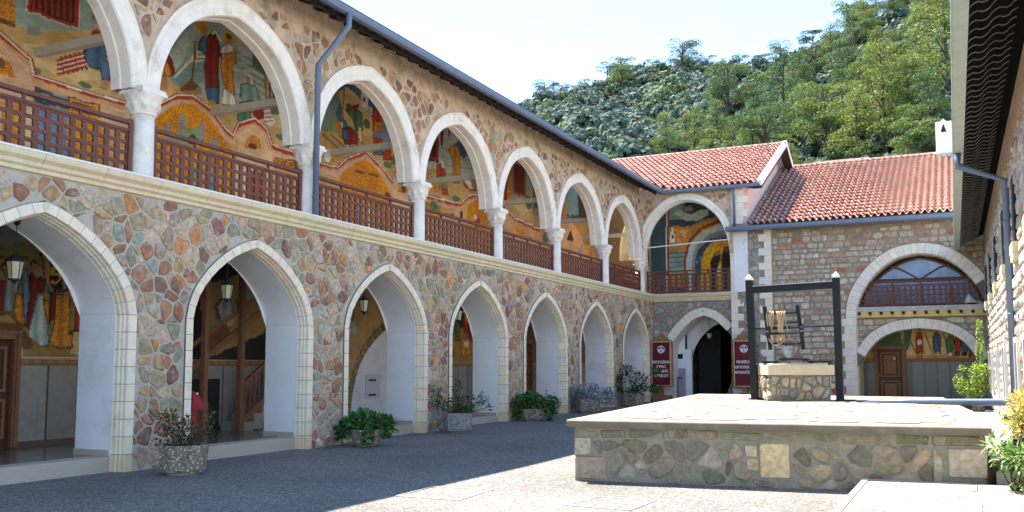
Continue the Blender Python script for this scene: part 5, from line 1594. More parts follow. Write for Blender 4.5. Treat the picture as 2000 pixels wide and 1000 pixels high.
F_G2 = [
 ('p', 'teall', [12.65, 9.61, 18.99, 12.18, 19.15, 6.53, 12.81, 6.15], 0, 0),
 ('p', 'dblue', [15.32, 10.22, 19, 11.91, 19.09, 8.67, 17.48, 8.48, 16.38, 8.78, 15.68, 9.16], 0, 0),
 ('p', 'tealw', [13.64, 7.84, 14.04, 8.39, 14.51, 9.11, 14.74, 9.12, 14.32, 8.38, 13.93, 7.6, 13.4, 7.18], 0, 0),
 ('p', 'tealw', [15.68, 9.16, 16.2, 8.97, 17.11, 8.13, 18.29, 7.54, 16.78, 7.43, 15.89, 8.16], 0, 0),
 ('p', 'teal', [13.79, 7.56, 14.19, 8, 14.77, 8.29, 14.79, 7.73, 13.94, 7.33], 0, 0),
 ('l', 'whi', [13.93, 7.6, 14.37, 8.05, 14.72, 8.18], 0.03, 0),
 ('l', 'whi', [14.08, 7.77, 14.48, 8.2, 14.8, 8.28], 0.03, 0),
 ('l', 'whi', [14.22, 7.95, 14.59, 8.35, 14.89, 8.37], 0.03, 0),
 ('l', 'whi', [14.38, 8.13, 14.7, 8.5, 14.98, 8.47], 0.03, 0),
 ('l', 'whi', [14.53, 8.31, 14.82, 8.65, 15.07, 8.57], 0.03, 0),
 ('l', 'whi', [14.69, 8.49, 14.93, 8.8, 15.16, 8.66], 0.03, 0),
 ('l', 'whi', [14.85, 8.68, 15.05, 8.95, 15.25, 8.76], 0.03, 0),
 ('l', 'teal', [15.73, 8.7, 16.56, 8.59, 17.47, 8.61], 0.04, 0),
 ('l', 'teal', [15.81, 8.54, 16.67, 8.43, 17.48, 8.38], 0.04, 0),
 ('l', 'teal', [15.88, 8.37, 16.78, 8.26, 17.49, 8.16], 0.04, 0),
 ('l', 'teal', [15.95, 8.2, 16.9, 8.1, 17.5, 7.93], 0.04, 0),
 ('l', 'teal', [16.03, 8.03, 17.01, 7.93, 17.5, 7.71], 0.04, 0),
 ('l', 'teal', [16.1, 7.86, 17.13, 7.76, 17.51, 7.48], 0.04, 0),
 ('l', 'tealw', [15.61, 8.9, 16.36, 9.27, 16.9, 9.19], 0.03, 0),
 ('l', 'tealw', [15.62, 8.74, 16.37, 9.05, 16.9, 8.97], 0.03, 0),
 ('l', 'tealw', [15.62, 8.58, 16.37, 8.83, 16.91, 8.75], 0.03, 0),
 ('l', 'tealw', [15.63, 8.41, 16.38, 8.61, 16.92, 8.53], 0.03, 0),
 ('l', 'tealw', [15.64, 8.25, 16.39, 8.4, 16.93, 8.3], 0.03, 0),
 ('p', 'och', [13.26, 7.41, 13.79, 7.5, 14.22, 7.35, 14.81, 7.4, 15.75, 7.53, 16.95, 7.72, 19.11, 7.86, 19.15, 6.53, 13.31, 6.37], 0, 0),
 ('p', 'ochl', [16.08, 7.55, 17.5, 7.79, 18.29, 7.67, 18.29, 7.41, 16.43, 7.22], 0, 0),
 ('p', 'ochd', [16.09, 9.12, 16.44, 9.39, 16.72, 9.13, 16.81, 8.54, 16.59, 8.6, 16.34, 8.83], 0, 0),
 ('p', 'grn', [16.45, 9.17, 16.93, 9.14, 16.98, 8.72, 16.74, 8.4, 16.38, 8.54], 0, 0),
 ('p', 'grn', [16.23, 8.86, 16.55, 8.84, 16.6, 8.48, 16.28, 8.51], 0, 0),
 ('l', 'ochd', [16.7, 8.7, 16.74, 7.88], 0.07, 0),
 ('l', 'brn', [16.8, 8.79, 16.89, 7.89], 0.05, 0),
 ('p', 'dbr', [16.96, 8.94, 17.77, 8.98, 17.8, 7.87, 16.98, 7.85], 0, 0),
 ('p', 'red', [17.02, 8.85, 17.73, 8.92, 17.76, 7.97, 17.05, 7.92], 0, 0),
 ('p', 'dbr', [17.09, 8.78, 17.7, 8.83, 17.72, 8.04, 17.12, 7.98], 0, 0),
 ('l', 'org', [17.17, 8.77, 17.19, 7.98], 0.02, 0),
 ('l', 'org', [17.3, 8.81, 17.32, 8.01], 0.02, 0),
 ('l', 'org', [17.43, 8.85, 17.45, 8.05], 0.02, 0),
 ('l', 'org', [17.56, 8.89, 17.59, 8.08], 0.02, 0),
 ('p', 'grn', [16.94, 7.78, 18.28, 7.95, 18.28, 7.77, 16.91, 7.56], 0, 0),
 ('p', 'org', [13.61, 7.91, 13.74, 8.02, 13.86, 7.92, 13.93, 7.64, 13.79, 7.56, 13.6, 7.52], 1, 1),
 ('p', 'mar', [13.66, 7.97, 13.8, 8.01, 13.95, 7.69, 13.87, 7.6], 0, 0),
 ('p', 'skin', [13.55, 7.49, 13.71, 7.53, 13.78, 7.27, 13.51, 7.2], 0, 0),
 ('p', 'ochd', [14.07, 7.44, 14.38, 7.67, 14.68, 7.56, 14.71, 7.44, 14.36, 7.34, 14.11, 7.34], 0, 0),
 ('l', 'brn', [14.11, 7.36, 14.38, 7.64], 0.03, 0),
 ('l', 'brn', [14.18, 7.38, 14.43, 7.63], 0.03, 0),
 ('l', 'brn', [14.25, 7.4, 14.47, 7.62], 0.03, 0),
 ('l', 'brn', [14.32, 7.42, 14.51, 7.61], 0.03, 0),
 ('l', 'brn', [14.39, 7.44, 14.56, 7.6], 0.03, 0),
 ('l', 'brn', [14.46, 7.46, 14.6, 7.59], 0.03, 0),
 ('l', 'brn', [14.46, 8.51, 14.48, 8.2, 14.44, 7.97, 14.41, 7.65], 0.035, 0),
 ('e', 'goldl', [14.5, 8.8, 14.88, 8.93, 14.68, 9.03, 14.69, 8.7], 0, 0),
 ('p', 'blu', [14.57, 8.52, 14.69, 8.7, 14.93, 8.84, 15.15, 8.75, 15.23, 8.43, 14.89, 8.3, 14.74, 8.35, 14.56, 8.36], 1, 1),
 ('p', 'mar', [14.81, 8.76, 15.06, 8.86, 15.19, 8.65, 15.18, 7.96, 15.22, 7.71, 14.83, 7.56, 14.77, 8.06, 14.8, 8.41], 1, 1),
 ('p', 'blu', [14.81, 7.6, 15.22, 7.74, 15.22, 7.37, 15.08, 7.31, 14.9, 7.35], 1, 1),
 ('e', 'skin', [14.62, 8.81, 14.82, 8.87, 14.72, 8.94, 14.72, 8.74], 0, 0),
 ('e', 'gry', [14.68, 8.74, 14.83, 8.79, 14.75, 8.82, 14.75, 8.71], 0, 0),
 ('e', 'skin', [14.46, 8.51, 14.58, 8.55, 14.52, 8.57, 14.52, 8.48], 0, 0),
 ('p', 'skin', [14.93, 7.36, 15.11, 7.36, 15.09, 7.26, 14.9, 7.26], 0, 0),
 ('e', 'goldl', [15.28, 8.83, 15.66, 8.95, 15.46, 9.07, 15.47, 8.72], 0, 0),
 ('p', 'whi', [15.24, 8.64, 15.44, 8.8, 15.67, 8.78, 15.64, 8.53, 15.26, 8.42], 1, 1),
 ('p', 'org', [15.26, 8.49, 15.7, 8.67, 15.74, 8.45, 15.59, 8.31, 15.71, 7.66, 15.48, 7.64, 15.34, 7.89, 15.25, 8.21], 1, 1),
 ('p', 'whi', [15.35, 7.75, 15.71, 7.66, 15.78, 7.44, 15.3, 7.37], 1, 1),
 ('e', 'skin', [15.37, 8.87, 15.56, 8.93, 15.46, 9.01, 15.47, 8.8], 0, 0),
 ('e', 'brn', [15.37, 8.93, 15.56, 8.99, 15.46, 9.02, 15.47, 8.9], 0, 0),
 ('l', 'skin', [15.67, 8.73, 15.58, 8.44, 15.39, 8.46], 0.05, 0),
 ('p', 'skin', [15.33, 7.37, 15.49, 7.39, 15.43, 7.31, 15.3, 7.3], 0, 0),
 ('p', 'whi', [16.05, 8.2, 16.22, 8.28, 16.33, 8.11, 16.16, 8, 16.06, 8.09], 0, 0),
 ('e', 'skin', [16.04, 8.13, 16.21, 8.18, 16.12, 8.24, 16.13, 8.07], 0, 0),
 ('p', 'teal', [15.89, 7.98, 16.13, 8.08, 16.37, 8.08, 16.51, 7.85, 16.48, 7.69, 16.11, 7.56, 15.87, 7.68], 1, 1),
 ('p', 'grn', [15.88, 7.56, 16.31, 7.72, 16.22, 7.27, 15.93, 7.1, 15.79, 7.16], 1, 1),
 ('p', 'mar', [16.28, 7.49, 16.77, 7.69, 16.78, 7.4, 16.39, 7.26], 0, 0),
 ('p', 'whi', [16.66, 7.67, 16.84, 7.74, 17.1, 7.38, 16.89, 7.23, 16.71, 7.39], 0, 0),
 ('l', 'red', [16.68, 7.6, 16.98, 7.7], 0.02, 0),
 ('l', 'red', [16.68, 7.5, 16.99, 7.6], 0.02, 0),
 ('l', 'red', [16.69, 7.41, 16.99, 7.5], 0.02, 0),
 ('l', 'red', [16.69, 7.31, 16.99, 7.41], 0.02, 0),
 ('e', 'gry', [17.55, 7.36, 17.93, 7.45, 17.73, 7.69, 17.75, 7.13], 0, 0),
 ('e', 'grn', [17.11, 7.04, 17.48, 7.12, 17.29, 7.15, 17.3, 7.01], 0, 0),
 ('l', 'red', [13.42, 6.77, 13.65, 6.95, 14.01, 7.19, 14.44, 7.3, 14.97, 7.15, 15.45, 6.81, 15.69, 6.72, 15.85, 7.02, 16.38, 7.27, 16.79, 7.12, 16.98, 6.8, 17.25, 6.77, 17.82, 6.76, 18.89, 6.72], 0.1, 0),
 ('l', 'whi', [13.42, 6.82, 13.65, 6.99, 14.01, 7.23, 14.44, 7.34, 14.97, 7.2, 15.45, 6.86, 15.69, 6.76, 15.84, 7.07, 16.38, 7.32, 16.78, 7.17, 16.97, 6.85, 17.25, 6.82, 17.82, 6.82, 18.89, 6.78], 0.02, 0),
 ('p', 'arch', [13.42, 6.73, 13.65, 6.91, 14.02, 7.14, 14.44, 7.25, 14.97, 7.11, 15.45, 6.77, 15.7, 6.67, 15.85, 6.98, 16.38, 7.22, 16.79, 7.07, 16.98, 6.75, 17.25, 6.72, 17.82, 6.71, 18.89, 6.67, 19.22, 4.16, 13.38, 4.62], 0, 0),
 ('l', 'pnk', [13.42, 6.67, 13.66, 6.84, 14.02, 7.08, 14.44, 7.19, 14.97, 7.04, 15.45, 6.7, 15.7, 6.6, 15.85, 6.91, 16.38, 7.15, 16.79, 7, 16.98, 6.68, 17.26, 6.65, 17.82, 6.64, 18.89, 6.59], 0.035, 0),
 ('l', 'pnk', [13.43, 6.61, 13.66, 6.78, 14.02, 7.01, 14.45, 7.12, 14.97, 6.97, 15.46, 6.63, 15.7, 6.53, 15.85, 6.84, 16.38, 7.08, 16.79, 6.93, 16.98, 6.6, 17.26, 6.57, 17.83, 6.56, 18.9, 6.51], 0.035, 0),
 ('p', 'gold', [13.43, 6.5, 13.58, 6.71, 13.82, 6.9, 14.09, 7.05, 14.43, 7.14, 14.82, 7.04, 15.2, 6.79, 15.46, 6.57, 15.65, 6.5, 15.71, 4.96, 13.5, 4.84], 0, 0),
 ('p', 'gry', [14.1, 6.84, 14.25, 6.88, 14.28, 6.27, 14.12, 6.26], 0, 0),
 ('p', 'gry', [14.64, 6.81, 14.8, 6.85, 14.82, 6.36, 14.65, 6.35], 0, 0),
 ('p', 'gry', [13.72, 6.54, 13.87, 6.58, 13.89, 6.24, 13.74, 6.24], 0, 0),
 ('p', 'gry', [15.02, 6.54, 15.18, 6.57, 15.19, 6.29, 15.03, 6.3], 0, 0),
 ('p', 'gry', [13.88, 6.37, 14.12, 6.41, 14.12, 6.28, 13.89, 6.25], 0, 0),
 ('p', 'grnl', [14.29, 6.25, 14.28, 6.51, 14.39, 6.65, 14.54, 6.68, 14.64, 6.59, 14.66, 6.31], 0, 0),
 ('p', 'dbr', [14.38, 6.29, 14.37, 6.46, 14.47, 6.53, 14.56, 6.5, 14.57, 6.31], 0, 0),
 ('e', 'brn', [14.39, 6.38, 14.5, 6.41, 14.44, 6.46, 14.45, 6.33], 0, 0),
 ('e', 'brn', [14.53, 6.38, 14.65, 6.41, 14.59, 6.46, 14.6, 6.33], 0, 0),
 ('e', 'brn', [14.71, 6.38, 14.83, 6.4, 14.77, 6.45, 14.77, 6.32], 0, 0),
 ('p', 'archl', [15.84, 6.75, 15.93, 6.93, 16.33, 7.17, 16.68, 7.06, 16.84, 6.71, 16.98, 6.66, 17.02, 5.4, 15.83, 5.33], 0, 0),
 ('p', 'gold', [16.05, 6.54, 16.11, 6.76, 16.3, 6.93, 16.55, 6.86, 16.62, 6.66], 0, 0),
 ('e', 'mar', [16.18, 6.61, 16.48, 6.68, 16.33, 6.72, 16.33, 6.58], 0, 0),
 ('e', 'skin', [16.26, 6.76, 16.39, 6.79, 16.32, 6.85, 16.33, 6.71], 0, 0),
 ('l', 'pnk', [15.79, 6.37, 17.03, 6.4], 0.02, 0),
 ('l', 'pnk', [15.79, 6.26, 17.03, 6.29], 0.02, 0),
 ('l', 'pnk', [15.8, 6.16, 17.03, 6.18], 0.02, 0),
 ('p', 'brn', [17.06, 6.56, 18.32, 6.66, 18.33, 6.38, 17.07, 6.31], 0, 0),
 ('p', 'gold', [17.09, 6.53, 17.81, 6.58, 17.81, 6.33, 17.1, 6.3], 0, 0),
 ('l', 'brn', [17.17, 6.48, 17.73, 6.52], 0.02, 0),
 ('l', 'brn', [17.17, 6.42, 17.73, 6.46], 0.02, 0),
 ('l', 'brn', [17.17, 6.36, 17.74, 6.39], 0.02, 0),
 ('p', 'red', [16.13, 6.08, 16.82, 6.1, 16.85, 5.37, 16.16, 5.32], 0, 0),
 ('p', 'blul', [14.87, 5.84, 15.11, 5.84, 15.13, 5.33, 14.89, 5.29], 0, 0),
 ('p', 'grnl', [14.42, 5.86, 14.63, 5.86, 14.65, 5.36, 14.45, 5.32], 0, 0),
 ('p', 'org', [14, 5.78, 14.23, 5.8, 14.25, 5.18, 14.03, 5.14], 0, 0)]
F_G3 = [
 ('p', 'sky', [18.21, 10.27, 23.88, 11.25, 23.95, 6.5, 18.33, 6.38], 0, 0),
 ('p', 'grnl', [18.25, 8.83, 19.09, 8.53, 19.73, 7.81, 18.31, 6.89], 0, 0),
 ('p', 'teal', [18.24, 9.09, 19.3, 9, 19.71, 8.7, 19.12, 7.73, 18.29, 7.41], 0, 0),
 ('p', 'ochl', [19.53, 8.78, 19.88, 9.05, 20.44, 8.89, 21.44, 8.28, 21.97, 7.66, 20.48, 7.49, 19.81, 8.17], 0, 0),
 ('p', 'och', [18.29, 7.54, 19.34, 7.67, 21.45, 8.01, 23.94, 7.59, 23.95, 6.5, 18.33, 6.38], 0, 0),
 ('l', 'brn', [18.91, 7.52, 19.57, 7.29], 0.03, 0),
 ('l', 'brn', [19.25, 7.59, 19.97, 7.34], 0.03, 0),
 ('l', 'brn', [19.6, 7.65, 20.39, 7.38], 0.03, 0),
 ('l', 'brn', [19.96, 7.72, 20.81, 7.43], 0.03, 0),
 ('l', 'brn', [20.33, 7.79, 21.26, 7.48], 0.03, 0),
 ('p', 'whi', [20.58, 9.1, 20.72, 9.25, 20.87, 9.15, 20.91, 8.67, 20.57, 8.64], 0, 0),
 ('p', 'dbr', [20.68, 8.95, 20.75, 8.97, 20.76, 8.83, 20.68, 8.81], 0, 0),
 ('p', 'tealw', [20.88, 8.8, 21.08, 8.77, 21.13, 8.55, 20.84, 8.54], 0, 0),
 ('l', 'ochd', [19.79, 8.97, 19.72, 8.15], 0.05, 0),
 ('e', 'grn', [20.67, 8.21, 21.01, 8.29, 20.84, 8.38, 20.85, 8.12], 0, 0),
 ('p', 'grn', [19.85, 8.4, 20.21, 8.58, 20.6, 8.5, 20.66, 8.03, 20.32, 7.93, 20.18, 8.23], 1, 1),
 ('e', 'brn', [19.87, 8.48, 20.15, 8.55, 20.01, 8.61, 20.01, 8.41], 0, 0),
 ('p', 'mar', [20.08, 8.57, 20.45, 8.72, 20.45, 8.61, 20.22, 8.47], 0, 0),
 ('p', 'whi', [20.46, 8.05, 20.56, 8.07, 20.61, 7.71, 20.52, 7.69], 0, 0),
 ('e', 'org', [19.42, 7.83, 19.77, 7.91, 19.59, 8.03, 19.6, 7.71], 0, 0),
 ('e', 'skin', [19.54, 7.84, 19.74, 7.89, 19.64, 7.95, 19.64, 7.79], 0, 0),
 ('p', 'mar', [19.73, 7.85, 20.09, 7.99, 20.42, 7.87, 20.43, 7.62, 19.83, 7.46], 1, 1),
 ('p', 'blu', [19.73, 7.82, 19.95, 7.9, 20.01, 7.58, 19.74, 7.6], 1, 1),
 ('p', 'whi', [19.64, 7.99, 19.75, 8.02, 19.73, 7.82], 0, 0),
 ('p', 'blu', [21.2, 8.15, 21.59, 8.24, 21.62, 7.55, 21.2, 7.46], 1, 1),
 ('p', 'red', [21.28, 8.83, 21.48, 8.88, 21.65, 8.78, 21.68, 8.35, 21.63, 7.8, 21.46, 7.83, 21.21, 7.64, 21.12, 8.21, 21.12, 8.64], 1, 1),
 ('e', 'skin', [21.22, 8.93, 21.53, 9.01, 21.37, 9.1, 21.38, 8.85], 0, 0),
 ('e', 'brn', [21.22, 9, 21.53, 9.09, 21.37, 9.11, 21.37, 8.98], 0, 0),
 ('e', 'brn', [21.27, 8.86, 21.49, 8.91, 21.38, 8.94, 21.38, 8.83], 0, 0),
 ('p', 'skin', [21.27, 7.47, 21.38, 7.5, 21.38, 7.45, 21.19, 7.41], 0, 0),
 ('p', 'skin', [21.44, 7.51, 21.55, 7.53, 21.6, 7.49, 21.44, 7.46], 0, 0),
 ('e', 'skin', [21.48, 8.47, 21.58, 8.49, 21.53, 8.5, 21.53, 8.45], 0, 0),
 ('p', 'red', [21.65, 8.12, 22.01, 8.2, 22.04, 7.49, 21.65, 7.41], 1, 1),
 ('p', 'blul', [21.73, 8.82, 21.91, 8.87, 22.07, 8.75, 22.1, 8.31, 22.05, 7.75, 21.89, 7.78, 21.66, 7.6, 21.57, 8.19, 21.57, 8.63], 1, 1),
 ('e', 'skin', [21.65, 8.92, 21.98, 9, 21.81, 9.09, 21.82, 8.83], 0, 0),
 ('e', 'brn', [21.65, 9, 21.98, 9.08, 21.81, 9.1, 21.81, 8.98], 0, 0),
 ('e', 'brn', [21.7, 8.84, 21.93, 8.9, 21.81, 8.93, 21.82, 8.82], 0, 0),
 ('p', 'skin', [21.72, 7.42, 21.82, 7.44, 21.82, 7.39, 21.64, 7.35], 0, 0),
 ('p', 'skin', [21.87, 7.45, 21.98, 7.47, 22.03, 7.43, 21.87, 7.4], 0, 0),
 ('e', 'skin', [21.91, 8.44, 22, 8.46, 21.96, 8.47, 21.96, 8.43], 0, 0),
 ('p', 'grn', [22.07, 8.1, 22.44, 8.18, 22.47, 7.45, 22.07, 7.37], 1, 1),
 ('p', 'org', [22.15, 8.81, 22.33, 8.86, 22.5, 8.74, 22.54, 8.29, 22.48, 7.72, 22.32, 7.75, 22.08, 7.56, 21.99, 8.17, 21.99, 8.62], 1, 1),
 ('e', 'skin', [22.07, 8.91, 22.41, 8.99, 22.24, 9.08, 22.24, 8.82], 0, 0),
 ('e', 'brn', [22.07, 8.99, 22.41, 9.07, 22.24, 9.09, 22.24, 8.96], 0, 0),
 ('e', 'brn', [22.12, 8.83, 22.36, 8.89, 22.24, 8.92, 22.24, 8.8], 0, 0),
 ('p', 'skin', [22.14, 7.39, 22.24, 7.41, 22.24, 7.36, 22.06, 7.32], 0, 0),
 ('p', 'skin', [22.3, 7.42, 22.4, 7.44, 22.46, 7.4, 22.3, 7.37], 0, 0),
 ('e', 'skin', [22.34, 8.42, 22.43, 8.44, 22.38, 8.45, 22.38, 8.41], 0, 0),
 ('p', 'org', [21.19, 8.39, 21.59, 8.46, 21.6, 8.22, 21.19, 8.16], 0, 0),
 ('p', 'blul', [21.14, 8.12, 21.65, 8.21, 21.6, 8.02, 21.2, 7.96], 0, 0),
 ('p', 'gry', [21.74, 8.94, 21.84, 8.9, 21.86, 7.93, 21.76, 7.97], 0, 0),
 ('p', 'org', [22.67, 7.8, 23.05, 8.19, 23.93, 8.22, 23.94, 7.28, 22.79, 7.37], 0, 0),
 ('p', 'whi', [19.05, 7.13, 19.3, 7.23, 19.35, 7.11, 19.14, 6.83, 18.97, 6.87], 0, 0),
 ('p', 'org', [19.26, 7.2, 19.48, 7.19, 19.4, 6.88, 19.27, 6.9], 0, 0),
 ('e', 'grn', [21.67, 7.27, 22.08, 7.35, 21.87, 7.4, 21.88, 7.22], 0, 0),
 ('l', 'red', [18.89, 6.72, 19.56, 6.75, 19.93, 7.05, 20.81, 7.44, 21.57, 7.16, 22.17, 6.84, 22.33, 7.09, 22.79, 7.34, 23.07, 7.27, 23.92, 6.77], 0.1, 0),
 ('l', 'whi', [18.89, 6.76, 19.56, 6.79, 19.93, 7.09, 20.81, 7.49, 21.57, 7.21, 22.17, 6.88, 22.33, 7.13, 22.79, 7.39, 23.07, 7.32, 23.92, 6.82], 0.02, 0),
 ('p', 'arch', [18.89, 6.68, 19.56, 6.71, 19.93, 7.01, 20.82, 7.4, 21.57, 7.12, 22.17, 6.79, 22.33, 7.04, 22.79, 7.3, 23.07, 7.23, 23.92, 6.73, 24.05, 4.01, 18.9, 4.39], 0, 0),
 ('l', 'pnk', [18.89, 6.6, 19.56, 6.62, 19.93, 6.93, 20.82, 7.32, 21.57, 7.03, 22.18, 6.7, 22.33, 6.95, 22.79, 7.2, 23.07, 7.14, 23.92, 6.63], 0.04, 0),
 ('l', 'pnk', [18.9, 6.54, 19.56, 6.56, 19.94, 6.86, 20.82, 7.25, 21.57, 6.96, 22.18, 6.63, 22.33, 6.88, 22.79, 7.13, 23.07, 7.06, 23.92, 6.55], 0.04, 0),
 ('p', 'gold', [19.63, 6.52, 19.85, 6.75, 20.25, 7.02, 20.82, 7.26, 21.37, 7.07, 21.78, 6.77, 22.05, 6.42, 22.14, 4.45, 19.64, 4.47], 0, 0),
 ('l', 'brn', [20.35, 6.84, 20.78, 6.87], 0.05, 0),
 ('l', 'brn', [21.02, 6.89, 21.42, 6.9], 0.05, 0),
 ('e', 'skin', [21.38, 6.35, 21.53, 6.37, 21.46, 6.43, 21.46, 6.29], 0, 0),
 ('e', 'mar', [21.76, 6.38, 22.08, 6.43, 21.92, 6.53, 21.92, 6.29], 0, 0),
 ('p', 'archl', [22.2, 6.63, 22.36, 6.96, 22.79, 7.22, 23.36, 6.99, 23.45, 4.88, 22.24, 5.04], 0, 0),
 ('p', 'gold', [22.42, 6.64, 22.63, 6.92, 22.96, 6.92, 23.02, 6.65], 0, 0),
 ('e', 'brn', [22.63, 6.74, 22.85, 6.78, 22.74, 6.88, 22.75, 6.64], 0, 0),
 ('p', 'blul', [20.28, 5.98, 20.51, 5.99, 20.54, 4.98, 20.31, 4.95], 0, 0),
 ('p', 'whi', [20.99, 6.03, 21.19, 6.06, 21.21, 5.21, 21.01, 5.18], 0, 0)]
F_G4 = [
 ('p', 'tealw', [23.02, 10.04, 30.43, 10.19, 30.43, 6.38, 23.09, 6.05], 0, 0),
 ('p', 'teal', [23.02, 10.04, 26.15, 10.41, 30.43, 9.42, 30.43, 8.66, 27.6, 9.54, 24.83, 9.56, 23.05, 8.5], 0, 0),
 ('l', 'gry', [24.85, 8.42, 27.6, 8.83], 0.02, 0),
 ('l', 'gry', [24.85, 8.16, 27.6, 8.55], 0.02, 0),
 ('l', 'gry', [24.86, 7.9, 27.61, 8.27], 0.02, 0),
 ('l', 'gry', [24.86, 7.64, 27.61, 7.99], 0.02, 0),
 ('p', 'dbr', [23.98, 8.68, 24.72, 8.96, 24.73, 7.94, 23.99, 7.89], 0, 0),
 ('p', 'red', [24.04, 8.63, 24.65, 8.87, 24.67, 7.99, 24.05, 7.95], 0, 0),
 ('p', 'dbr', [24.16, 8.59, 24.56, 8.75, 24.57, 8.07, 24.17, 8.04], 0, 0),
 ('p', 'mar', [24.84, 8.99, 25.03, 9.04, 24.98, 8.45, 24.85, 8.52], 0, 0),
 ('p', 'mar', [25.29, 9.18, 25.46, 9.22, 25.39, 8.77], 0, 0),
 ('p', 'och', [23.06, 7.61, 24.55, 7.71, 26.18, 7.77, 30.43, 7.9, 30.43, 6.76, 23.09, 6.21], 0, 0),
 ('e', 'goldl', [25.96, 9.06, 26.44, 9.17, 26.2, 9.31, 26.2, 8.93], 0, 0),
 ('p', 'blu', [25.63, 8.62, 26.03, 8.94, 26.44, 8.9, 26.66, 8.64, 26.38, 8.44, 25.9, 8.48], 1, 1),
 ('p', 'org', [25.3, 8.48, 25.76, 8.78, 26.1, 8.52, 26.11, 7.76, 25.64, 7.69, 25.57, 8.24], 1, 1),
 ('p', 'blul', [25.64, 7.76, 26.11, 7.78, 26.04, 7.53, 25.57, 7.48], 1, 1),
 ('e', 'skin', [26.06, 9.07, 26.34, 9.13, 26.2, 9.2, 26.2, 9], 0, 0),
 ('p', 'red', [24.61, 7.85, 24.98, 7.99, 25.18, 7.67, 24.93, 7.46, 24.61, 7.56], 1, 1),
 ('p', 'olv', [24.61, 7.48, 25.12, 7.63, 25.32, 7.17, 24.8, 7.11], 1, 1),
 ('p', 'red', [24.99, 7.21, 25.31, 7.23, 25.38, 7.02, 24.93, 6.97], 0, 0),
 ('p', 'whi', [24.82, 8.02, 25.05, 8.07, 25.11, 7.82, 24.92, 7.82], 0, 0),
 ('p', 'org', [24.18, 7.32, 24.67, 7.35, 24.74, 6.97, 24.25, 7.02], 0, 0),
 ('p', 'red', [27.23, 8.76, 27.6, 8.66, 27.76, 7.98, 27.24, 7.97], 1, 1),
 ('e', 'skin', [27.24, 8.48, 27.53, 8.54, 27.38, 8.61, 27.38, 8.4], 0, 0),
 ('p', 'red', [26.25, 7.77, 26.66, 7.95, 27.68, 7.79, 27.61, 7.56, 26.81, 7.39, 26.32, 7.51], 0, 0),
 ('p', 'whi', [26.32, 7.71, 26.59, 7.83, 27.46, 7.64, 26.81, 7.46], 0, 0),
 ('p', 'olv', [26.66, 7.92, 27.46, 8.03, 27.54, 7.66, 27.02, 7.53], 0, 0),
 ('l', 'org', [26.74, 7.93, 26.95, 7.55], 0.02, 0),
 ('l', 'org', [26.95, 7.97, 27.13, 7.59], 0.02, 0),
 ('l', 'org', [27.17, 8.01, 27.31, 7.62], 0.02, 0),
 ('l', 'org', [27.39, 8.05, 27.5, 7.65], 0.02, 0),
 ('e', 'grn', [25.58, 6.95, 26.12, 7.04, 25.85, 7.08, 25.85, 6.91], 0, 0),
 ('p', 'org', [27.84, 7.64, 28.22, 7.78, 28.37, 7.37, 27.91, 7.33], 0, 0),
 ('l', 'red', [23.92, 6.77, 25.35, 6.78, 26.15, 6.84, 26.74, 7.19, 27.21, 7.32, 27.84, 7.29, 29.33, 7.33], 0.11, 0),
 ('l', 'whi', [23.92, 6.82, 25.35, 6.83, 26.15, 6.89, 26.74, 7.24, 27.21, 7.37, 27.84, 7.34, 29.33, 7.38], 0.025, 0),
 ('p', 'arch', [23.92, 6.73, 25.35, 6.73, 26.15, 6.79, 26.74, 7.14, 27.21, 7.27, 27.84, 7.23, 29.33, 7.27, 29.38, 3.7, 23.93, 4], 0, 0),
 ('l', 'pnk', [23.92, 6.65, 25.35, 6.65, 26.15, 6.71, 26.74, 7.06, 27.21, 7.18, 27.84, 7.14, 29.33, 7.18], 0.04, 0),
 ('p', 'gold', [23.95, 6.59, 24.87, 6.61, 24.88, 6.25, 23.96, 6.25], 0, 0),
 ('e', 'grn', [24.22, 6.51, 24.72, 6.58, 24.47, 6.69, 24.47, 6.4], 0, 0),
 ('p', 'gold', [26.6, 6.68, 26.74, 6.97, 27.24, 7.19, 27.84, 7.07, 28.38, 6.84, 28.38, 5.06, 26.62, 5.22], 0, 0),
 ('e', 'red', [27.11, 6.41, 27.54, 6.47, 27.32, 6.65, 27.32, 6.23], 0, 0),
 ('e', 'whi', [27.07, 6.57, 27.29, 6.61, 27.18, 6.68, 27.18, 6.5], 0, 0),
 ('p', 'dbr', [25.13, 6.44, 25.72, 6.44, 25.72, 6.38, 25.13, 6.37], 0, 0),
 ('p', 'dbr', [26.12, 6.64, 26.29, 6.66, 26.29, 6.39, 26.12, 6.39], 0, 0)]
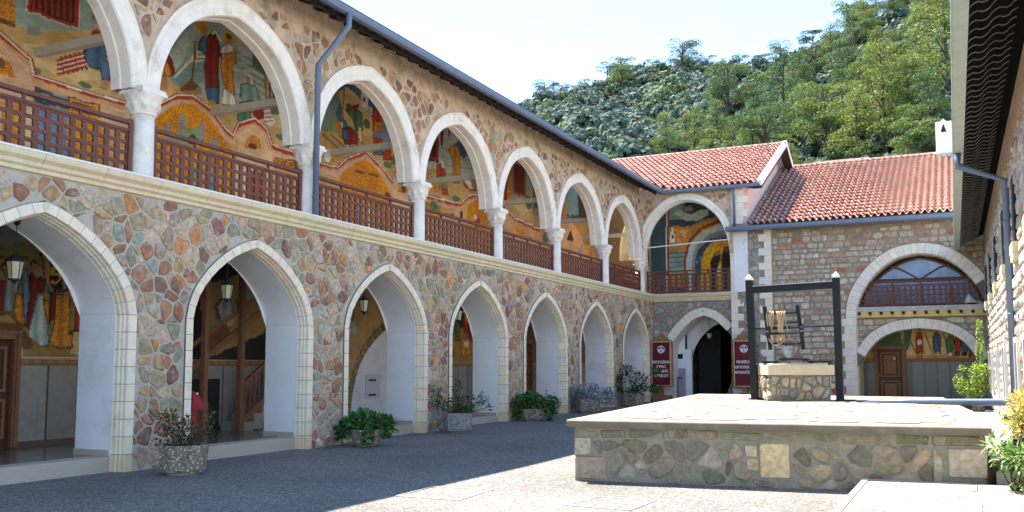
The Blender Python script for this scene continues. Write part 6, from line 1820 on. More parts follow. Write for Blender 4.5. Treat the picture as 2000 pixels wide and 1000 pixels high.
F_G5 = [
 ('p', 'teal', [28.36, 10.08, 35.93, 9.7, 35.88, 6.22, 28.38, 6.12], 0, 0),
 ('p', 'teall', [31.23, 9.2, 32.75, 9.1, 33.23, 7.96, 31.23, 7.64], 0, 0),
 ('p', 'dblue', [29.16, 9.9, 35.93, 9.7, 35.92, 9.04, 32.75, 9.1, 30.87, 9.42, 29.58, 9.06], 0, 0),
 ('p', 'org', [29, 8.76, 29.91, 8.75, 30, 7.45, 29.01, 7.38], 0, 0),
 ('p', 'mar', [29.33, 8.64, 29.58, 8.65, 29.58, 7.46, 29.33, 7.44], 0, 0),
 ('p', 'red', [30.08, 9.05, 31.14, 9.1, 31.14, 7.94, 30.08, 7.84], 0, 0),
 ('p', 'dbr', [30.21, 9, 31.01, 9.02, 31, 8.01, 30.21, 7.94], 0, 0),
 ('l', 'red', [30.34, 8.95, 30.34, 7.92], 0.03, 0),
 ('l', 'red', [30.56, 8.99, 30.56, 7.96], 0.03, 0),
 ('l', 'red', [30.78, 9.03, 30.78, 8], 0.03, 0),
 ('p', 'och', [29.58, 7.57, 31.32, 7.97, 35.91, 8.17, 35.89, 6.87, 29.58, 6.83], 0, 0),
 ('p', 'ochl', [30, 7.45, 31.05, 7.73, 31.78, 7.54, 30.87, 7.2], 0, 0),
 ('p', 'gry', [31.87, 8.02, 32.26, 8.08, 32.28, 7.46, 31.85, 7.39], 1, 1),
 ('p', 'blu', [31.97, 8.63, 32.17, 8.66, 32.34, 8.56, 32.37, 8.17, 32.29, 7.68, 32.12, 7.72, 31.86, 7.56, 31.78, 8.08, 31.8, 8.46], 1, 1),
 ('e', 'skin', [31.88, 8.71, 32.26, 8.78, 32.07, 8.86, 32.07, 8.63], 0, 0),
 ('e', 'brn', [31.88, 8.78, 32.26, 8.85, 32.07, 8.87, 32.07, 8.76], 0, 0),
 ('e', 'brn', [31.93, 8.64, 32.2, 8.69, 32.07, 8.72, 32.07, 8.62], 0, 0),
 ('p', 'skin', [31.92, 7.4, 32.03, 7.42, 32.03, 7.38, 31.83, 7.35], 0, 0),
 ('p', 'skin', [32.09, 7.43, 32.2, 7.45, 32.26, 7.41, 32.09, 7.38], 0, 0),
 ('e', 'skin', [32.16, 8.29, 32.26, 8.31, 32.21, 8.32, 32.21, 8.28], 0, 0),
 ('p', 'och', [32.57, 8.03, 32.91, 8.09, 32.92, 7.45, 32.55, 7.4], 1, 1),
 ('p', 'grn', [32.66, 8.65, 32.83, 8.68, 32.98, 8.57, 33, 8.18, 32.93, 7.68, 32.79, 7.72, 32.56, 7.57, 32.5, 8.09, 32.51, 8.49], 1, 1),
 ('e', 'skin', [32.55, 8.73, 32.94, 8.8, 32.74, 8.88, 32.74, 8.65], 0, 0),
 ('e', 'brn', [32.55, 8.8, 32.94, 8.87, 32.74, 8.89, 32.74, 8.78], 0, 0),
 ('e', 'brn', [32.61, 8.66, 32.88, 8.71, 32.74, 8.74, 32.74, 8.64], 0, 0),
 ('p', 'skin', [32.61, 7.41, 32.71, 7.42, 32.71, 7.38, 32.54, 7.35], 0, 0),
 ('p', 'skin', [32.76, 7.43, 32.86, 7.44, 32.91, 7.4, 32.76, 7.38], 0, 0),
 ('e', 'skin', [32.82, 8.3, 32.91, 8.31, 32.86, 8.32, 32.86, 8.29], 0, 0),
 ('e', 'grn', [31.09, 7.72, 31.73, 7.82, 31.41, 8.04, 31.41, 7.5], 0, 0),
 ('e', 'goldl', [31.37, 8.13, 31.64, 8.18, 31.51, 8.31, 31.5, 8], 0, 0),
 ('l', 'red', [29.33, 7.33, 30.17, 6.95, 32.34, 6.83, 33.18, 7.24, 34.78, 6.9], 0.13, 0),
 ('l', 'whi', [29.33, 7.38, 30.17, 7.01, 32.34, 6.89, 33.18, 7.3, 34.78, 6.96], 0.03, 0),
 ('p', 'arch', [29.33, 7.27, 30.17, 6.89, 32.34, 6.77, 33.18, 7.18, 34.78, 6.83, 35.01, 3.19, 29.34, 3.7], 0, 0),
 ('p', 'gold', [30.3, 6.67, 30.96, 6.68, 30.96, 6.34, 30.3, 6.33], 0, 0),
 ('p', 'dbr', [31.13, 6.44, 31.77, 6.44, 31.77, 6.36, 31.13, 6.36], 0, 0),
 ('p', 'gold', [32.53, 6.45, 32.83, 6.89, 33.48, 7.1, 34.25, 6.66], 0, 0),
 ('e', 'grn', [32.68, 6.55, 33.17, 6.61, 32.93, 6.78, 32.92, 6.38], 0, 0)]
F_G6 = [
 ('p', 'dblue', [32.75, 9.91, 46.65, 10.62, 46.51, 7.36, 32.73, 6.68], 0, 0),
 ('p', 'teal', [34.81, 9.27, 36.22, 9.42, 36.48, 8.03, 34.79, 7.78], 0, 0),
 ('p', 'dbr', [36.51, 9.36, 37.71, 9.44, 37.68, 7.99, 36.48, 7.95], 0, 0),
 ('p', 'ochd', [34.26, 7.71, 39.62, 8.03, 46.55, 8.44, 46.48, 6.82, 34.25, 6.66], 0, 0),
 ('p', 'org', [34.69, 8.4, 35.13, 8.39, 35.12, 7.62, 34.68, 7.6], 0, 0),
 ('p', 'arch', [33.99, 6.8, 34.68, 7.43, 35.45, 7.71, 36.47, 7.37, 37.06, 6.83, 46.49, 7.09, 46.35, 3.62, 33.96, 3.97], 0, 0),
 ('p', 'dbr', [35.11, 6.77, 35.56, 7.25, 36, 6.84], 0, 0),
 ('p', 'gry', [36.23, 6.69, 36.81, 6.71, 36.81, 6.32, 36.22, 6.3], 0, 0),
 ('p', 'ochd', [40.3, 8.36, 44.85, 8.75, 44.77, 6.66, 40.25, 6.45], 0, 0)]
F_GB = [
 ('p', 'dblue', [-1.18, 9.9, 2.98, 9.09, 2.88, 4.18, -1.26, 4.29], 0, 0),
 ('p', 'teal', [-0.04, 9.52, 0.71, 9.28, 0.46, 8.14, -0.11, 8.18], 0, 0),
 ('p', 'tealw', [0.13, 8.44, 0.37, 8.61, 0.93, 8.34, 1.21, 8.5, 1.71, 8.55, 1.71, 8.28, 1.15, 8.05, 0.6, 8.13], 0, 0),
 ('p', 'gry', [0.61, 8.73, 0.98, 8.75, 1.02, 8.47, 0.65, 8.49], 0, 0),
 ('p', 'ochd', [-0.16, 7.83, 0.22, 7.92, 0.8, 7.79, 1.38, 8.08, 2.07, 8.16, 2.96, 7.97, 2.9, 5.06, -0.2, 5.18], 0, 0),
 ('p', 'org', [0.17, 7.79, 0.8, 7.84, 0.96, 7.37, 0.67, 6.86, 0.25, 7.04], 0, 0),
 ('p', 'ochl', [0.36, 7.68, 0.68, 7.66, 0.63, 7.3], 0, 0),
 ('p', 'org', [1.15, 7.86, 1.84, 8.04, 2.06, 7.8, 1.37, 7.5], 0, 0),
 ('p', 'whi', [-0.04, 7.57, 0.06, 7.93, 0.14, 7.56, 0.16, 7.14, -0.07, 7.16], 0, 0),
 ('p', 'dbr', [0.03, 7.52, 0.1, 7.52, 0.09, 7.33, 0.02, 7.34], 0, 0),
 ('p', 'teal', [-0.18, 6.56, 0.44, 6.76, 0.89, 6.39, 0.65, 5.83, -0.19, 5.75], 0, 0),
 ('l', 'brn', [-0.13, 6.67, 0.78, 6.69], 0.03, 0),
 ('l', 'brn', [-0.13, 6.47, 0.78, 6.49], 0.03, 0),
 ('l', 'brn', [-0.13, 6.26, 0.78, 6.28], 0.03, 0),
 ('l', 'brn', [-0.14, 6.05, 0.77, 6.08], 0.03, 0),
 ('l', 'brn', [-0.14, 5.84, 0.77, 5.87], 0.03, 0),
 ('l', 'mar', [-0.14, 8.88, -0.21, 4.26], 0.08, 0),
 ('l', 'whi', [-0.19, 8.88, -0.26, 4.26], 0.03, 0),
 ('l', 'mar', [0.58, 4.24, 0.62, 6.38, 0.84, 7.19, 1.38, 7.71, 2.06, 7.94, 2.96, 7.97], 0.06, 0),
 ('p', 'tealw', [0.63, 4.24, 0.66, 6.4, 0.91, 7.14, 1.47, 7.61, 2.15, 7.84, 2.96, 7.88, 2.88, 4.18], 0, 0),
 ('p', 'gry', [0.88, 4.23, 0.92, 6.39, 1.18, 6.99, 1.69, 7.42, 2.28, 7.56, 2.95, 7.61, 2.88, 4.18], 0, 0),
 ('p', 'dblue', [1.02, 4.23, 1.05, 6.31, 1.27, 6.85, 1.78, 7.23, 2.32, 7.38, 2.95, 7.41, 2.88, 4.18], 0, 0),
 ('e', 'blul', [1.11, 6.22, 1.23, 6.21, 1.17, 6.29, 1.16, 6.14], 0, 0),
 ('e', 'blul', [1.26, 6.41, 1.38, 6.4, 1.32, 6.48, 1.32, 6.33], 0, 0),
 ('e', 'blul', [1.41, 6.59, 1.53, 6.59, 1.47, 6.67, 1.47, 6.51], 0, 0),
 ('e', 'blul', [1.56, 6.78, 1.68, 6.77, 1.62, 6.85, 1.62, 6.7], 0, 0),
 ('e', 'blul', [1.71, 6.96, 1.83, 6.95, 1.77, 7.03, 1.77, 6.88], 0, 0),
 ('e', 'blul', [1.86, 7.14, 1.98, 7.14, 1.92, 7.22, 1.92, 7.06], 0, 0),
 ('e', 'blul', [2.01, 7.26, 2.13, 7.25, 2.07, 7.33, 2.07, 7.18], 0, 0),
 ('e', 'blul', [2.16, 7.29, 2.28, 7.28, 2.22, 7.36, 2.22, 7.2], 0, 0),
 ('e', 'blul', [2.31, 7.31, 2.42, 7.3, 2.37, 7.38, 2.36, 7.23], 0, 0),
 ('e', 'blul', [2.45, 7.33, 2.57, 7.33, 2.51, 7.41, 2.51, 7.25], 0, 0),
 ('e', 'blul', [2.6, 7.36, 2.71, 7.35, 2.66, 7.43, 2.65, 7.28], 0, 0),
 ('e', 'blul', [2.74, 7.38, 2.86, 7.38, 2.8, 7.46, 2.8, 7.3], 0, 0),
 ('p', 'goldl', [1.29, 4.22, 1.33, 6.21, 1.49, 6.7, 1.86, 7.04, 2.36, 7.15, 2.94, 7.18, 2.88, 4.18], 0, 0),
 ('p', 'blk', [1.72, 4.21, 1.76, 6.19, 1.95, 6.59, 2.13, 6.67, 2.21, 6.44, 2.07, 5.99, 2.08, 4.2], 0, 0),
 ('p', 'blk', [2.21, 4.19, 2.26, 6.43, 2.35, 6.79, 2.49, 6.83, 2.62, 6.68, 2.75, 6.41, 2.79, 4.18], 0, 0),
 ('e', 'brn', [2.35, 6.72, 2.58, 6.71, 2.47, 6.87, 2.46, 6.56], 0, 0),
 ('e', 'gold', [1.97, 6.54, 2.1, 6.53, 2.04, 6.63, 2.03, 6.45], 0, 0),
 ('p', 'whi', [2.11, 5.99, 2.2, 5.9, 2.01, 5.43, 1.93, 5.55], 0, 0),
 ('l', 'blk', [2.12, 6.33, 2.39, 6.16], 0.04, 0)]
F_L1 = [
 ('p', 'olv', [9.71, 4.25, 12.17, 4.25, 12.29, 1.57, 9.86, 1.58], 0, 0),
 ('p', 'gry', [10.27, 3.99, 10.61, 4.04, 11.13, 3.63, 10.29, 3.58], 0, 0),
 ('p', 'olv', [10.29, 3.63, 10.48, 3.65, 10.6, 3.73, 10.78, 3.77, 11.05, 3.62, 11.07, 3.15, 10.32, 3.09], 0, 0),
 ('p', 'ochd', [10.25, 1.97, 10.75, 2.3, 10.96, 2.21, 12.23, 2.3, 12.25, 1.74, 10.27, 1.72], 0, 0),
 ('p', 'ochl', [11.82, 2.24, 12.17, 2.28, 12.19, 1.81, 11.73, 1.85], 0, 0),
 ('e', 'brn', [10.27, 3.4, 10.4, 3.41, 10.33, 3.48, 10.34, 3.33], 0, 0),
 ('e', 'skin', [10.3, 3.37, 10.37, 3.38, 10.34, 3.42, 10.34, 3.33], 0, 0),
 ('e', 'dbr', [10.38, 3.39, 10.51, 3.4, 10.44, 3.47, 10.45, 3.32], 0, 0),
 ('e', 'skin', [10.41, 3.36, 10.49, 3.37, 10.45, 3.41, 10.45, 3.32], 0, 0),
 ('e', 'brn', [10.48, 3.44, 10.61, 3.46, 10.54, 3.53, 10.55, 3.37], 0, 0),
 ('e', 'skin', [10.51, 3.41, 10.58, 3.42, 10.54, 3.46, 10.55, 3.37], 0, 0),
 ('e', 'dbr', [10.58, 3.44, 10.71, 3.46, 10.64, 3.53, 10.65, 3.37], 0, 0),
 ('e', 'skin', [10.61, 3.41, 10.68, 3.42, 10.64, 3.46, 10.65, 3.37], 0, 0),
 ('e', 'brn', [10.69, 3.44, 10.83, 3.46, 10.75, 3.53, 10.76, 3.37], 0, 0),
 ('e', 'skin', [10.72, 3.41, 10.8, 3.42, 10.76, 3.46, 10.76, 3.37], 0, 0),
 ('e', 'dbr', [10.31, 3.29, 10.44, 3.3, 10.37, 3.38, 10.38, 3.22], 0, 0),
 ('e', 'skin', [10.34, 3.26, 10.42, 3.27, 10.38, 3.31, 10.38, 3.22], 0, 0),
 ('e', 'brn', [10.42, 3.28, 10.56, 3.29, 10.49, 3.36, 10.49, 3.21], 0, 0),
 ('e', 'skin', [10.45, 3.25, 10.53, 3.26, 10.49, 3.3, 10.49, 3.21], 0, 0),
 ('e', 'dbr', [10.53, 3.33, 10.67, 3.35, 10.59, 3.42, 10.6, 3.26], 0, 0),
 ('e', 'skin', [10.56, 3.31, 10.64, 3.31, 10.6, 3.35, 10.6, 3.27], 0, 0),
 ('e', 'brn', [10.26, 3.2, 10.39, 3.21, 10.32, 3.28, 10.33, 3.12], 0, 0),
 ('e', 'skin', [10.29, 3.17, 10.36, 3.17, 10.32, 3.21, 10.33, 3.13], 0, 0),
 ('e', 'dbr', [10.86, 3.39, 11, 3.4, 10.92, 3.48, 10.93, 3.32], 0, 0),
 ('e', 'skin', [10.89, 3.36, 10.97, 3.37, 10.93, 3.41, 10.93, 3.32], 0, 0),
 ('e', 'brn', [10.94, 3.33, 11.08, 3.34, 11, 3.42, 11.01, 3.25], 0, 0),
 ('e', 'skin', [10.97, 3.3, 11.05, 3.31, 11.01, 3.35, 11.01, 3.26], 0, 0),
 ('p', 'mar', [10.27, 3.04, 10.42, 3.05, 10.42, 2.55, 10.3, 2.55], 1, 1),
 ('p', 'gry', [10.43, 3.23, 10.58, 3.27, 10.66, 3.07, 10.62, 2.52, 10.39, 2.55, 10.42, 3.01], 1, 1),
 ('p', 'org', [10.6, 2.84, 10.72, 2.85, 10.85, 2.3, 10.67, 2.34, 10.58, 2.54], 1, 1),
 ('p', 'blul', [10.68, 3.28, 10.8, 3.29, 10.88, 2.95, 10.88, 2.3, 10.8, 2.34, 10.75, 2.8], 1, 1),
 ('p', 'mar', [10.87, 3.23, 11.04, 3.2, 11.15, 3.11, 11.14, 2.87, 11.01, 2.82, 10.89, 2.23, 10.83, 2.34, 10.88, 2.76], 1, 1),
 ('p', 'tealw', [11.03, 2.89, 11.14, 2.87, 11.24, 2.46, 11.29, 1.98, 11.13, 1.96, 10.87, 2.14, 10.97, 2.58], 1, 1),
 ('p', 'org', [11.14, 2.78, 11.28, 2.74, 11.31, 2.32, 11.22, 2.46], 1, 1),
 ('e', 'gry', [10.93, 3.27, 11.09, 3.28, 11, 3.38, 11.01, 3.17], 0, 0),
 ('e', 'skin', [10.93, 3.33, 11.03, 3.34, 10.98, 3.4, 10.99, 3.26], 0, 0),
 ('p', 'org', [11.35, 2.89, 11.74, 2.92, 11.81, 2.63, 11.74, 2.33, 11.78, 1.97, 11.53, 1.93, 11.3, 2, 11.4, 2.46], 1, 1),
 ('p', 'mar', [11.29, 2.93, 11.4, 2.89, 11.37, 2.46, 11.29, 2.41], 1, 1),
 ('p', 'ochd', [11.68, 2.99, 11.8, 2.97, 11.82, 2.29, 11.71, 2.19], 1, 1),
 ('p', 'red', [11.79, 3.02, 11.9, 2.98, 12.04, 2.64, 12.07, 2.27, 11.82, 2.26], 1, 1),
 ('p', 'dbr', [11.02, 3.61, 11.26, 3.67, 11.52, 3.43, 11.68, 2.97, 11.23, 2.88], 0, 0),
 ('p', 'ochd', [11.06, 3.58, 11.25, 3.64, 11.47, 3.43, 11.62, 3, 11.25, 2.92], 0, 0),
 ('e', 'och', [11.15, 3.44, 11.47, 3.48, 11.3, 3.62, 11.32, 3.29], 0, 0),
 ('p', 'blk', [11.23, 3.5, 11.32, 3.57, 11.43, 3.42, 11.56, 3, 11.35, 2.94, 11.24, 3.17], 0, 0),
 ('e', 'dbr', [11.23, 3.46, 11.4, 3.48, 11.31, 3.58, 11.32, 3.36], 0, 0),
 ('p', 'goldl', [11.19, 3.33, 11.33, 3.39, 11.38, 3.35, 11.32, 3.27, 11.44, 3.27, 11.49, 3.19, 11.39, 3.08, 11.29, 3.1, 11.29, 3.22], 0, 0),
 ('e', 'blk', [11.29, 3.18, 11.44, 3.2, 11.36, 3.24, 11.37, 3.13], 0, 0),
 ('p', 'blu', [11.19, 3.09, 11.27, 3.07, 11.29, 2.93, 11.21, 2.92], 0, 0),
 ('e', 'skin', [11.1, 2.86, 11.22, 2.87, 11.16, 2.9, 11.17, 2.83], 0, 0),
 ('e', 'skin', [11.56, 2.92, 11.71, 2.93, 11.64, 2.96, 11.64, 2.88], 0, 0),
 ('p', 'brn', [11.21, 2.01, 11.3, 1.98, 11.29, 1.94, 11.22, 1.95], 0, 0),
 ('p', 'brn', [11.67, 1.99, 11.77, 1.96, 11.76, 1.92, 11.67, 1.93], 0, 0),
 ('p', 'brn', [10.25, 2.52, 10.34, 2.55, 10.49, 2.53, 10.67, 2.43, 10.8, 2.25, 11.02, 1.96, 10.95, 1.9, 10.28, 1.89], 0, 0),
 ('p', 'ochd', [10.25, 2.45, 10.49, 2.48, 10.65, 2.36, 10.26, 2.37], 0, 0),
 ('l', 'whi', [10.77, 1.76, 12.12, 1.77], 0.02, 0),
 ('l', 'whi', [9.82, 2.17, 10.74, 2.21, 10.77, 1.75], 0.02, 0)]
F_L2 = [
 ('p', 'blk', [14.41, 4.13, 17.68, 4.51, 17.77, 1.56, 14.52, 1.57], 0, 0),
 ('p', 'olv', [14.95, 3.31, 16.96, 3.95, 17.01, 2.51, 15.16, 1.79], 0, 0),
 ('p', 'ochd', [15.37, 2.45, 16.15, 2.83, 16.91, 2.98, 16.93, 2.39, 15.16, 1.79], 0, 0),
 ('p', 'brn', [15.14, 2.33, 15.67, 2.57, 15.92, 2.24, 15.16, 1.84], 0, 0),
 ('p', 'mar', [15.3, 2.89, 15.49, 3.13, 15.66, 3.02, 15.61, 2.68, 15.42, 2.62], 1, 0),
 ('p', 'gry', [15.41, 2.9, 15.53, 3.07, 15.78, 3.15, 15.92, 2.81, 15.84, 2.47, 15.55, 2.55], 1, 1),
 ('p', 'och', [15.8, 2.6, 15.92, 2.68, 15.93, 2.52, 15.77, 2.47], 0, 0),
 ('p', 'teal', [16.12, 3.63, 16.96, 3.95, 16.98, 3.47, 16.31, 2.95], 0, 0)]
F_L4 = [
 ('p', 'ochd', [25.59, 3.49, 27.39, 3.25, 27.4, 1.63, 25.62, 1.63], 0, 0),
 ('p', 'dbr', [25.33, 4.11, 27.75, 3.78, 27.75, 2.92, 25.34, 2.83], 0, 0),
 ('p', 'red', [26.5, 3.54, 26.85, 3.56, 27.21, 2.65, 26.51, 2.71], 1, 0),
 ('p', 'grn', [25.83, 3.42, 26.16, 3.39, 26.27, 2.45, 25.94, 2.44], 1, 1),
 ('p', 'org', [26.6, 3.34, 26.85, 3.32, 26.85, 3.02, 26.61, 3.01], 0, 0),
 ('p', 'org', [26.31, 2.37, 26.44, 2.54, 26.75, 2.58, 26.96, 2.42, 26.97, 2.02, 26.55, 1.91, 26.31, 2.04], 1, 1),
 ('e', 'whi', [26.51, 2.34, 26.86, 2.35, 26.68, 2.45, 26.68, 2.25], 0, 0),
 ('p', 'mar', [26.75, 2.88, 27.25, 2.56, 27.25, 2.29, 26.82, 2.55], 0, 0),
 ('p', 'red', [25.68, 2.2, 25.94, 2.17, 25.94, 1.88, 25.68, 1.87], 0, 0),
 ('l', 'whi', [25.6, 3.39, 27.38, 3.38], 0.03, 0)]
F_RC = [
 ('p', 'och', [7.56, 3.58, 12.66, 3.46, 12.58, 1.54, 7.49, 1.54], 0, 0),
 ('p', 'grn', [8.12, 3.16, 9.43, 2.94, 9.5, 2.42, 8.09, 2.15], 0, 0),
 ('p', 'ochl', [9.53, 3.14, 10.16, 2.93, 11.07, 3.01, 11.03, 2.13, 9.49, 2.02], 0, 0),
 ('p', 'grn', [9.53, 3.14, 9.84, 3.03, 9.7, 2.33, 9.5, 2.14], 0, 0),
 ('l', 'brn', [9.61, 2.93, 9.95, 2.13], 0.03, 0),
 ('l', 'brn', [9.95, 2.93, 10.24, 2.13], 0.03, 0),
 ('l', 'brn', [10.27, 2.92, 10.53, 2.13], 0.03, 0),
 ('l', 'brn', [10.6, 2.92, 10.82, 2.13], 0.03, 0),
 ('l', 'brn', [10.92, 2.91, 11.11, 2.13], 0.03, 0),
 ('l', 'brn', [11.24, 2.91, 11.39, 2.13], 0.03, 0),
 ('p', 'org', [9.99, 2.47, 10.16, 2.47, 10.15, 1.97, 9.96, 1.97], 1, 1),
 ('p', 'red', [10.05, 2.95, 10.14, 2.95, 10.21, 2.84, 10.21, 2.53, 10.17, 2.15, 10.09, 2.2, 9.97, 2.1, 9.95, 2.53, 9.97, 2.84], 1, 1),
 ('e', 'skin', [10.04, 3.03, 10.15, 3.03, 10.1, 3.12, 10.09, 2.94], 0, 0),
 ('e', 'brn', [10.04, 3.08, 10.16, 3.08, 10.1, 3.12, 10.09, 3.04], 0, 0),
 ('e', 'brn', [10.05, 2.96, 10.13, 2.96, 10.09, 3, 10.09, 2.92], 0, 0),
 ('p', 'skin', [9.99, 1.97, 10.04, 1.97, 10.04, 1.94, 9.95, 1.94], 0, 0),
 ('p', 'skin', [10.07, 1.97, 10.12, 1.97, 10.15, 1.94, 10.07, 1.94], 0, 0),
 ('e', 'skin', [10.12, 2.65, 10.17, 2.65, 10.15, 2.67, 10.14, 2.63], 0, 0),
 ('p', 'whi', [10.01, 2.65, 10.15, 2.65, 10.15, 2.45, 10, 2.45], 0, 0),
 ('p', 'pnk', [10.59, 2.47, 10.79, 2.47, 10.78, 2.01, 10.57, 2.01], 1, 1),
 ('p', 'blu', [10.66, 2.91, 10.76, 2.91, 10.84, 2.81, 10.84, 2.52, 10.79, 2.17, 10.71, 2.21, 10.58, 2.13, 10.55, 2.52, 10.57, 2.81], 1, 1),
 ('e', 'skin', [10.65, 2.98, 10.76, 2.98, 10.71, 3.07, 10.71, 2.9], 0, 0),
 ('e', 'brn', [10.66, 3.03, 10.76, 3.03, 10.71, 3.07, 10.71, 2.99], 0, 0),
 ('e', 'brn', [10.67, 2.93, 10.74, 2.92, 10.71, 2.96, 10.7, 2.89], 0, 0),
 ('p', 'skin', [10.6, 2.01, 10.66, 2.01, 10.66, 1.97, 10.56, 1.97], 0, 0),
 ('p', 'skin', [10.69, 2.01, 10.74, 2.01, 10.77, 1.97, 10.69, 1.97], 0, 0),
 ('e', 'skin', [10.74, 2.63, 10.79, 2.63, 10.77, 2.66, 10.77, 2.61], 0, 0),
 ('p', 'whi', [11.05, 2.4, 11.22, 2.4, 11.21, 2.02, 11.03, 2.02], 1, 1),
 ('p', 'grn', [11.1, 2.77, 11.19, 2.77, 11.26, 2.69, 11.27, 2.45, 11.22, 2.15, 11.15, 2.19, 11.04, 2.12, 11.01, 2.45, 11.03, 2.69], 1, 1),
 ('e', 'skin', [11.1, 2.83, 11.19, 2.83, 11.15, 2.9, 11.15, 2.76], 0, 0),
 ('e', 'brn', [11.11, 2.88, 11.2, 2.87, 11.15, 2.91, 11.15, 2.84], 0, 0),
 ('e', 'brn', [11.12, 2.79, 11.18, 2.78, 11.15, 2.82, 11.15, 2.75], 0, 0),
 ('p', 'skin', [11.06, 2.02, 11.11, 2.02, 11.11, 1.99, 11.02, 1.99], 0, 0),
 ('p', 'skin', [11.13, 2.02, 11.18, 2.02, 11.21, 1.99, 11.13, 1.99], 0, 0),
 ('e', 'skin', [11.18, 2.54, 11.22, 2.54, 11.2, 2.56, 11.2, 2.52], 0, 0),
 ('p', 'mar', [11.32, 2.39, 11.47, 2.39, 11.46, 2.03, 11.31, 2.03], 1, 1),
 ('p', 'red', [11.37, 2.74, 11.45, 2.74, 11.51, 2.66, 11.51, 2.44, 11.47, 2.16, 11.41, 2.2, 11.31, 2.13, 11.29, 2.44, 11.31, 2.66], 1, 1),
 ('e', 'skin', [11.37, 2.8, 11.46, 2.79, 11.42, 2.86, 11.41, 2.73], 0, 0),
 ('e', 'brn', [11.37, 2.83, 11.46, 2.83, 11.42, 2.87, 11.41, 2.8], 0, 0),
 ('e', 'brn', [11.38, 2.75, 11.44, 2.75, 11.41, 2.78, 11.41, 2.72], 0, 0),
 ('p', 'skin', [11.33, 2.03, 11.37, 2.03, 11.37, 2.01, 11.3, 2.01], 0, 0),
 ('p', 'skin', [11.4, 2.03, 11.44, 2.03, 11.46, 2.01, 11.39, 2.01], 0, 0),
 ('e', 'skin', [11.44, 2.52, 11.48, 2.52, 11.46, 2.54, 11.46, 2.5], 0, 0),
 ('p', 'blk', [11.57, 2.37, 11.72, 2.37, 11.71, 2.03, 11.55, 2.03], 1, 1),
 ('p', 'blu', [11.62, 2.7, 11.69, 2.7, 11.75, 2.63, 11.76, 2.41, 11.72, 2.15, 11.66, 2.19, 11.56, 2.12, 11.54, 2.42, 11.55, 2.63], 1, 1),
 ('e', 'skin', [11.62, 2.76, 11.7, 2.76, 11.66, 2.82, 11.66, 2.69], 0, 0),
 ('e', 'brn', [11.62, 2.79, 11.7, 2.79, 11.66, 2.82, 11.66, 2.76], 0, 0),
 ('e', 'brn', [11.63, 2.71, 11.68, 2.71, 11.66, 2.74, 11.66, 2.69], 0, 0),
 ('p', 'skin', [11.58, 2.03, 11.62, 2.03, 11.62, 2.01, 11.55, 2.01], 0, 0),
 ('p', 'skin', [11.64, 2.03, 11.68, 2.03, 11.7, 2.01, 11.64, 2.01], 0, 0),
 ('e', 'skin', [11.68, 2.5, 11.72, 2.5, 11.7, 2.51, 11.7, 2.48], 0, 0),
 ('p', 'brn', [11.81, 2.3, 11.93, 2.3, 11.92, 1.99, 11.79, 1.99], 1, 1),
 ('p', 'red', [11.85, 2.59, 11.91, 2.59, 11.96, 2.53, 11.96, 2.33, 11.93, 2.1, 11.88, 2.13, 11.8, 2.07, 11.78, 2.34, 11.79, 2.53], 1, 1),
 ('e', 'skin', [11.85, 2.64, 11.92, 2.64, 11.88, 2.7, 11.88, 2.59], 0, 0),
 ('e', 'brn', [11.85, 2.68, 11.92, 2.68, 11.88, 2.7, 11.88, 2.65], 0, 0),
 ('e', 'brn', [11.86, 2.6, 11.9, 2.6, 11.88, 2.63, 11.88, 2.58], 0, 0),
 ('p', 'skin', [11.81, 1.99, 11.85, 1.99, 11.85, 1.97, 11.79, 1.97], 0, 0),
 ('p', 'skin', [11.87, 1.99, 11.9, 1.99, 11.92, 1.97, 11.86, 1.97], 0, 0),
 ('e', 'skin', [11.9, 2.41, 11.93, 2.41, 11.92, 2.42, 11.92, 2.39], 0, 0),
 ('p', 'dbr', [11.97, 2.7, 12.6, 2.12, 12.59, 1.83, 11.94, 1.93], 0, 0)]
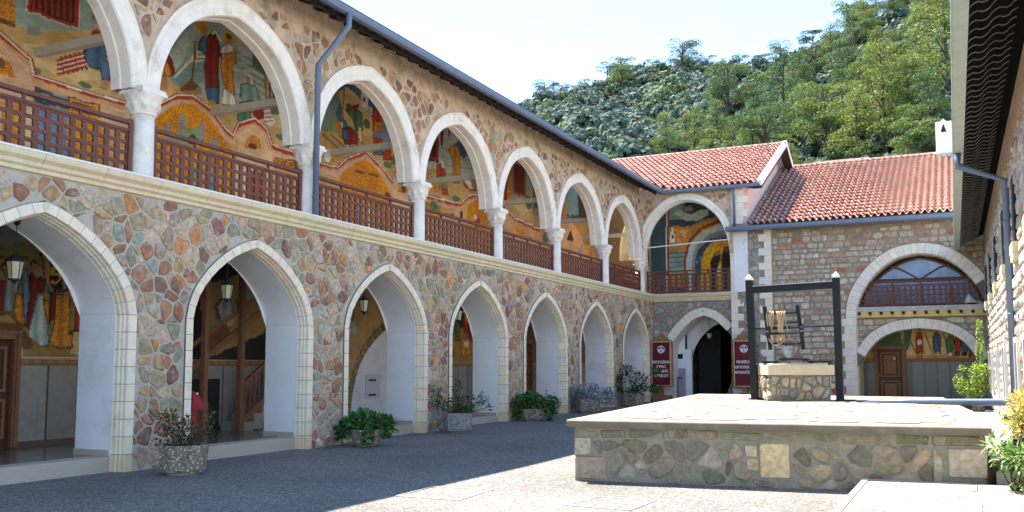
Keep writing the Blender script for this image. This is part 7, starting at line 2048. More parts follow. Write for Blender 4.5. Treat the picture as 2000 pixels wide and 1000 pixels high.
# ================================================================ FRESCOES
def vnoise(U, V, s, seed):
    g = np.random.RandomState(seed); T = g.rand(64, 64)
    x = U*s+seed*3.1; y = V*s+seed*1.7; xi = np.floor(x).astype(int); yi = np.floor(y).astype(int)
    fx = x-xi; fy = y-yi; fx = fx*fx*(3-2*fx); fy = fy*fy*(3-2*fy)
    a = T[xi % 64, yi % 64]; b = T[(xi+1) % 64, yi % 64]; c = T[xi % 64, (yi+1) % 64]; d = T[(xi+1) % 64, (yi+1) % 64]
    return (a*(1-fx)+b*fx)*(1-fy)+(c*(1-fx)+d*fx)*fy
def fresco(name, shapes, fn, u0, u1, v0, v1, res, parent, base, seed=1, openf=None, label=None):
    nu = int((u1-u0)/res)+1; nv = int((v1-v0)/res)+1
    U, V = np.meshgrid(np.linspace(u0, u1, nu), np.linspace(v0, v1, nv))
    C = np.ones((nv, nu, 3))*np.array(base)
    wu = U+0.05*(vnoise(U, V, 5, seed)-0.5); wv = V+0.05*(vnoise(U, V, 5, seed+1)-0.5)
    n1 = vnoise(U, V, 2.2, seed+2); n2 = vnoise(U, V, 9, seed+3); n3 = vnoise(U*1.0, V*3, 6, seed+4)
    for t, c, q, f, o in shapes:
        P = np.array(q).reshape(-1, 2); col = np.array(PC[c])
        if t == 'e':
            cu, cv = (P[0]+P[1])[0]/2, (P[2]+P[3])[1]/2
            ru = abs(P[1][0]-P[0][0])/2+1e-3; rv = abs(P[3][1]-P[2][1])/2+1e-3
            m = ((U-cu)/ru)**2+((V-cv)/rv)**2 < 1
            C[m] = col
        elif t == 'l':
            m = np.zeros(U.shape, bool)
            for a, b in zip(P, P[1:]):
                d = b-a; L2 = max(1e-9, d @ d); tt = np.clip(((U-a[0])*d[0]+(V-a[1])*d[1])/L2, 0, 1)
                m |= (U-a[0]-tt*d[0])**2+(V-a[1]-tt*d[1])**2 < (f*0.75)**2
            C[m] = col
        else:
            lo, hi = P.min(0)-0.2, P.max(0)+0.2
            sel = (U > lo[0]) & (U < hi[0]) & (V > lo[1]) & (V < hi[1])
            if not sel.any(): continue
            x = wu[sel] if not f else U[sel]; y = wv[sel] if not f else V[sel]
            ins = np.zeros(x.shape, bool); n = len(P)
            for i in range(n):
                x1, y1 = P[i]; x2, y2 = P[i-1]
                if y1 == y2: continue
                cr = ((y1 > y) != (y2 > y)) & (x < (x2-x1)*(y-y1)/(y2-y1)+x1); ins ^= cr
            cc = np.ones((len(x), 3))*col
            if f:                          # painted drapery folds
                wdt = max(0.12, hi[0]-lo[0]-0.4)
                w = 1+0.26*np.sin((x-lo[0])*12/wdt+0.9*np.sin((y-lo[1])*1.6)+1.0*n2[sel])
                cc = cc*w[:, None]
            else:
                cc = cc*(0.80+0.40*n1[sel])[:, None]
            sub = C[sel]; sub[ins] = cc[ins]
            if o:
                dm = np.zeros(x.shape, bool)
                for i in range(n):
                    a, b = P[i-1], P[i]; d = b-a; L2 = max(1e-9, d @ d); tt = np.clip(((x-a[0])*d[0]+(y-a[1])*d[1])/L2, 0, 1)
                    dm |= (x-a[0]-tt*d[0])**2+(y-a[1]-tt*d[1])**2 < 0.014**2
                sub[dm] = col*0.25
            C[sel] = sub
    C *= (0.86+0.28*n3)[..., None]*(0.92+0.16*n2)[..., None]
    g = np.random.RandomState(seed).rand(nv, nu)        # mosaic glitter where gold
    gm = (C[..., 0] > 0.42) & (C[..., 2] < 0.10)
    C[gm] *= (0.55+0.9*g[gm])[:, None]
    lum = C.mean(-1, keepdims=True); C = (lum+(C-lum)*1.14)*1.14
    C = np.clip(C, 0.01, 0.9)
    X = np.array([fn(0, 0, 0), fn(1, 0, 0), fn(0, 1, 0)], dtype=float)
    W = X[0]+U[..., None]*(X[1]-X[0])+V[..., None]*(X[2]-X[0])
    I = np.arange(nu*nv).reshape(nv, nu)
    F = np.stack([I[:-1, :-1], I[:-1, 1:], I[1:, 1:], I[1:, :-1]], -1).reshape(-1, 4)
    if openf is not None:
        cu = (U[:-1, :-1]+U[1:, 1:]).ravel()/2; cv = (V[:-1, :-1]+V[1:, 1:]).ravel()/2
        F = F[~openf(cu, cv)]
    o = np_mesh(name, W.reshape(-1, 3), F, M['paint'], C.reshape(-1, 3), parent)
    if label: o['label'] = label
    return o
fG = lambda u, v, d: (-2.89+d, u, v)
for k, (u0, u1, r, S_, lb) in enumerate([(8.0, 13.20, 0.022, F_G1, 'mural with a seated man and plaid cloth'), (13.20, 18.35, 0.022, F_G2, 'mural with two haloed men before green hills'),
        (18.35, 23.9, 0.028, F_G3, 'mural with a kneeling haloed figure and soldiers'), (23.9, 29.2, 0.036, F_G4, 'mural with a blue robed haloed figure and a sickbed'),
        (29.2, 34.6, 0.045, F_G5, 'mural of a town with a barred window'), (34.6, 40.38, 0.07, F_G6, 'dim mural at the far end of the gallery')]):
    fresco('mural', S_, fG, u0, u1, 4.64, 10.1, r, LW, (0.60, 0.32, 0.15), seed=11+k*5, label=lb)
fresco('mural', F_GB, lambda u, v, d: (u, 40.37, v), -1.0, 3.45, 4.64, 9.6, 0.045, BWg, (0.10, 0.12, 0.10), seed=71)
fLm = lambda u, v, d: (-2.945+d, u, v)
fresco('mural', F_L1, fLm, 8.9, 13.0, 1.765, 4.24, 0.022, LW, (0.20, 0.17, 0.09), seed=81, openf=lambda u, v: (u < 10.72) & (v < 2.24), label='mural of monks carrying a framed icon')
fresco('mural', F_L2, fLm, 13.0, 17.58, 1.765, 4.24, 0.03, LW, (0.06, 0.05, 0.03), seed=86)
fresco('mural', F_L4, fLm, 23.42, 29.0, 1.765, 4.24, 0.04, LW, (0.16, 0.10, 0.05), seed=91)
fresco('mural', F_L2[:1], fLm, 29.0, 40.0, 1.765, 4.24, 0.08, LW, (0.14, 0.09, 0.05), seed=96)
fresco('mural', F_RC, lambda u, v, d: (u, 39.44, v), 8.0, 12.6, 1.95, 3.42, 0.03, BWg, (0.30, 0.20, 0.09), seed=101, openf=lambda u, v: (u > 8.38) & (u < 9.6) & (v < 2.46))
# thin mouldings of the gallery wall in front of the paint
for (a, c) in ((8.0, 13.0), (13.2, 18.3), (18.4, 23.8), (23.9, 29.1), (29.3, 34.5)):
    b = MB(); b.box(-2.885, -2.86, a, c, 4.64, 4.78, (0.60, 0.36, 0.20)); b.build('plinth', M['lime'], LW)
# ================================================================ LANTERNS
def make_lantern(y, x=-0.62, zt=3.74, z=3.05):
    t = thing('hanging_lantern', (x, y, z), 'lantern', 'lantern', 'lanterns hanging in the lower arches')
    b = MB(); b.tube([(x, y, z+0.17), (x, y, zt)], 0.008, 5); b.lathe(x, y, [(0.05, zt-0.07), (0.02, zt-0.10), (0.06, zt), (0.06, zt+0.01)], 8); b.build('chain', M['iron'], t)
    b = MB(); b.lathe(x, y, [(0.135, z+0.06), (0.14, z+0.075), (0.09, z+0.11), (0.07, z+0.115), (0.055, z+0.15), (0.02, z+0.18), (0.012, z+0.2)], 6); b.build('lantern_roof', M['iron'], t)
    b = MB(); b.lathe(x, y, [(0.075, z-0.19), (0.112, z+0.06)], 6); b.build('glass', M['glass'], t)
    b = MB()
    for k in range(6):
        a = k*math.pi/3; b.tube([(x+0.077*math.cos(a), y+0.077*math.sin(a), z-0.2), (x+0.115*math.cos(a), y+0.115*math.sin(a), z+0.065)], 0.007, 4)
    b.lathe(x, y, [(0.082, z-0.205), (0.084, z-0.185), (0.03, z-0.23), (0.008, z-0.26)], 6); b.build('cage', M['iron'], t)
    return t
ln0 = make_lantern(low[0].c+0.04)
ln0['label'] = 'glass lantern hanging in the nearest, leftmost lower arch'
for a, lb in ((low[1], 'glass lantern hanging in the arch that shows the wooden stair'), (low[2], 'glass lantern hanging in the arch with the ochre wall and white niche'),
              (low[3], 'glass lantern hanging in the fourth lower arch from the left'), (low[4], 'glass lantern hanging in the fifth lower arch from the left'),
              (low[5], 'glass lantern hanging in the sixth lower arch from the left')):
    c = copy_tree(ln0); c.location.y = a.c-0.06; c['label'] = lb
t = thing('hanging_lantern', (2.1, 38.5, 2.9), 'small lantern hanging in the dark passage between the two maroon signs', 'lantern')
b = MB(); b.tube([(2.1, 38.5, 3.1), (2.1, 38.5, 3.8)], 0.01, 5); b.lathe(2.1, 38.5, [(0.12, 3.0), (0.03, 3.12)], 6); b.build('lantern_roof', M['iron'], t)
b = MB(); b.lathe(2.1, 38.5, [(0.07, 2.80), (0.11, 3.0)], 6); b.build('glass', M['glass'], t)

# ================================================================ PLANTERS
def octo(mb, x, y, z0, h, r, n, rb, col=(0.4, 0.4, 0.4), rot=0.2, sy=1.0):
    i = len(mb.v)
    mb.lathe(x, y, [(rb*0.93, z0), (rb, z0+0.04), (r, z0+h-0.01), (r, z0+h), (r-0.05, z0+h), (r-0.06, z0+h-0.05)], n, rot=rot, cap=False)
    for k in range(i, len(mb.v)):
        v = mb.v[k]; mb.v[k] = (x+(v[0]-x), y+(v[1]-y)*sy, v[2])
def planter(x, y, z0, h, r, n, rb, label, mt, foot=True, rot=0.2, sy=1.0):
    t = thing('planter', (x, y, z0), label, 'planter', 'stone planters along the arcade')
    b = MB(); octo(b, x, y, z0+0.04, h, r, n, rb, rot=rot, sy=sy); b.build('tub', mt, t)
    b = MB(); b.lathe(x, y, [(rb*0.75, z0), (rb*0.75, z0+0.045)], 12); b.build('foot', M['cap_plain'], t)
    b = MB(); b.lathe(x, y, [(r-0.055, z0+h-0.04), (r-0.055, z0+h-0.03)], n, rot=rot); 
    b.build('soil', M['soil'], t)
    return t
def leaf(mb, p, d, up, L, W, col, kind='oval'):
    d = d.normalized(); s = d.cross(up)
    if s.length < 1e-3: s = d.cross(Vector((1, 0, 0.3)))
    s.normalize(); n = s.cross(d)
    if kind == 'oval':
        pts = [p, p+d*L*0.4+s*W*0.5-n*W*0.08, p+d*L+n*(-0.12*L), p+d*L*0.4-s*W*0.5-n*W*0.08]
    elif kind == 'round':
        pts = [p+d*L*0.5+(d*math.cos(a)*L*0.5+s*math.sin(a)*W*0.5)+n*(0.08*L*math.cos(3*a)) for a in [k*math.pi/3.5 for k in range(7)]]
    else:
        pts = [p, p+d*L*0.5+s*W*0.5, p+d*L, p+d*L*0.5-s*W*0.5]
    mb.face(pts, col)
def rv(g): return Vector((g.gauss(0, 1), g.gauss(0, 1), g.gauss(0, 1))).normalized()
def shrub(name, x, y, z, label, cat, comps, L, W, pal, kind, stems, g, group=None):
    """comps: ellipsoids (dx, dy, dz, rx, ry, rz, count)"""
    t = thing(name, (x, y, z), label, cat, group)
    b = MB()
    for dx, dy, dz, rx, ry, rz, n in comps:
        for _ in range(n):
            q = rv(g); rr = g.random()**0.45
            p = Vector((x+dx+q.x*rx*rr, y+dy+q.y*ry*rr, z+dz+q.z*rz*rr))
            d = (Vector((q.x, q.y, q.z+0.25))+rv(g)*0.8)
            k = g.uniform(0.7, 1.3); col = tuple(v*k for v in pal[g.randrange(len(pal))])
            leaf(b, p, d, Vector((0, 0, 1))+rv(g)*0.5, L*g.uniform(0.7, 1.2), W*g.uniform(0.7, 1.2), col, kind)
    b.build('foliage', M['leaf'], t)
    b = MB()
    for dx, dy, dz, rx, ry, rz, n in comps:
        for _ in range(stems):
            q = rv(g); e = Vector((x+dx+q.x*rx*0.7, y+dy+q.y*ry*0.7, z+dz+q.z*rz*0.7)); s0 = Vector((x+g.uniform(-.05, .05), y+g.uniform(-.05, .05), z-0.05))
            m_ = s0.lerp(e, 0.5)+Vector((g.uniform(-.05, .05), g.uniform(-.05, .05), 0.03)); b.tube([s0, m_, e], [0.012, 0.008, 0.004], 4, cap=False)
    b.build('stem', M['bark'], t)
    return t
g = random.Random(77)
GER = [(0.07, 0.20, 0.045), (0.05, 0.15, 0.03), (0.11, 0.27, 0.07), (0.04, 0.10, 0.03)]
DK = [(0.05, 0.10, 0.045), (0.035, 0.075, 0.035), (0.09, 0.14, 0.07)]
SIL = [(0.26, 0.33, 0.36), (0.19, 0.25, 0.27), (0.34, 0.40, 0.43)]
GLS = [(0.04, 0.11, 0.03), (0.06, 0.16, 0.04), (0.03, 0.07, 0.025)]
planter(1.00, 10.62, 0, 0.40, 0.37, 8, 0.33, 'round pebble concrete tub with a thin sparse bush, nearest the camera', M['agg_pot'])
shrub('sparse_bush', 1.00, 10.62, 0.40, 'thin sparse bush with bare twigs in the nearest round tub', 'shrub',
      [(-0.22, -0.12, 0.42, 0.20, 0.16, 0.12, 110), (-0.30, -0.1, 0.14, 0.16, 0.14, 0.16, 90), (0.0, 0, 0.26, 0.24, 0.2, 0.18, 200), (0.28, 0.22, 0.42, 0.10, 0.08, 0.14, 50), (0.28, 0.2, 0.18, 0.12, 0.1, 0.12, 40), (0.0, 0, 0.08, 0.26, 0.24, 0.08, 110)],
      0.075, 0.042, [(0.06, 0.09, 0.04), (0.10, 0.12, 0.06), (0.14, 0.10, 0.07), (0.05, 0.06, 0.035)], 'oval', 5, g)
planter(0.70, 15.82, gz(15.8), 0.30, 0.38, 16, 0.26, 'low round concrete bowl overflowing with geranium, second planter from the left', M['agg_pot'])
shrub('geranium', 0.70, 15.82, 0.32, 'mound of broad green geranium leaves spilling over the second planter', 'plant',
      [(-0.30, -0.15, 0.10, 0.26, 0.26, 0.20, 130), (0.0, 0, 0.20, 0.36, 0.34, 0.20, 280), (0.30, 0.20, 0.08, 0.26, 0.22, 0.20, 150), (0.25, -0.32, -0.12, 0.10, 0.08, 0.18, 45), (-0.45, -0.2, -0.02, 0.12, 0.12, 0.16, 45)],
      0.105, 0.11, GER, 'round', 3, g)
planter(0.62, 19.72, gz(19.7), 0.42, 0.37, 6, 0.35, 'six sided grey pebble tub with an upright leafy bush, third planter', M['agg_pot_grey'], rot=0.35)
shrub('leafy_bush', 0.62, 19.72, 0.45, 'upright leafy bush with airy branches in the six sided tub', 'shrub',
      [(-0.45, -0.2, 0.42, 0.14, 0.14, 0.28, 150), (-0.2, 0, 0.25, 0.25, 0.22, 0.2, 200), (0.0, 0, 0.62, 0.12, 0.1, 0.22, 90), (0.2, 0.1, 0.3, 0.3, 0.2, 0.2, 200), (0.5, 0.35, 0.36, 0.16, 0.14, 0.16, 100), (0.66, 0.45, 0.18, 0.08, 0.08, 0.06, 25), (0, 0, 0.08, 0.36, 0.3, 0.1, 160)],
      0.07, 0.045, GLS, 'oval', 4, g)
planter(0.55, 24.2, gz(24.2), 0.30, 0.36, 12, 0.30, 'low round tub full of geranium with pink blooms, fourth planter', M['agg_pot'])
tt = shrub('geranium', 0.55, 24.2, 0.42, 'geranium mound with a few pink blooms in the fourth planter', 'plant',
      [(-0.35, -0.1, 0.05, 0.30, 0.26, 0.30, 190), (0.0, 0, 0.22, 0.40, 0.34, 0.22, 300), (0.42, 0.3, 0.10, 0.28, 0.22, 0.22, 170), (0.5, 0.1, -0.15, 0.16, 0.12, 0.14, 60)],
      0.11, 0.11, GER, 'round', 3, g)
b = MB()
for (dx, dy, dz) in ((0.55, 0.3, 0.42), (0.72, 0.35, 0.22), (0.35, 0.2, 0.46)):
    for _ in range(22): q = rv(g); leaf(b, Vector((0.55+dx, 24.2+dy, 0.42+dz))+q*0.04, q, Vector((0, 0, 1)), 0.04, 0.035, (0.42, 0.16, 0.22), 'oval')
    b.tube([(0.55+dx*0.7, 24.2+dy*0.7, 0.5), (0.55+dx, 24.2+dy, 0.42+dz)], 0.006, 4, col=(0.07, 0.12, 0.04))
b.build('bloom', M['leaf'], tt)
planter(0.52, 28.6, gz(28.6), 0.42, 0.42, 6, 0.40, 'rough six sided tub of silver grey dusty plants, fifth planter', M['agg_pot'], rot=0.3)
shrub('silver_bush', 0.52, 28.6, 0.55, 'dense silver grey bush in the fifth planter', 'shrub',
      [(-0.35, -0.1, 0.12, 0.34, 0.3, 0.34, 420), (0.1, 0, 0.2, 0.42, 0.36, 0.3, 520), (0.6, 0.35, 0.12, 0.3, 0.28, 0.28, 360)], 0.11, 0.055, SIL, 'oval', 3, g)
planter(0.60, 33.1, gz(33.1), 0.45, 0.42, 4, 0.38, 'square pebble tub with a citrus like bush, last planter before the corner', M['agg_pot'], rot=0.5)
shrub('citrus_bush', 0.60, 33.1, 0.62, 'open dark green bush with long branches in the last planter before the corner', 'shrub',
      [(-0.55, -0.2, 0.35, 0.32, 0.24, 0.40, 300), (-0.25, 0, 0.85, 0.22, 0.18, 0.22, 130), (0.15, 0.1, 0.45, 0.36, 0.28, 0.36, 280), (0.72, 0.45, 0.75, 0.2, 0.16, 0.22, 110), (0.62, 0.4, 0.2, 0.36, 0.3, 0.12, 130), (0.0, 0, 0.1, 0.4, 0.3, 0.14, 140)],
      0.12, 0.07, GLS, 'oval', 4, g)
planter(11.98, 34.2, 0.17, 0.36, 0.28, 4, 0.24, 'small square pot by the right wall holding a yellow green shrub', M['agg_pot'], rot=0.75)
YG = [(0.30, 0.42, 0.05), (0.22, 0.36, 0.05), (0.40, 0.48, 0.08)]
shrub('golden_shrub', 11.96, 34.2, 0.55, 'bright yellow green shrub climbing in the corner by the sunlit wall', 'shrub',
      [(-0.1, 0, 0.35, 0.5, 0.4, 0.34, 750), (0.1, 0.1, 0.85, 0.36, 0.3, 0.36, 550), (-0.5, 0, 0.55, 0.22, 0.2, 0.26, 160), (-0.42, 0, 0.98, 0.10, 0.1, 0.12, 60), (0.16, 0.5, 1.6, 0.16, 0.2, 0.42, 320), (0.14, 0.6, 2.3, 0.10, 0.14, 0.34, 130)],
      0.085, 0.055, YG, 'oval', 3, g)
shrub('variegated_shrub', 12.20, 12.6, 0.18, 'variegated yellow and green shrub at the right edge beside the raised paving', 'shrub',
      [(0.08, 0, 0.98, 0.20, 0.32, 0.16, 430), (0.04, 0.0, 0.75, 0.24, 0.30, 0.18, 420)],
      0.085, 0.036, [(0.62, 0.50, 0.10), (0.66, 0.58, 0.20), (0.40, 0.40, 0.08), (0.58, 0.42, 0.08)], 'oval', 6, g)
shrub('green_shoots', 12.12, 12.45, 0.18, 'green leafy shoots at the foot of the variegated shrub', 'shrub',
      [(0.0, -0.1, 0.38, 0.24, 0.28, 0.16, 210), (-0.18, 0, 0.50, 0.14, 0.12, 0.10, 70), (0.1, -0.2, 0.12, 0.20, 0.2, 0.12, 90)],
      0.10, 0.036, [(0.16, 0.30, 0.06), (0.11, 0.22, 0.05), (0.26, 0.38, 0.10)], 'oval', 5, g)
# red fire box in the second arch
t = thing('fire_box', (-0.35, 12.15, 0.0), 'red metal fire hose post with sloping lid inside the second arch', 'fire box')
b = MB(); b.box(-0.60, -0.42, 12.18, 12.33, 0.24, 0.86); b.build('cabinet', M['red'], t)
b = MB(); b.prism([(12.12, 0.86), (12.38, 0.86), (12.38, 0.96), (12.26, 1.13), (12.12, 1.20)], lambda u, v, d: (-0.66+d, u, v), 0, 0.32); b.build('lid', M['red'], t)
b = MB(); b.box(-0.338, -0.330, 12.2, 12.24, 1.13, 1.16); b.build('tag', M['white'], t)
# loudspeaker on the balcony ledge
t = thing('loudspeaker', (12.02, 37.62, 3.87), 'white horn loudspeaker lying on the balcony ledge in the big arch', 'loudspeaker')
b = MB(); p0 = Vector((11.78, 37.5, 4.08)); p1 = Vector((12.2, 37.7, 3.92)); d = (p1-p0)
b.tube([p0, p0+d*0.25, p0+d*0.6, p1], [0.19, 0.13, 0.06, 0.045], 14); b.build('horn', M['grey_plastic'], t, True)
b = MB(); b.tube([p1-d*0.1, p1+d*0.25], 0.065, 12); b.build('driver', M['grey_plastic'], t)

# ================================================================ MUSEUM SIGNS
def text_mesh(s, size, mt, parent, x, y, z, sx=1.0, extr=0.004, name='lettering'):
    cu = bpy.data.curves.new(name, 'FONT'); cu.body = s; cu.size = size; cu.align_x = 'CENTER'; cu.align_y = 'CENTER'; cu.extrude = extr; cu.offset = size*0.028; cu.resolution_u = 2
    o = bpy.data.objects.new(name, cu); COL.objects.link(o)
    dg = bpy.context.evaluated_depsgraph_get(); me = bpy.data.meshes.new_from_object(o.evaluated_get(dg))
    bpy.data.objects.remove(o)
    P = np.zeros(len(me.vertices)*3); me.vertices.foreach_get('co', P); P = P.reshape(-1, 3)
    off = wloc(parent)
    Q = np.stack([P[:, 0]*sx+x-off.x, -P[:, 2]+y-off.y, P[:, 1]+z-off.z], 1); me.vertices.foreach_set('co', Q.ravel()); me.update()
    me.materials.clear(); me.materials.append(mt); me.name = name
    return link_mesh(name, me, parent)
def sign(x0, label, lines):
    y = 37.05; x1 = x0+0.80; z0, z1 = 0.84, 2.64
    t = thing('museum_sign', (x0+0.4, y, 0.2), label, 'sign', 'maroon museum signs')
    b = MB(); b.box(x0+0.03, x1-0.03, y, y+0.04, z0+0.03, z1-0.03); b.build('board', M['maroon'], t)
    b = MB()
    for (a, c, e_, f) in ((x0, x0+0.03, z0, z1), (x1-0.03, x1, z0, z1), (x0+0.03, x1-0.03, z0, z0+0.03), (x0+0.03, x1-0.03, z1-0.03, z1)): b.box(a, c, y-0.02, y+0.05, e_, f, (0.62, 0.42, 0.25))
    b.build('frame', M['lime'], t)
    b = MB(); gg = random.Random(8)
    # carved gilt border with scalloped outline and crest
    out = []
    for k in range(25): z = z0-0.05+(z1-z0+0.05)*k/24; out.append((x0-0.07-0.035*abs(math.sin(k*1.35)), z))
    crest = [(0.0, 0.06), (0.06, 0.10), (0.12, 0.09), (0.18, 0.20), (0.25, 0.22), (0.30, 0.32), (0.36, 0.36), (0.40, 0.44), (0.44, 0.36), (0.50, 0.32), (0.55, 0.22), (0.62, 0.20), (0.68, 0.09), (0.74, 0.10), (0.80, 0.06)]
    out += [(x0+a, z1+c) for a, c in crest]
    for k in range(24, -1, -1): z = z0-0.05+(z1-z0+0.05)*k/24; out.append((x1+0.07+0.035*abs(math.sin(k*1.35)), z))
    b.prism(out, lambda u, v, d: (u, y+0.045-d+0.03, v), 0, 0.03); b.build('carved_border', M['gilt'], t)
    b = MB()
    for k in range(46):
        a = gg.random(); 
        if a < 0.5: px, pz = x0+gg.uniform(0.1, 0.7), z1+gg.uniform(0.03, 0.3)*(1-abs(gg.random()-0.5))
        else: px, pz = (x0-0.07 if gg.random() < 0.5 else x1+0.07), gg.uniform(z0, z1)
        if pz > z1+0.05 and abs(px-x0-0.4) > 0.42-(pz-z1)*0.85: continue
        b.lathe(px, y+0.03, [(0.028, pz-0.03), (0.038, pz), (0.012, pz+0.04)], 5)
    b.build('carving', M['gilt'], t)
    b = MB(); ring = [(x0+0.4+0.155*math.cos(k*math.pi/12), 2.32+0.155*math.sin(k*math.pi/12)) for k in range(24)]
    b.prism(ring, lambda u, v, d: (u, y-d, v), 0.0, 0.006, (0.75, 0.72, 0.68)); e_ = b.build('emblem', M['white'], t)
    b = MB(); fy = lambda u, v, d: (u, y-0.006-d, v); cx = x0+0.4
    for P in ([(cx-0.125, 2.30), (cx-0.05, 2.34), (cx-0.035, 2.42), (cx-0.075, 2.43), (cx-0.125, 2.37)], [(cx+0.125, 2.30), (cx+0.05, 2.34), (cx+0.035, 2.42), (cx+0.075, 2.43), (cx+0.125, 2.37)],
              [(cx-0.02, 2.36), (cx+0.02, 2.36), (cx+0.025, 2.40), (cx, 2.43), (cx-0.025, 2.40)], [(cx-0.02, 2.25), (cx+0.02, 2.25), (cx+0.03, 2.32), (cx-0.03, 2.32)], [(cx-0.09, 2.215), (cx+0.09, 2.215), (cx+0.07, 2.235), (cx-0.07, 2.235)]): b.prism(P, fy, 0, 0.003)
    b.build('emblem_figure', M['maroon'], e_)
    for k, s in enumerate(lines): text_mesh(s, 0.155, M['white'], t, x0+0.4, y-0.006, 1.80-k*0.185 if len(lines) > 3 else 1.80-k*0.205, sx=0.98 if len(s) < 9 else 0.86)
    b = MB(); b.box(x0+0.3, x0+0.5, y, y+0.05, 0.45, 0.84); b.box(x0+0.02, x0+0.78, y-0.1, y+0.2, 0.18, 0.46); b.build('pedestal', M['wood_old'], t)
sign(0.06, 'maroon Greek museum sign in carved gilt frame, left of the passage arch', ['MOYCEION', 'IEPAC', 'MONHC', 'KYKKOY'])
sign(3.42, 'maroon English museum sign in carved gilt frame, partly behind the well post', ['MUSEUM', 'OF KYKKOS', 'MONASTERY'])
# ================================================================ HILL
SK = [(-60, .12), (-45, .17), (-35, .22), (-28, .262), (-25.04, .268), (-23.9, .280), (-22.3, .290), (-21, .297), (-19.1, .312), (-17.5, .312), (-15.3, .318), (-13.8, .314), (-11.9, .312),
      (-10.1, .312), (-8.9, .318), (-7.4, .324), (-6, .336), (-4.5, .344), (-3.7, .352), (-2.5, .362), (0.2, .378), (6, .39), (14, .36), (25, .30), (40, .2), (60, .12)]
ska = np.array([s[0] for s in SK]); ske = np.array([s[1] for s in SK])
def ridge_r(az): return 205+20*np.sin(np.radians(az*3))+0.9*np.clip(-az-8, 0, 40)
def hill_z(az, r):
    e = np.interp(az, ska, ske); rr = ridge_r(az)
    t = (r-52)/(rr-52)
    zr = 1.6+e*rr
    z = np.where(t < 1, 1.0+(zr-1.0)*np.clip(t, 0, 1)**0.96, zr-(r-rr)*0.35)
    x = 11.6+r*np.sin(np.radians(az)); y = r*np.cos(np.radians(az))
    z = z+np.clip(t*4, 0, 1)*np.clip((1.02-t)*6, 0, 1)*(2.0*np.sin(x*0.09+1.3*np.sin(y*0.05))+1.2*np.sin(x*0.21+y*0.13))
    return z
az = np.linspace(-60, 60, 241); rr_ = np.concatenate([np.linspace(52, 330, 100)])
A, RR = np.meshgrid(az, rr_)
Z = hill_z(A, RR)+(vnoise(A*2, RR*0.3, 0.7, 5)-0.5)*1.2
X = 11.6+RR*np.sin(np.radians(A)); Y = RR*np.cos(np.radians(A))
I = np.arange(A.size).reshape(A.shape); F = np.stack([I[:-1, :-1], I[:-1, 1:], I[1:, 1:], I[1:, :-1]], -1).reshape(-1, 4)
M['earth'] = mat('dry_hill_earth', (0.36, 0.27, 0.20), 0.95, (0.6, 0.35), (1.2, 1.0, 0.3), second=((0.07, 0.10, 0.045), 0.35, 0.42, 0.08))
o = np_mesh('hillside', np.stack([X, Y, Z], -1).reshape(-1, 3), F, M['earth'], None, None, True); tag(o, kind='structure', label='steep wooded hillside behind the roofs')
# leafy clump cloud: quads around a set of lobes
def clump(g, lobes, n, size, up=0.35, flat=0.6):
    """lobes (k,6): centre + radii; returns quads V (n*4,3) and outward factor"""
    k = len(lobes); w = lobes[:, 3]*lobes[:, 4]; w = w/w.sum()
    idx = g.choice(k, n, p=w); Lb = lobes[idx]
    d = g.normal(size=(n, 3)); d /= np.linalg.norm(d, axis=1, keepdims=True)
    d[:, 2] = np.where(d[:, 2] < -0.35, -d[:, 2], d[:, 2])
    rad = g.uniform(0.72, 1.05, n)[:, None]
    P = Lb[:, :3]+d*Lb[:, 3:]*rad
    nrm = d*np.array([1, 1, 1])+g.normal(size=(n, 3))*flat+np.array([0, 0, up]); nrm /= np.linalg.norm(nrm, axis=1, keepdims=True)
    t = np.cross(nrm, g.normal(size=(n, 3))); t /= np.linalg.norm(t, axis=1, keepdims=True); b_ = np.cross(nrm, t)
    s = (size*g.uniform(0.6, 1.3, n))[:, None]
    V = np.stack([P-t*s-b_*s*0.6, P+t*s-b_*s*0.5, P+t*s*0.7+b_*s*0.7, P-t*s*0.8+b_*s*0.55], 1)
    return V.reshape(-1, 3), d[:, 2]
G = np.random.RandomState(12)
def bush_variant(g):
    lobes = []
    for _ in range(g.randint(6, 10)):
        a = g.uniform(0, 6.28); r = g.uniform(0, 0.75); s = g.uniform(0.42, 0.7)
        lobes.append([r*math.cos(a), r*math.sin(a), 0.35+g.uniform(0, 0.5)*(1-r*0.6), s, s, s*0.85])
    return clump(g, np.array(lobes), 330, 0.125, flat=0.28, up=0.15)
BV = [bush_variant(G) for _ in range(9)]
def pine_share(a): return np.clip((a+16)/12, 0, 1)
Vs, Cs = [], []; cnt = 0
r = 60.0
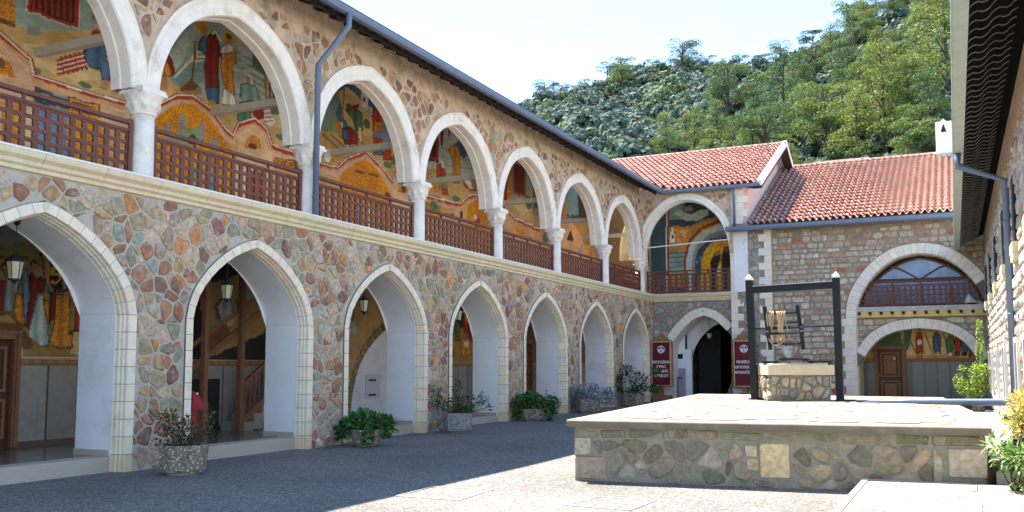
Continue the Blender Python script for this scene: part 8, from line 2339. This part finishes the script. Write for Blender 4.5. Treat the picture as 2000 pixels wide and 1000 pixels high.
while r < 236:
    step = 2.5+r*0.0055
    n = int(math.radians(46)*r/step)
    for k in range(n):
        a = -34+46*(k+G.rand())/n; q = r+G.uniform(-1.6, 1.6)
        if q > ridge_r(a)+2: continue
        gap = float(vnoise(np.array([[a*1.0]]), np.array([[q*0.11]]), 0.9, 21)[0, 0])
        if gap > 0.93 and G.rand() < 0.7: continue
        x = 11.6+q*math.sin(math.radians(a)); y = q*math.cos(math.radians(a))
        if q > 150 and -5.5 < a < -3.4 and q > 165 and G.rand() < 0.8: continue
        z = float(hill_z(np.array(a), np.array(q)))
        s = G.uniform(1.5, 2.9); V, up_ = BV[G.randint(len(BV))]
        th = G.uniform(0, 6.28); c, sn = math.cos(th), math.sin(th)
        W = np.stack([(V[:, 0]*c-V[:, 1]*sn)*s+x, (V[:, 0]*sn+V[:, 1]*c)*s+y, V[:, 2]*s*G.uniform(0.8, 1.15)+z-0.3], 1)
        base = np.array([(0.095, 0.145, 0.115), (0.115, 0.160, 0.130), (0.075, 0.120, 0.095), (0.13, 0.18, 0.09)][G.randint(4) if G.rand() < 0.9 else 3])
        col = base*G.uniform(0.75, 1.25)*np.repeat(G.uniform(0.75, 1.25, len(V)//4), 4)[:, None]
        Vs.append(W); Cs.append(col); cnt += 1
    r += step*0.92
V = np.concatenate(Vs); F = np.arange(len(V)).reshape(-1, 4)
tag(np_mesh('evergreen_oak_scrub', V, F, M['leaf_far'], np.concatenate(Cs)), kind='stuff', label='blue green oak scrub covering the hillside')
print('bushes', cnt, 'quads', len(F))
# pines: six shapes, crown of needle pads on limbs
def pine_variant(g, kind):
    H = 1.0; lobes = []; limbs = MB()
    bend = [g.uniform(-0.05, 0.05) for _ in range(4)]
    ax = lambda t: Vector((bend[0]*math.sin(t*3)+bend[1]*t, bend[2]*math.sin(t*2.5)+bend[3]*t, t))
    top = 0.95 if kind == 'cone' else 0.82
    limbs.tube([ax(0)-Vector((0, 0, 0.05)), ax(0.25), ax(0.5), ax(0.75), ax(top)], [0.024, 0.019, 0.014, 0.009, 0.004], 6)
    if kind == 'cone':
        nl = 20
        for k in range(nl):
            t = 0.20+0.78*k/nl; R = 0.30*(1-t)**0.75+0.03
            for j in range(2):
                a = g.uniform(0, 6.28); rr2 = R*g.uniform(0.6, 1.0); c = ax(t)+Vector((math.cos(a)*rr2, math.sin(a)*rr2, 0.02+g.uniform(-.02, .02)))
                s = 0.055+0.07*(1-t); lobes.append([c.x, c.y, c.z, s*1.3, s*1.3, s*0.62]); limbs.tube([ax(t-0.03), c], [0.006, 0.003], 4, cap=False)
        lobes.append([*ax(0.97), 0.05, 0.05, 0.06])
    else:
        t0 = 0.55 if kind == 'umbrella' else 0.32
        for k in range(13 if kind == 'umbrella' else 22):
            t = g.uniform(t0, 0.90); a = g.uniform(0, 6.28); R = (0.36 if kind == 'umbrella' else 0.27)*math.sqrt(max(0.05, 1-((t-0.62)/0.42)**2))*g.uniform(0.45, 1)
            c = ax(t*0.9)+Vector((math.cos(a)*R, math.sin(a)*R, 0.06)); s = g.uniform(0.07, 0.12)
            lobes.append([c.x, c.y, c.z, s*1.25, s*1.25, s*0.6]); limbs.tube([ax(max(0.2, t-0.18)), ax(t*0.9).lerp(c, 0.5)+Vector((0, 0, -0.01)), c], [0.009, 0.006, 0.003], 4, cap=False)
    V, up_ = clump(g, np.array(lobes), 6000, 0.0072, up=0.5, flat=0.8)
    return V, limbs
class G2:                                  # adapter so that numpy state serves both styles
    def __init__(s, seed): s.r = np.random.RandomState(seed)
    def __getattr__(s, k): return getattr(s.r, k)
PM = []
for k, kind in enumerate(['cone', 'round', 'cone', 'umbrella', 'round', 'cone', 'round', 'umbrella']):
    gg = G2(100+k); V, limbs = pine_variant(gg, kind)
    tint = [(0.185, 0.235, 0.06), (0.12, 0.18, 0.07), (0.21, 0.255, 0.06), (0.065, 0.105, 0.06), (0.13, 0.19, 0.075), (0.10, 0.16, 0.065), (0.18, 0.235, 0.06), (0.075, 0.115, 0.065)][k]
    me = bpy.data.meshes.new('pine_crown'); Fq = np.arange(len(V)).reshape(-1, 4)
    me.vertices.add(len(V)); me.vertices.foreach_set('co', V.astype(np.float32).ravel()); me.loops.add(Fq.size); me.loops.foreach_set('vertex_index', Fq.astype(np.int32).ravel())
    me.polygons.add(len(Fq)); me.polygons.foreach_set('loop_start', np.arange(0, Fq.size, 4, dtype=np.int32)); me.update(calc_edges=True)
    at = me.color_attributes.new('col', 'FLOAT_COLOR', 'POINT'); arr = np.ones((len(V), 4), np.float32)
    arr[:, :3] = np.array(tint)*np.repeat(gg.uniform(0.7, 1.3, len(V)//4), 4)[:, None]; at.data.foreach_set('color', arr.ravel()); me.materials.append(M['leaf_far'])
    PM.append((kind, me, limbs.mesh('pine_trunk', M['bark'])))
RID = 'pines standing on the skyline'
def pine(az_, r_, h, v, label, group=None):
    x = 11.6+r_*math.sin(math.radians(az_)); y = r_*math.cos(math.radians(az_)); z = float(hill_z(np.array(az_), np.array(r_)))-0.3
    t = thing('pine_tree', (x, y, z), label, 'tree', group); th = (az_*37+r_) % 6.28
    kind, me, tm = PM[v]
    for nm, q in (('crown', me), ('trunk', tm)):
        wd = 1.4 if group == RID else 1.0
        o = link_mesh(nm, q, t); o.scale = (h*wd, h*wd, h); o.rotation_euler = (0, 0, th)
RID = 'pines standing on the skyline'
for a, dr, h, v, lb in [(-23.6, -6, 9.5, 1, 'big round pine on the skyline at the far left end of the ridge'), (-22.7, 0, 7.5, 3, 'thin pine on the skyline just right of the leftmost big pine'),
        (-21.4, 0, 6.5, 4, 'small dark pine on the skyline above the left shoulder of the hill'), (-19.9, 0, 7.5, 7, 'thin flat pine on the skyline on the rising left ridge'),
        (-17.0, 0, 6.5, 4, 'pine on the skyline left of the largest ridge pine'), (-15.4, -8, 12.5, 1, 'largest broad pine on the middle of the ridge'), (-14.9, 1, 9, 4, 'pine on the ridge close behind the broad middle pine'),
        (-13.7, 0, 6.5, 7, 'thin see-through pine on the skyline right of the broad pine'), (-11.8, 0, 7.5, 4, 'compact dark pine alone on the skyline'), (-10.4, 0, 6, 7, 'faint thin pine on the skyline between two dark pines'),
        (-9.2, -2, 9, 1, 'wide dark pine group tree where the ridge starts to climb'), (-7.5, 0, 7.5, 3, 'umbrella shaped pine silhouetted on a bare rock of the ridge'), (-6.4, -1, 5.5, 4, 'small round pine on the ridge beside the bare slope'),
        (-4.7, 0, 8, 7, 'flat topped pine on the ridge above the bare earth patch'), (-3.2, 0, 10, 3, 'umbrella pine at the top edge of the photo'), (-2.5, 0, 10, 7, 'second tall pine at the top edge, right of the umbrella pine'),
        (-1.5, -4, 9, 1, 'dark pine high on the ridge close to the right gutter')]:
    pine(a, ridge_r(a)+dr, h*(0.72 if a < -8 else 0.85), v, lb, RID)
gp = random.Random(66)
mid = [(-13.5, 96, 7.5, 2, 'bright pine above the tiled roof, left of the high roof ridge end'), (-14.6, 104, 8, 0, 'yellow green pine just over the high roof'), (-12.6, 132, 12, 4, 'light green pine standing alone amid the blue scrub'),
       (-19.0, 178, 9, 6, 'pale green pine among scrub on the left slope'), (-16.3, 100, 7, 0, 'bright low pine over the left end of the high roof'), (-9.0, 120, 11, 5, 'tall thin pine above the white verge'),
       (-5.2, 118, 10.5, 4, 'pine with a dark forked trunk on the middle slope'), (-3.6, 92, 12, 2, 'tall yellow green pine over the low roof, with a pale trunk'), (-0.2, 98, 15, 2, 'tallest bright pine rising beside the right gutter'),
       (-1.3, 150, 12, 1, 'spreading pine high on the right slope'), (-7.0, 98, 12, 6, 'rounded green pine over the gap between the roofs'), (-10.5, 100, 11, 1, 'dense pine right behind the high roof gable')]
for a, r_, h, v, lb in mid: pine(a, r_, h, v, lb)
used_lb = set(); made = 0
KN = ['slender yellow green pine', 'round headed mid green pine', 'layered bright green pine', 'dark umbrella pine', 'round olive green pine', 'pointed deep green pine', 'round yellow green pine', 'dark flat topped pine']
for k in range(400):
    if made >= 56: break
    a = -15.5+15.8*(gp.random()**0.72); q = gp.uniform(82, 178)
    if a < -9 and q > 125 and gp.random() < 0.7: continue
    if a < -6 and q > 160: continue
    h = gp.uniform(6.0, 9.5); v = gp.choice([0, 1, 2, 4, 5, 6, 2, 0])
    band = 'at the slope foot' if q < 94 else 'low on the slope' if q < 110 else 'half way up the slope' if q < 135 else 'high on the slope' if q < 158 else 'under the ridge'
    where = 'behind the left of the high roof' if a < -12 else 'behind the high roof gable' if a < -8.5 else 'above the join of the two roofs' if a < -6 else 'above the left of the low roof' if a < -4 else 'above the middle of the low roof' if a < -2.2 else 'left of the chimney' if a < -0.9 else 'close to the right gutter'
    lb = '%s %s, %s' % (KN[v], band, where)
    if lb in used_lb: continue
    used_lb.add(lb); made += 1
    pine(a, q, h, v, lb, 'pines crowding the hillside')
# small trees and scrub on the far side of the roofs need no more detail
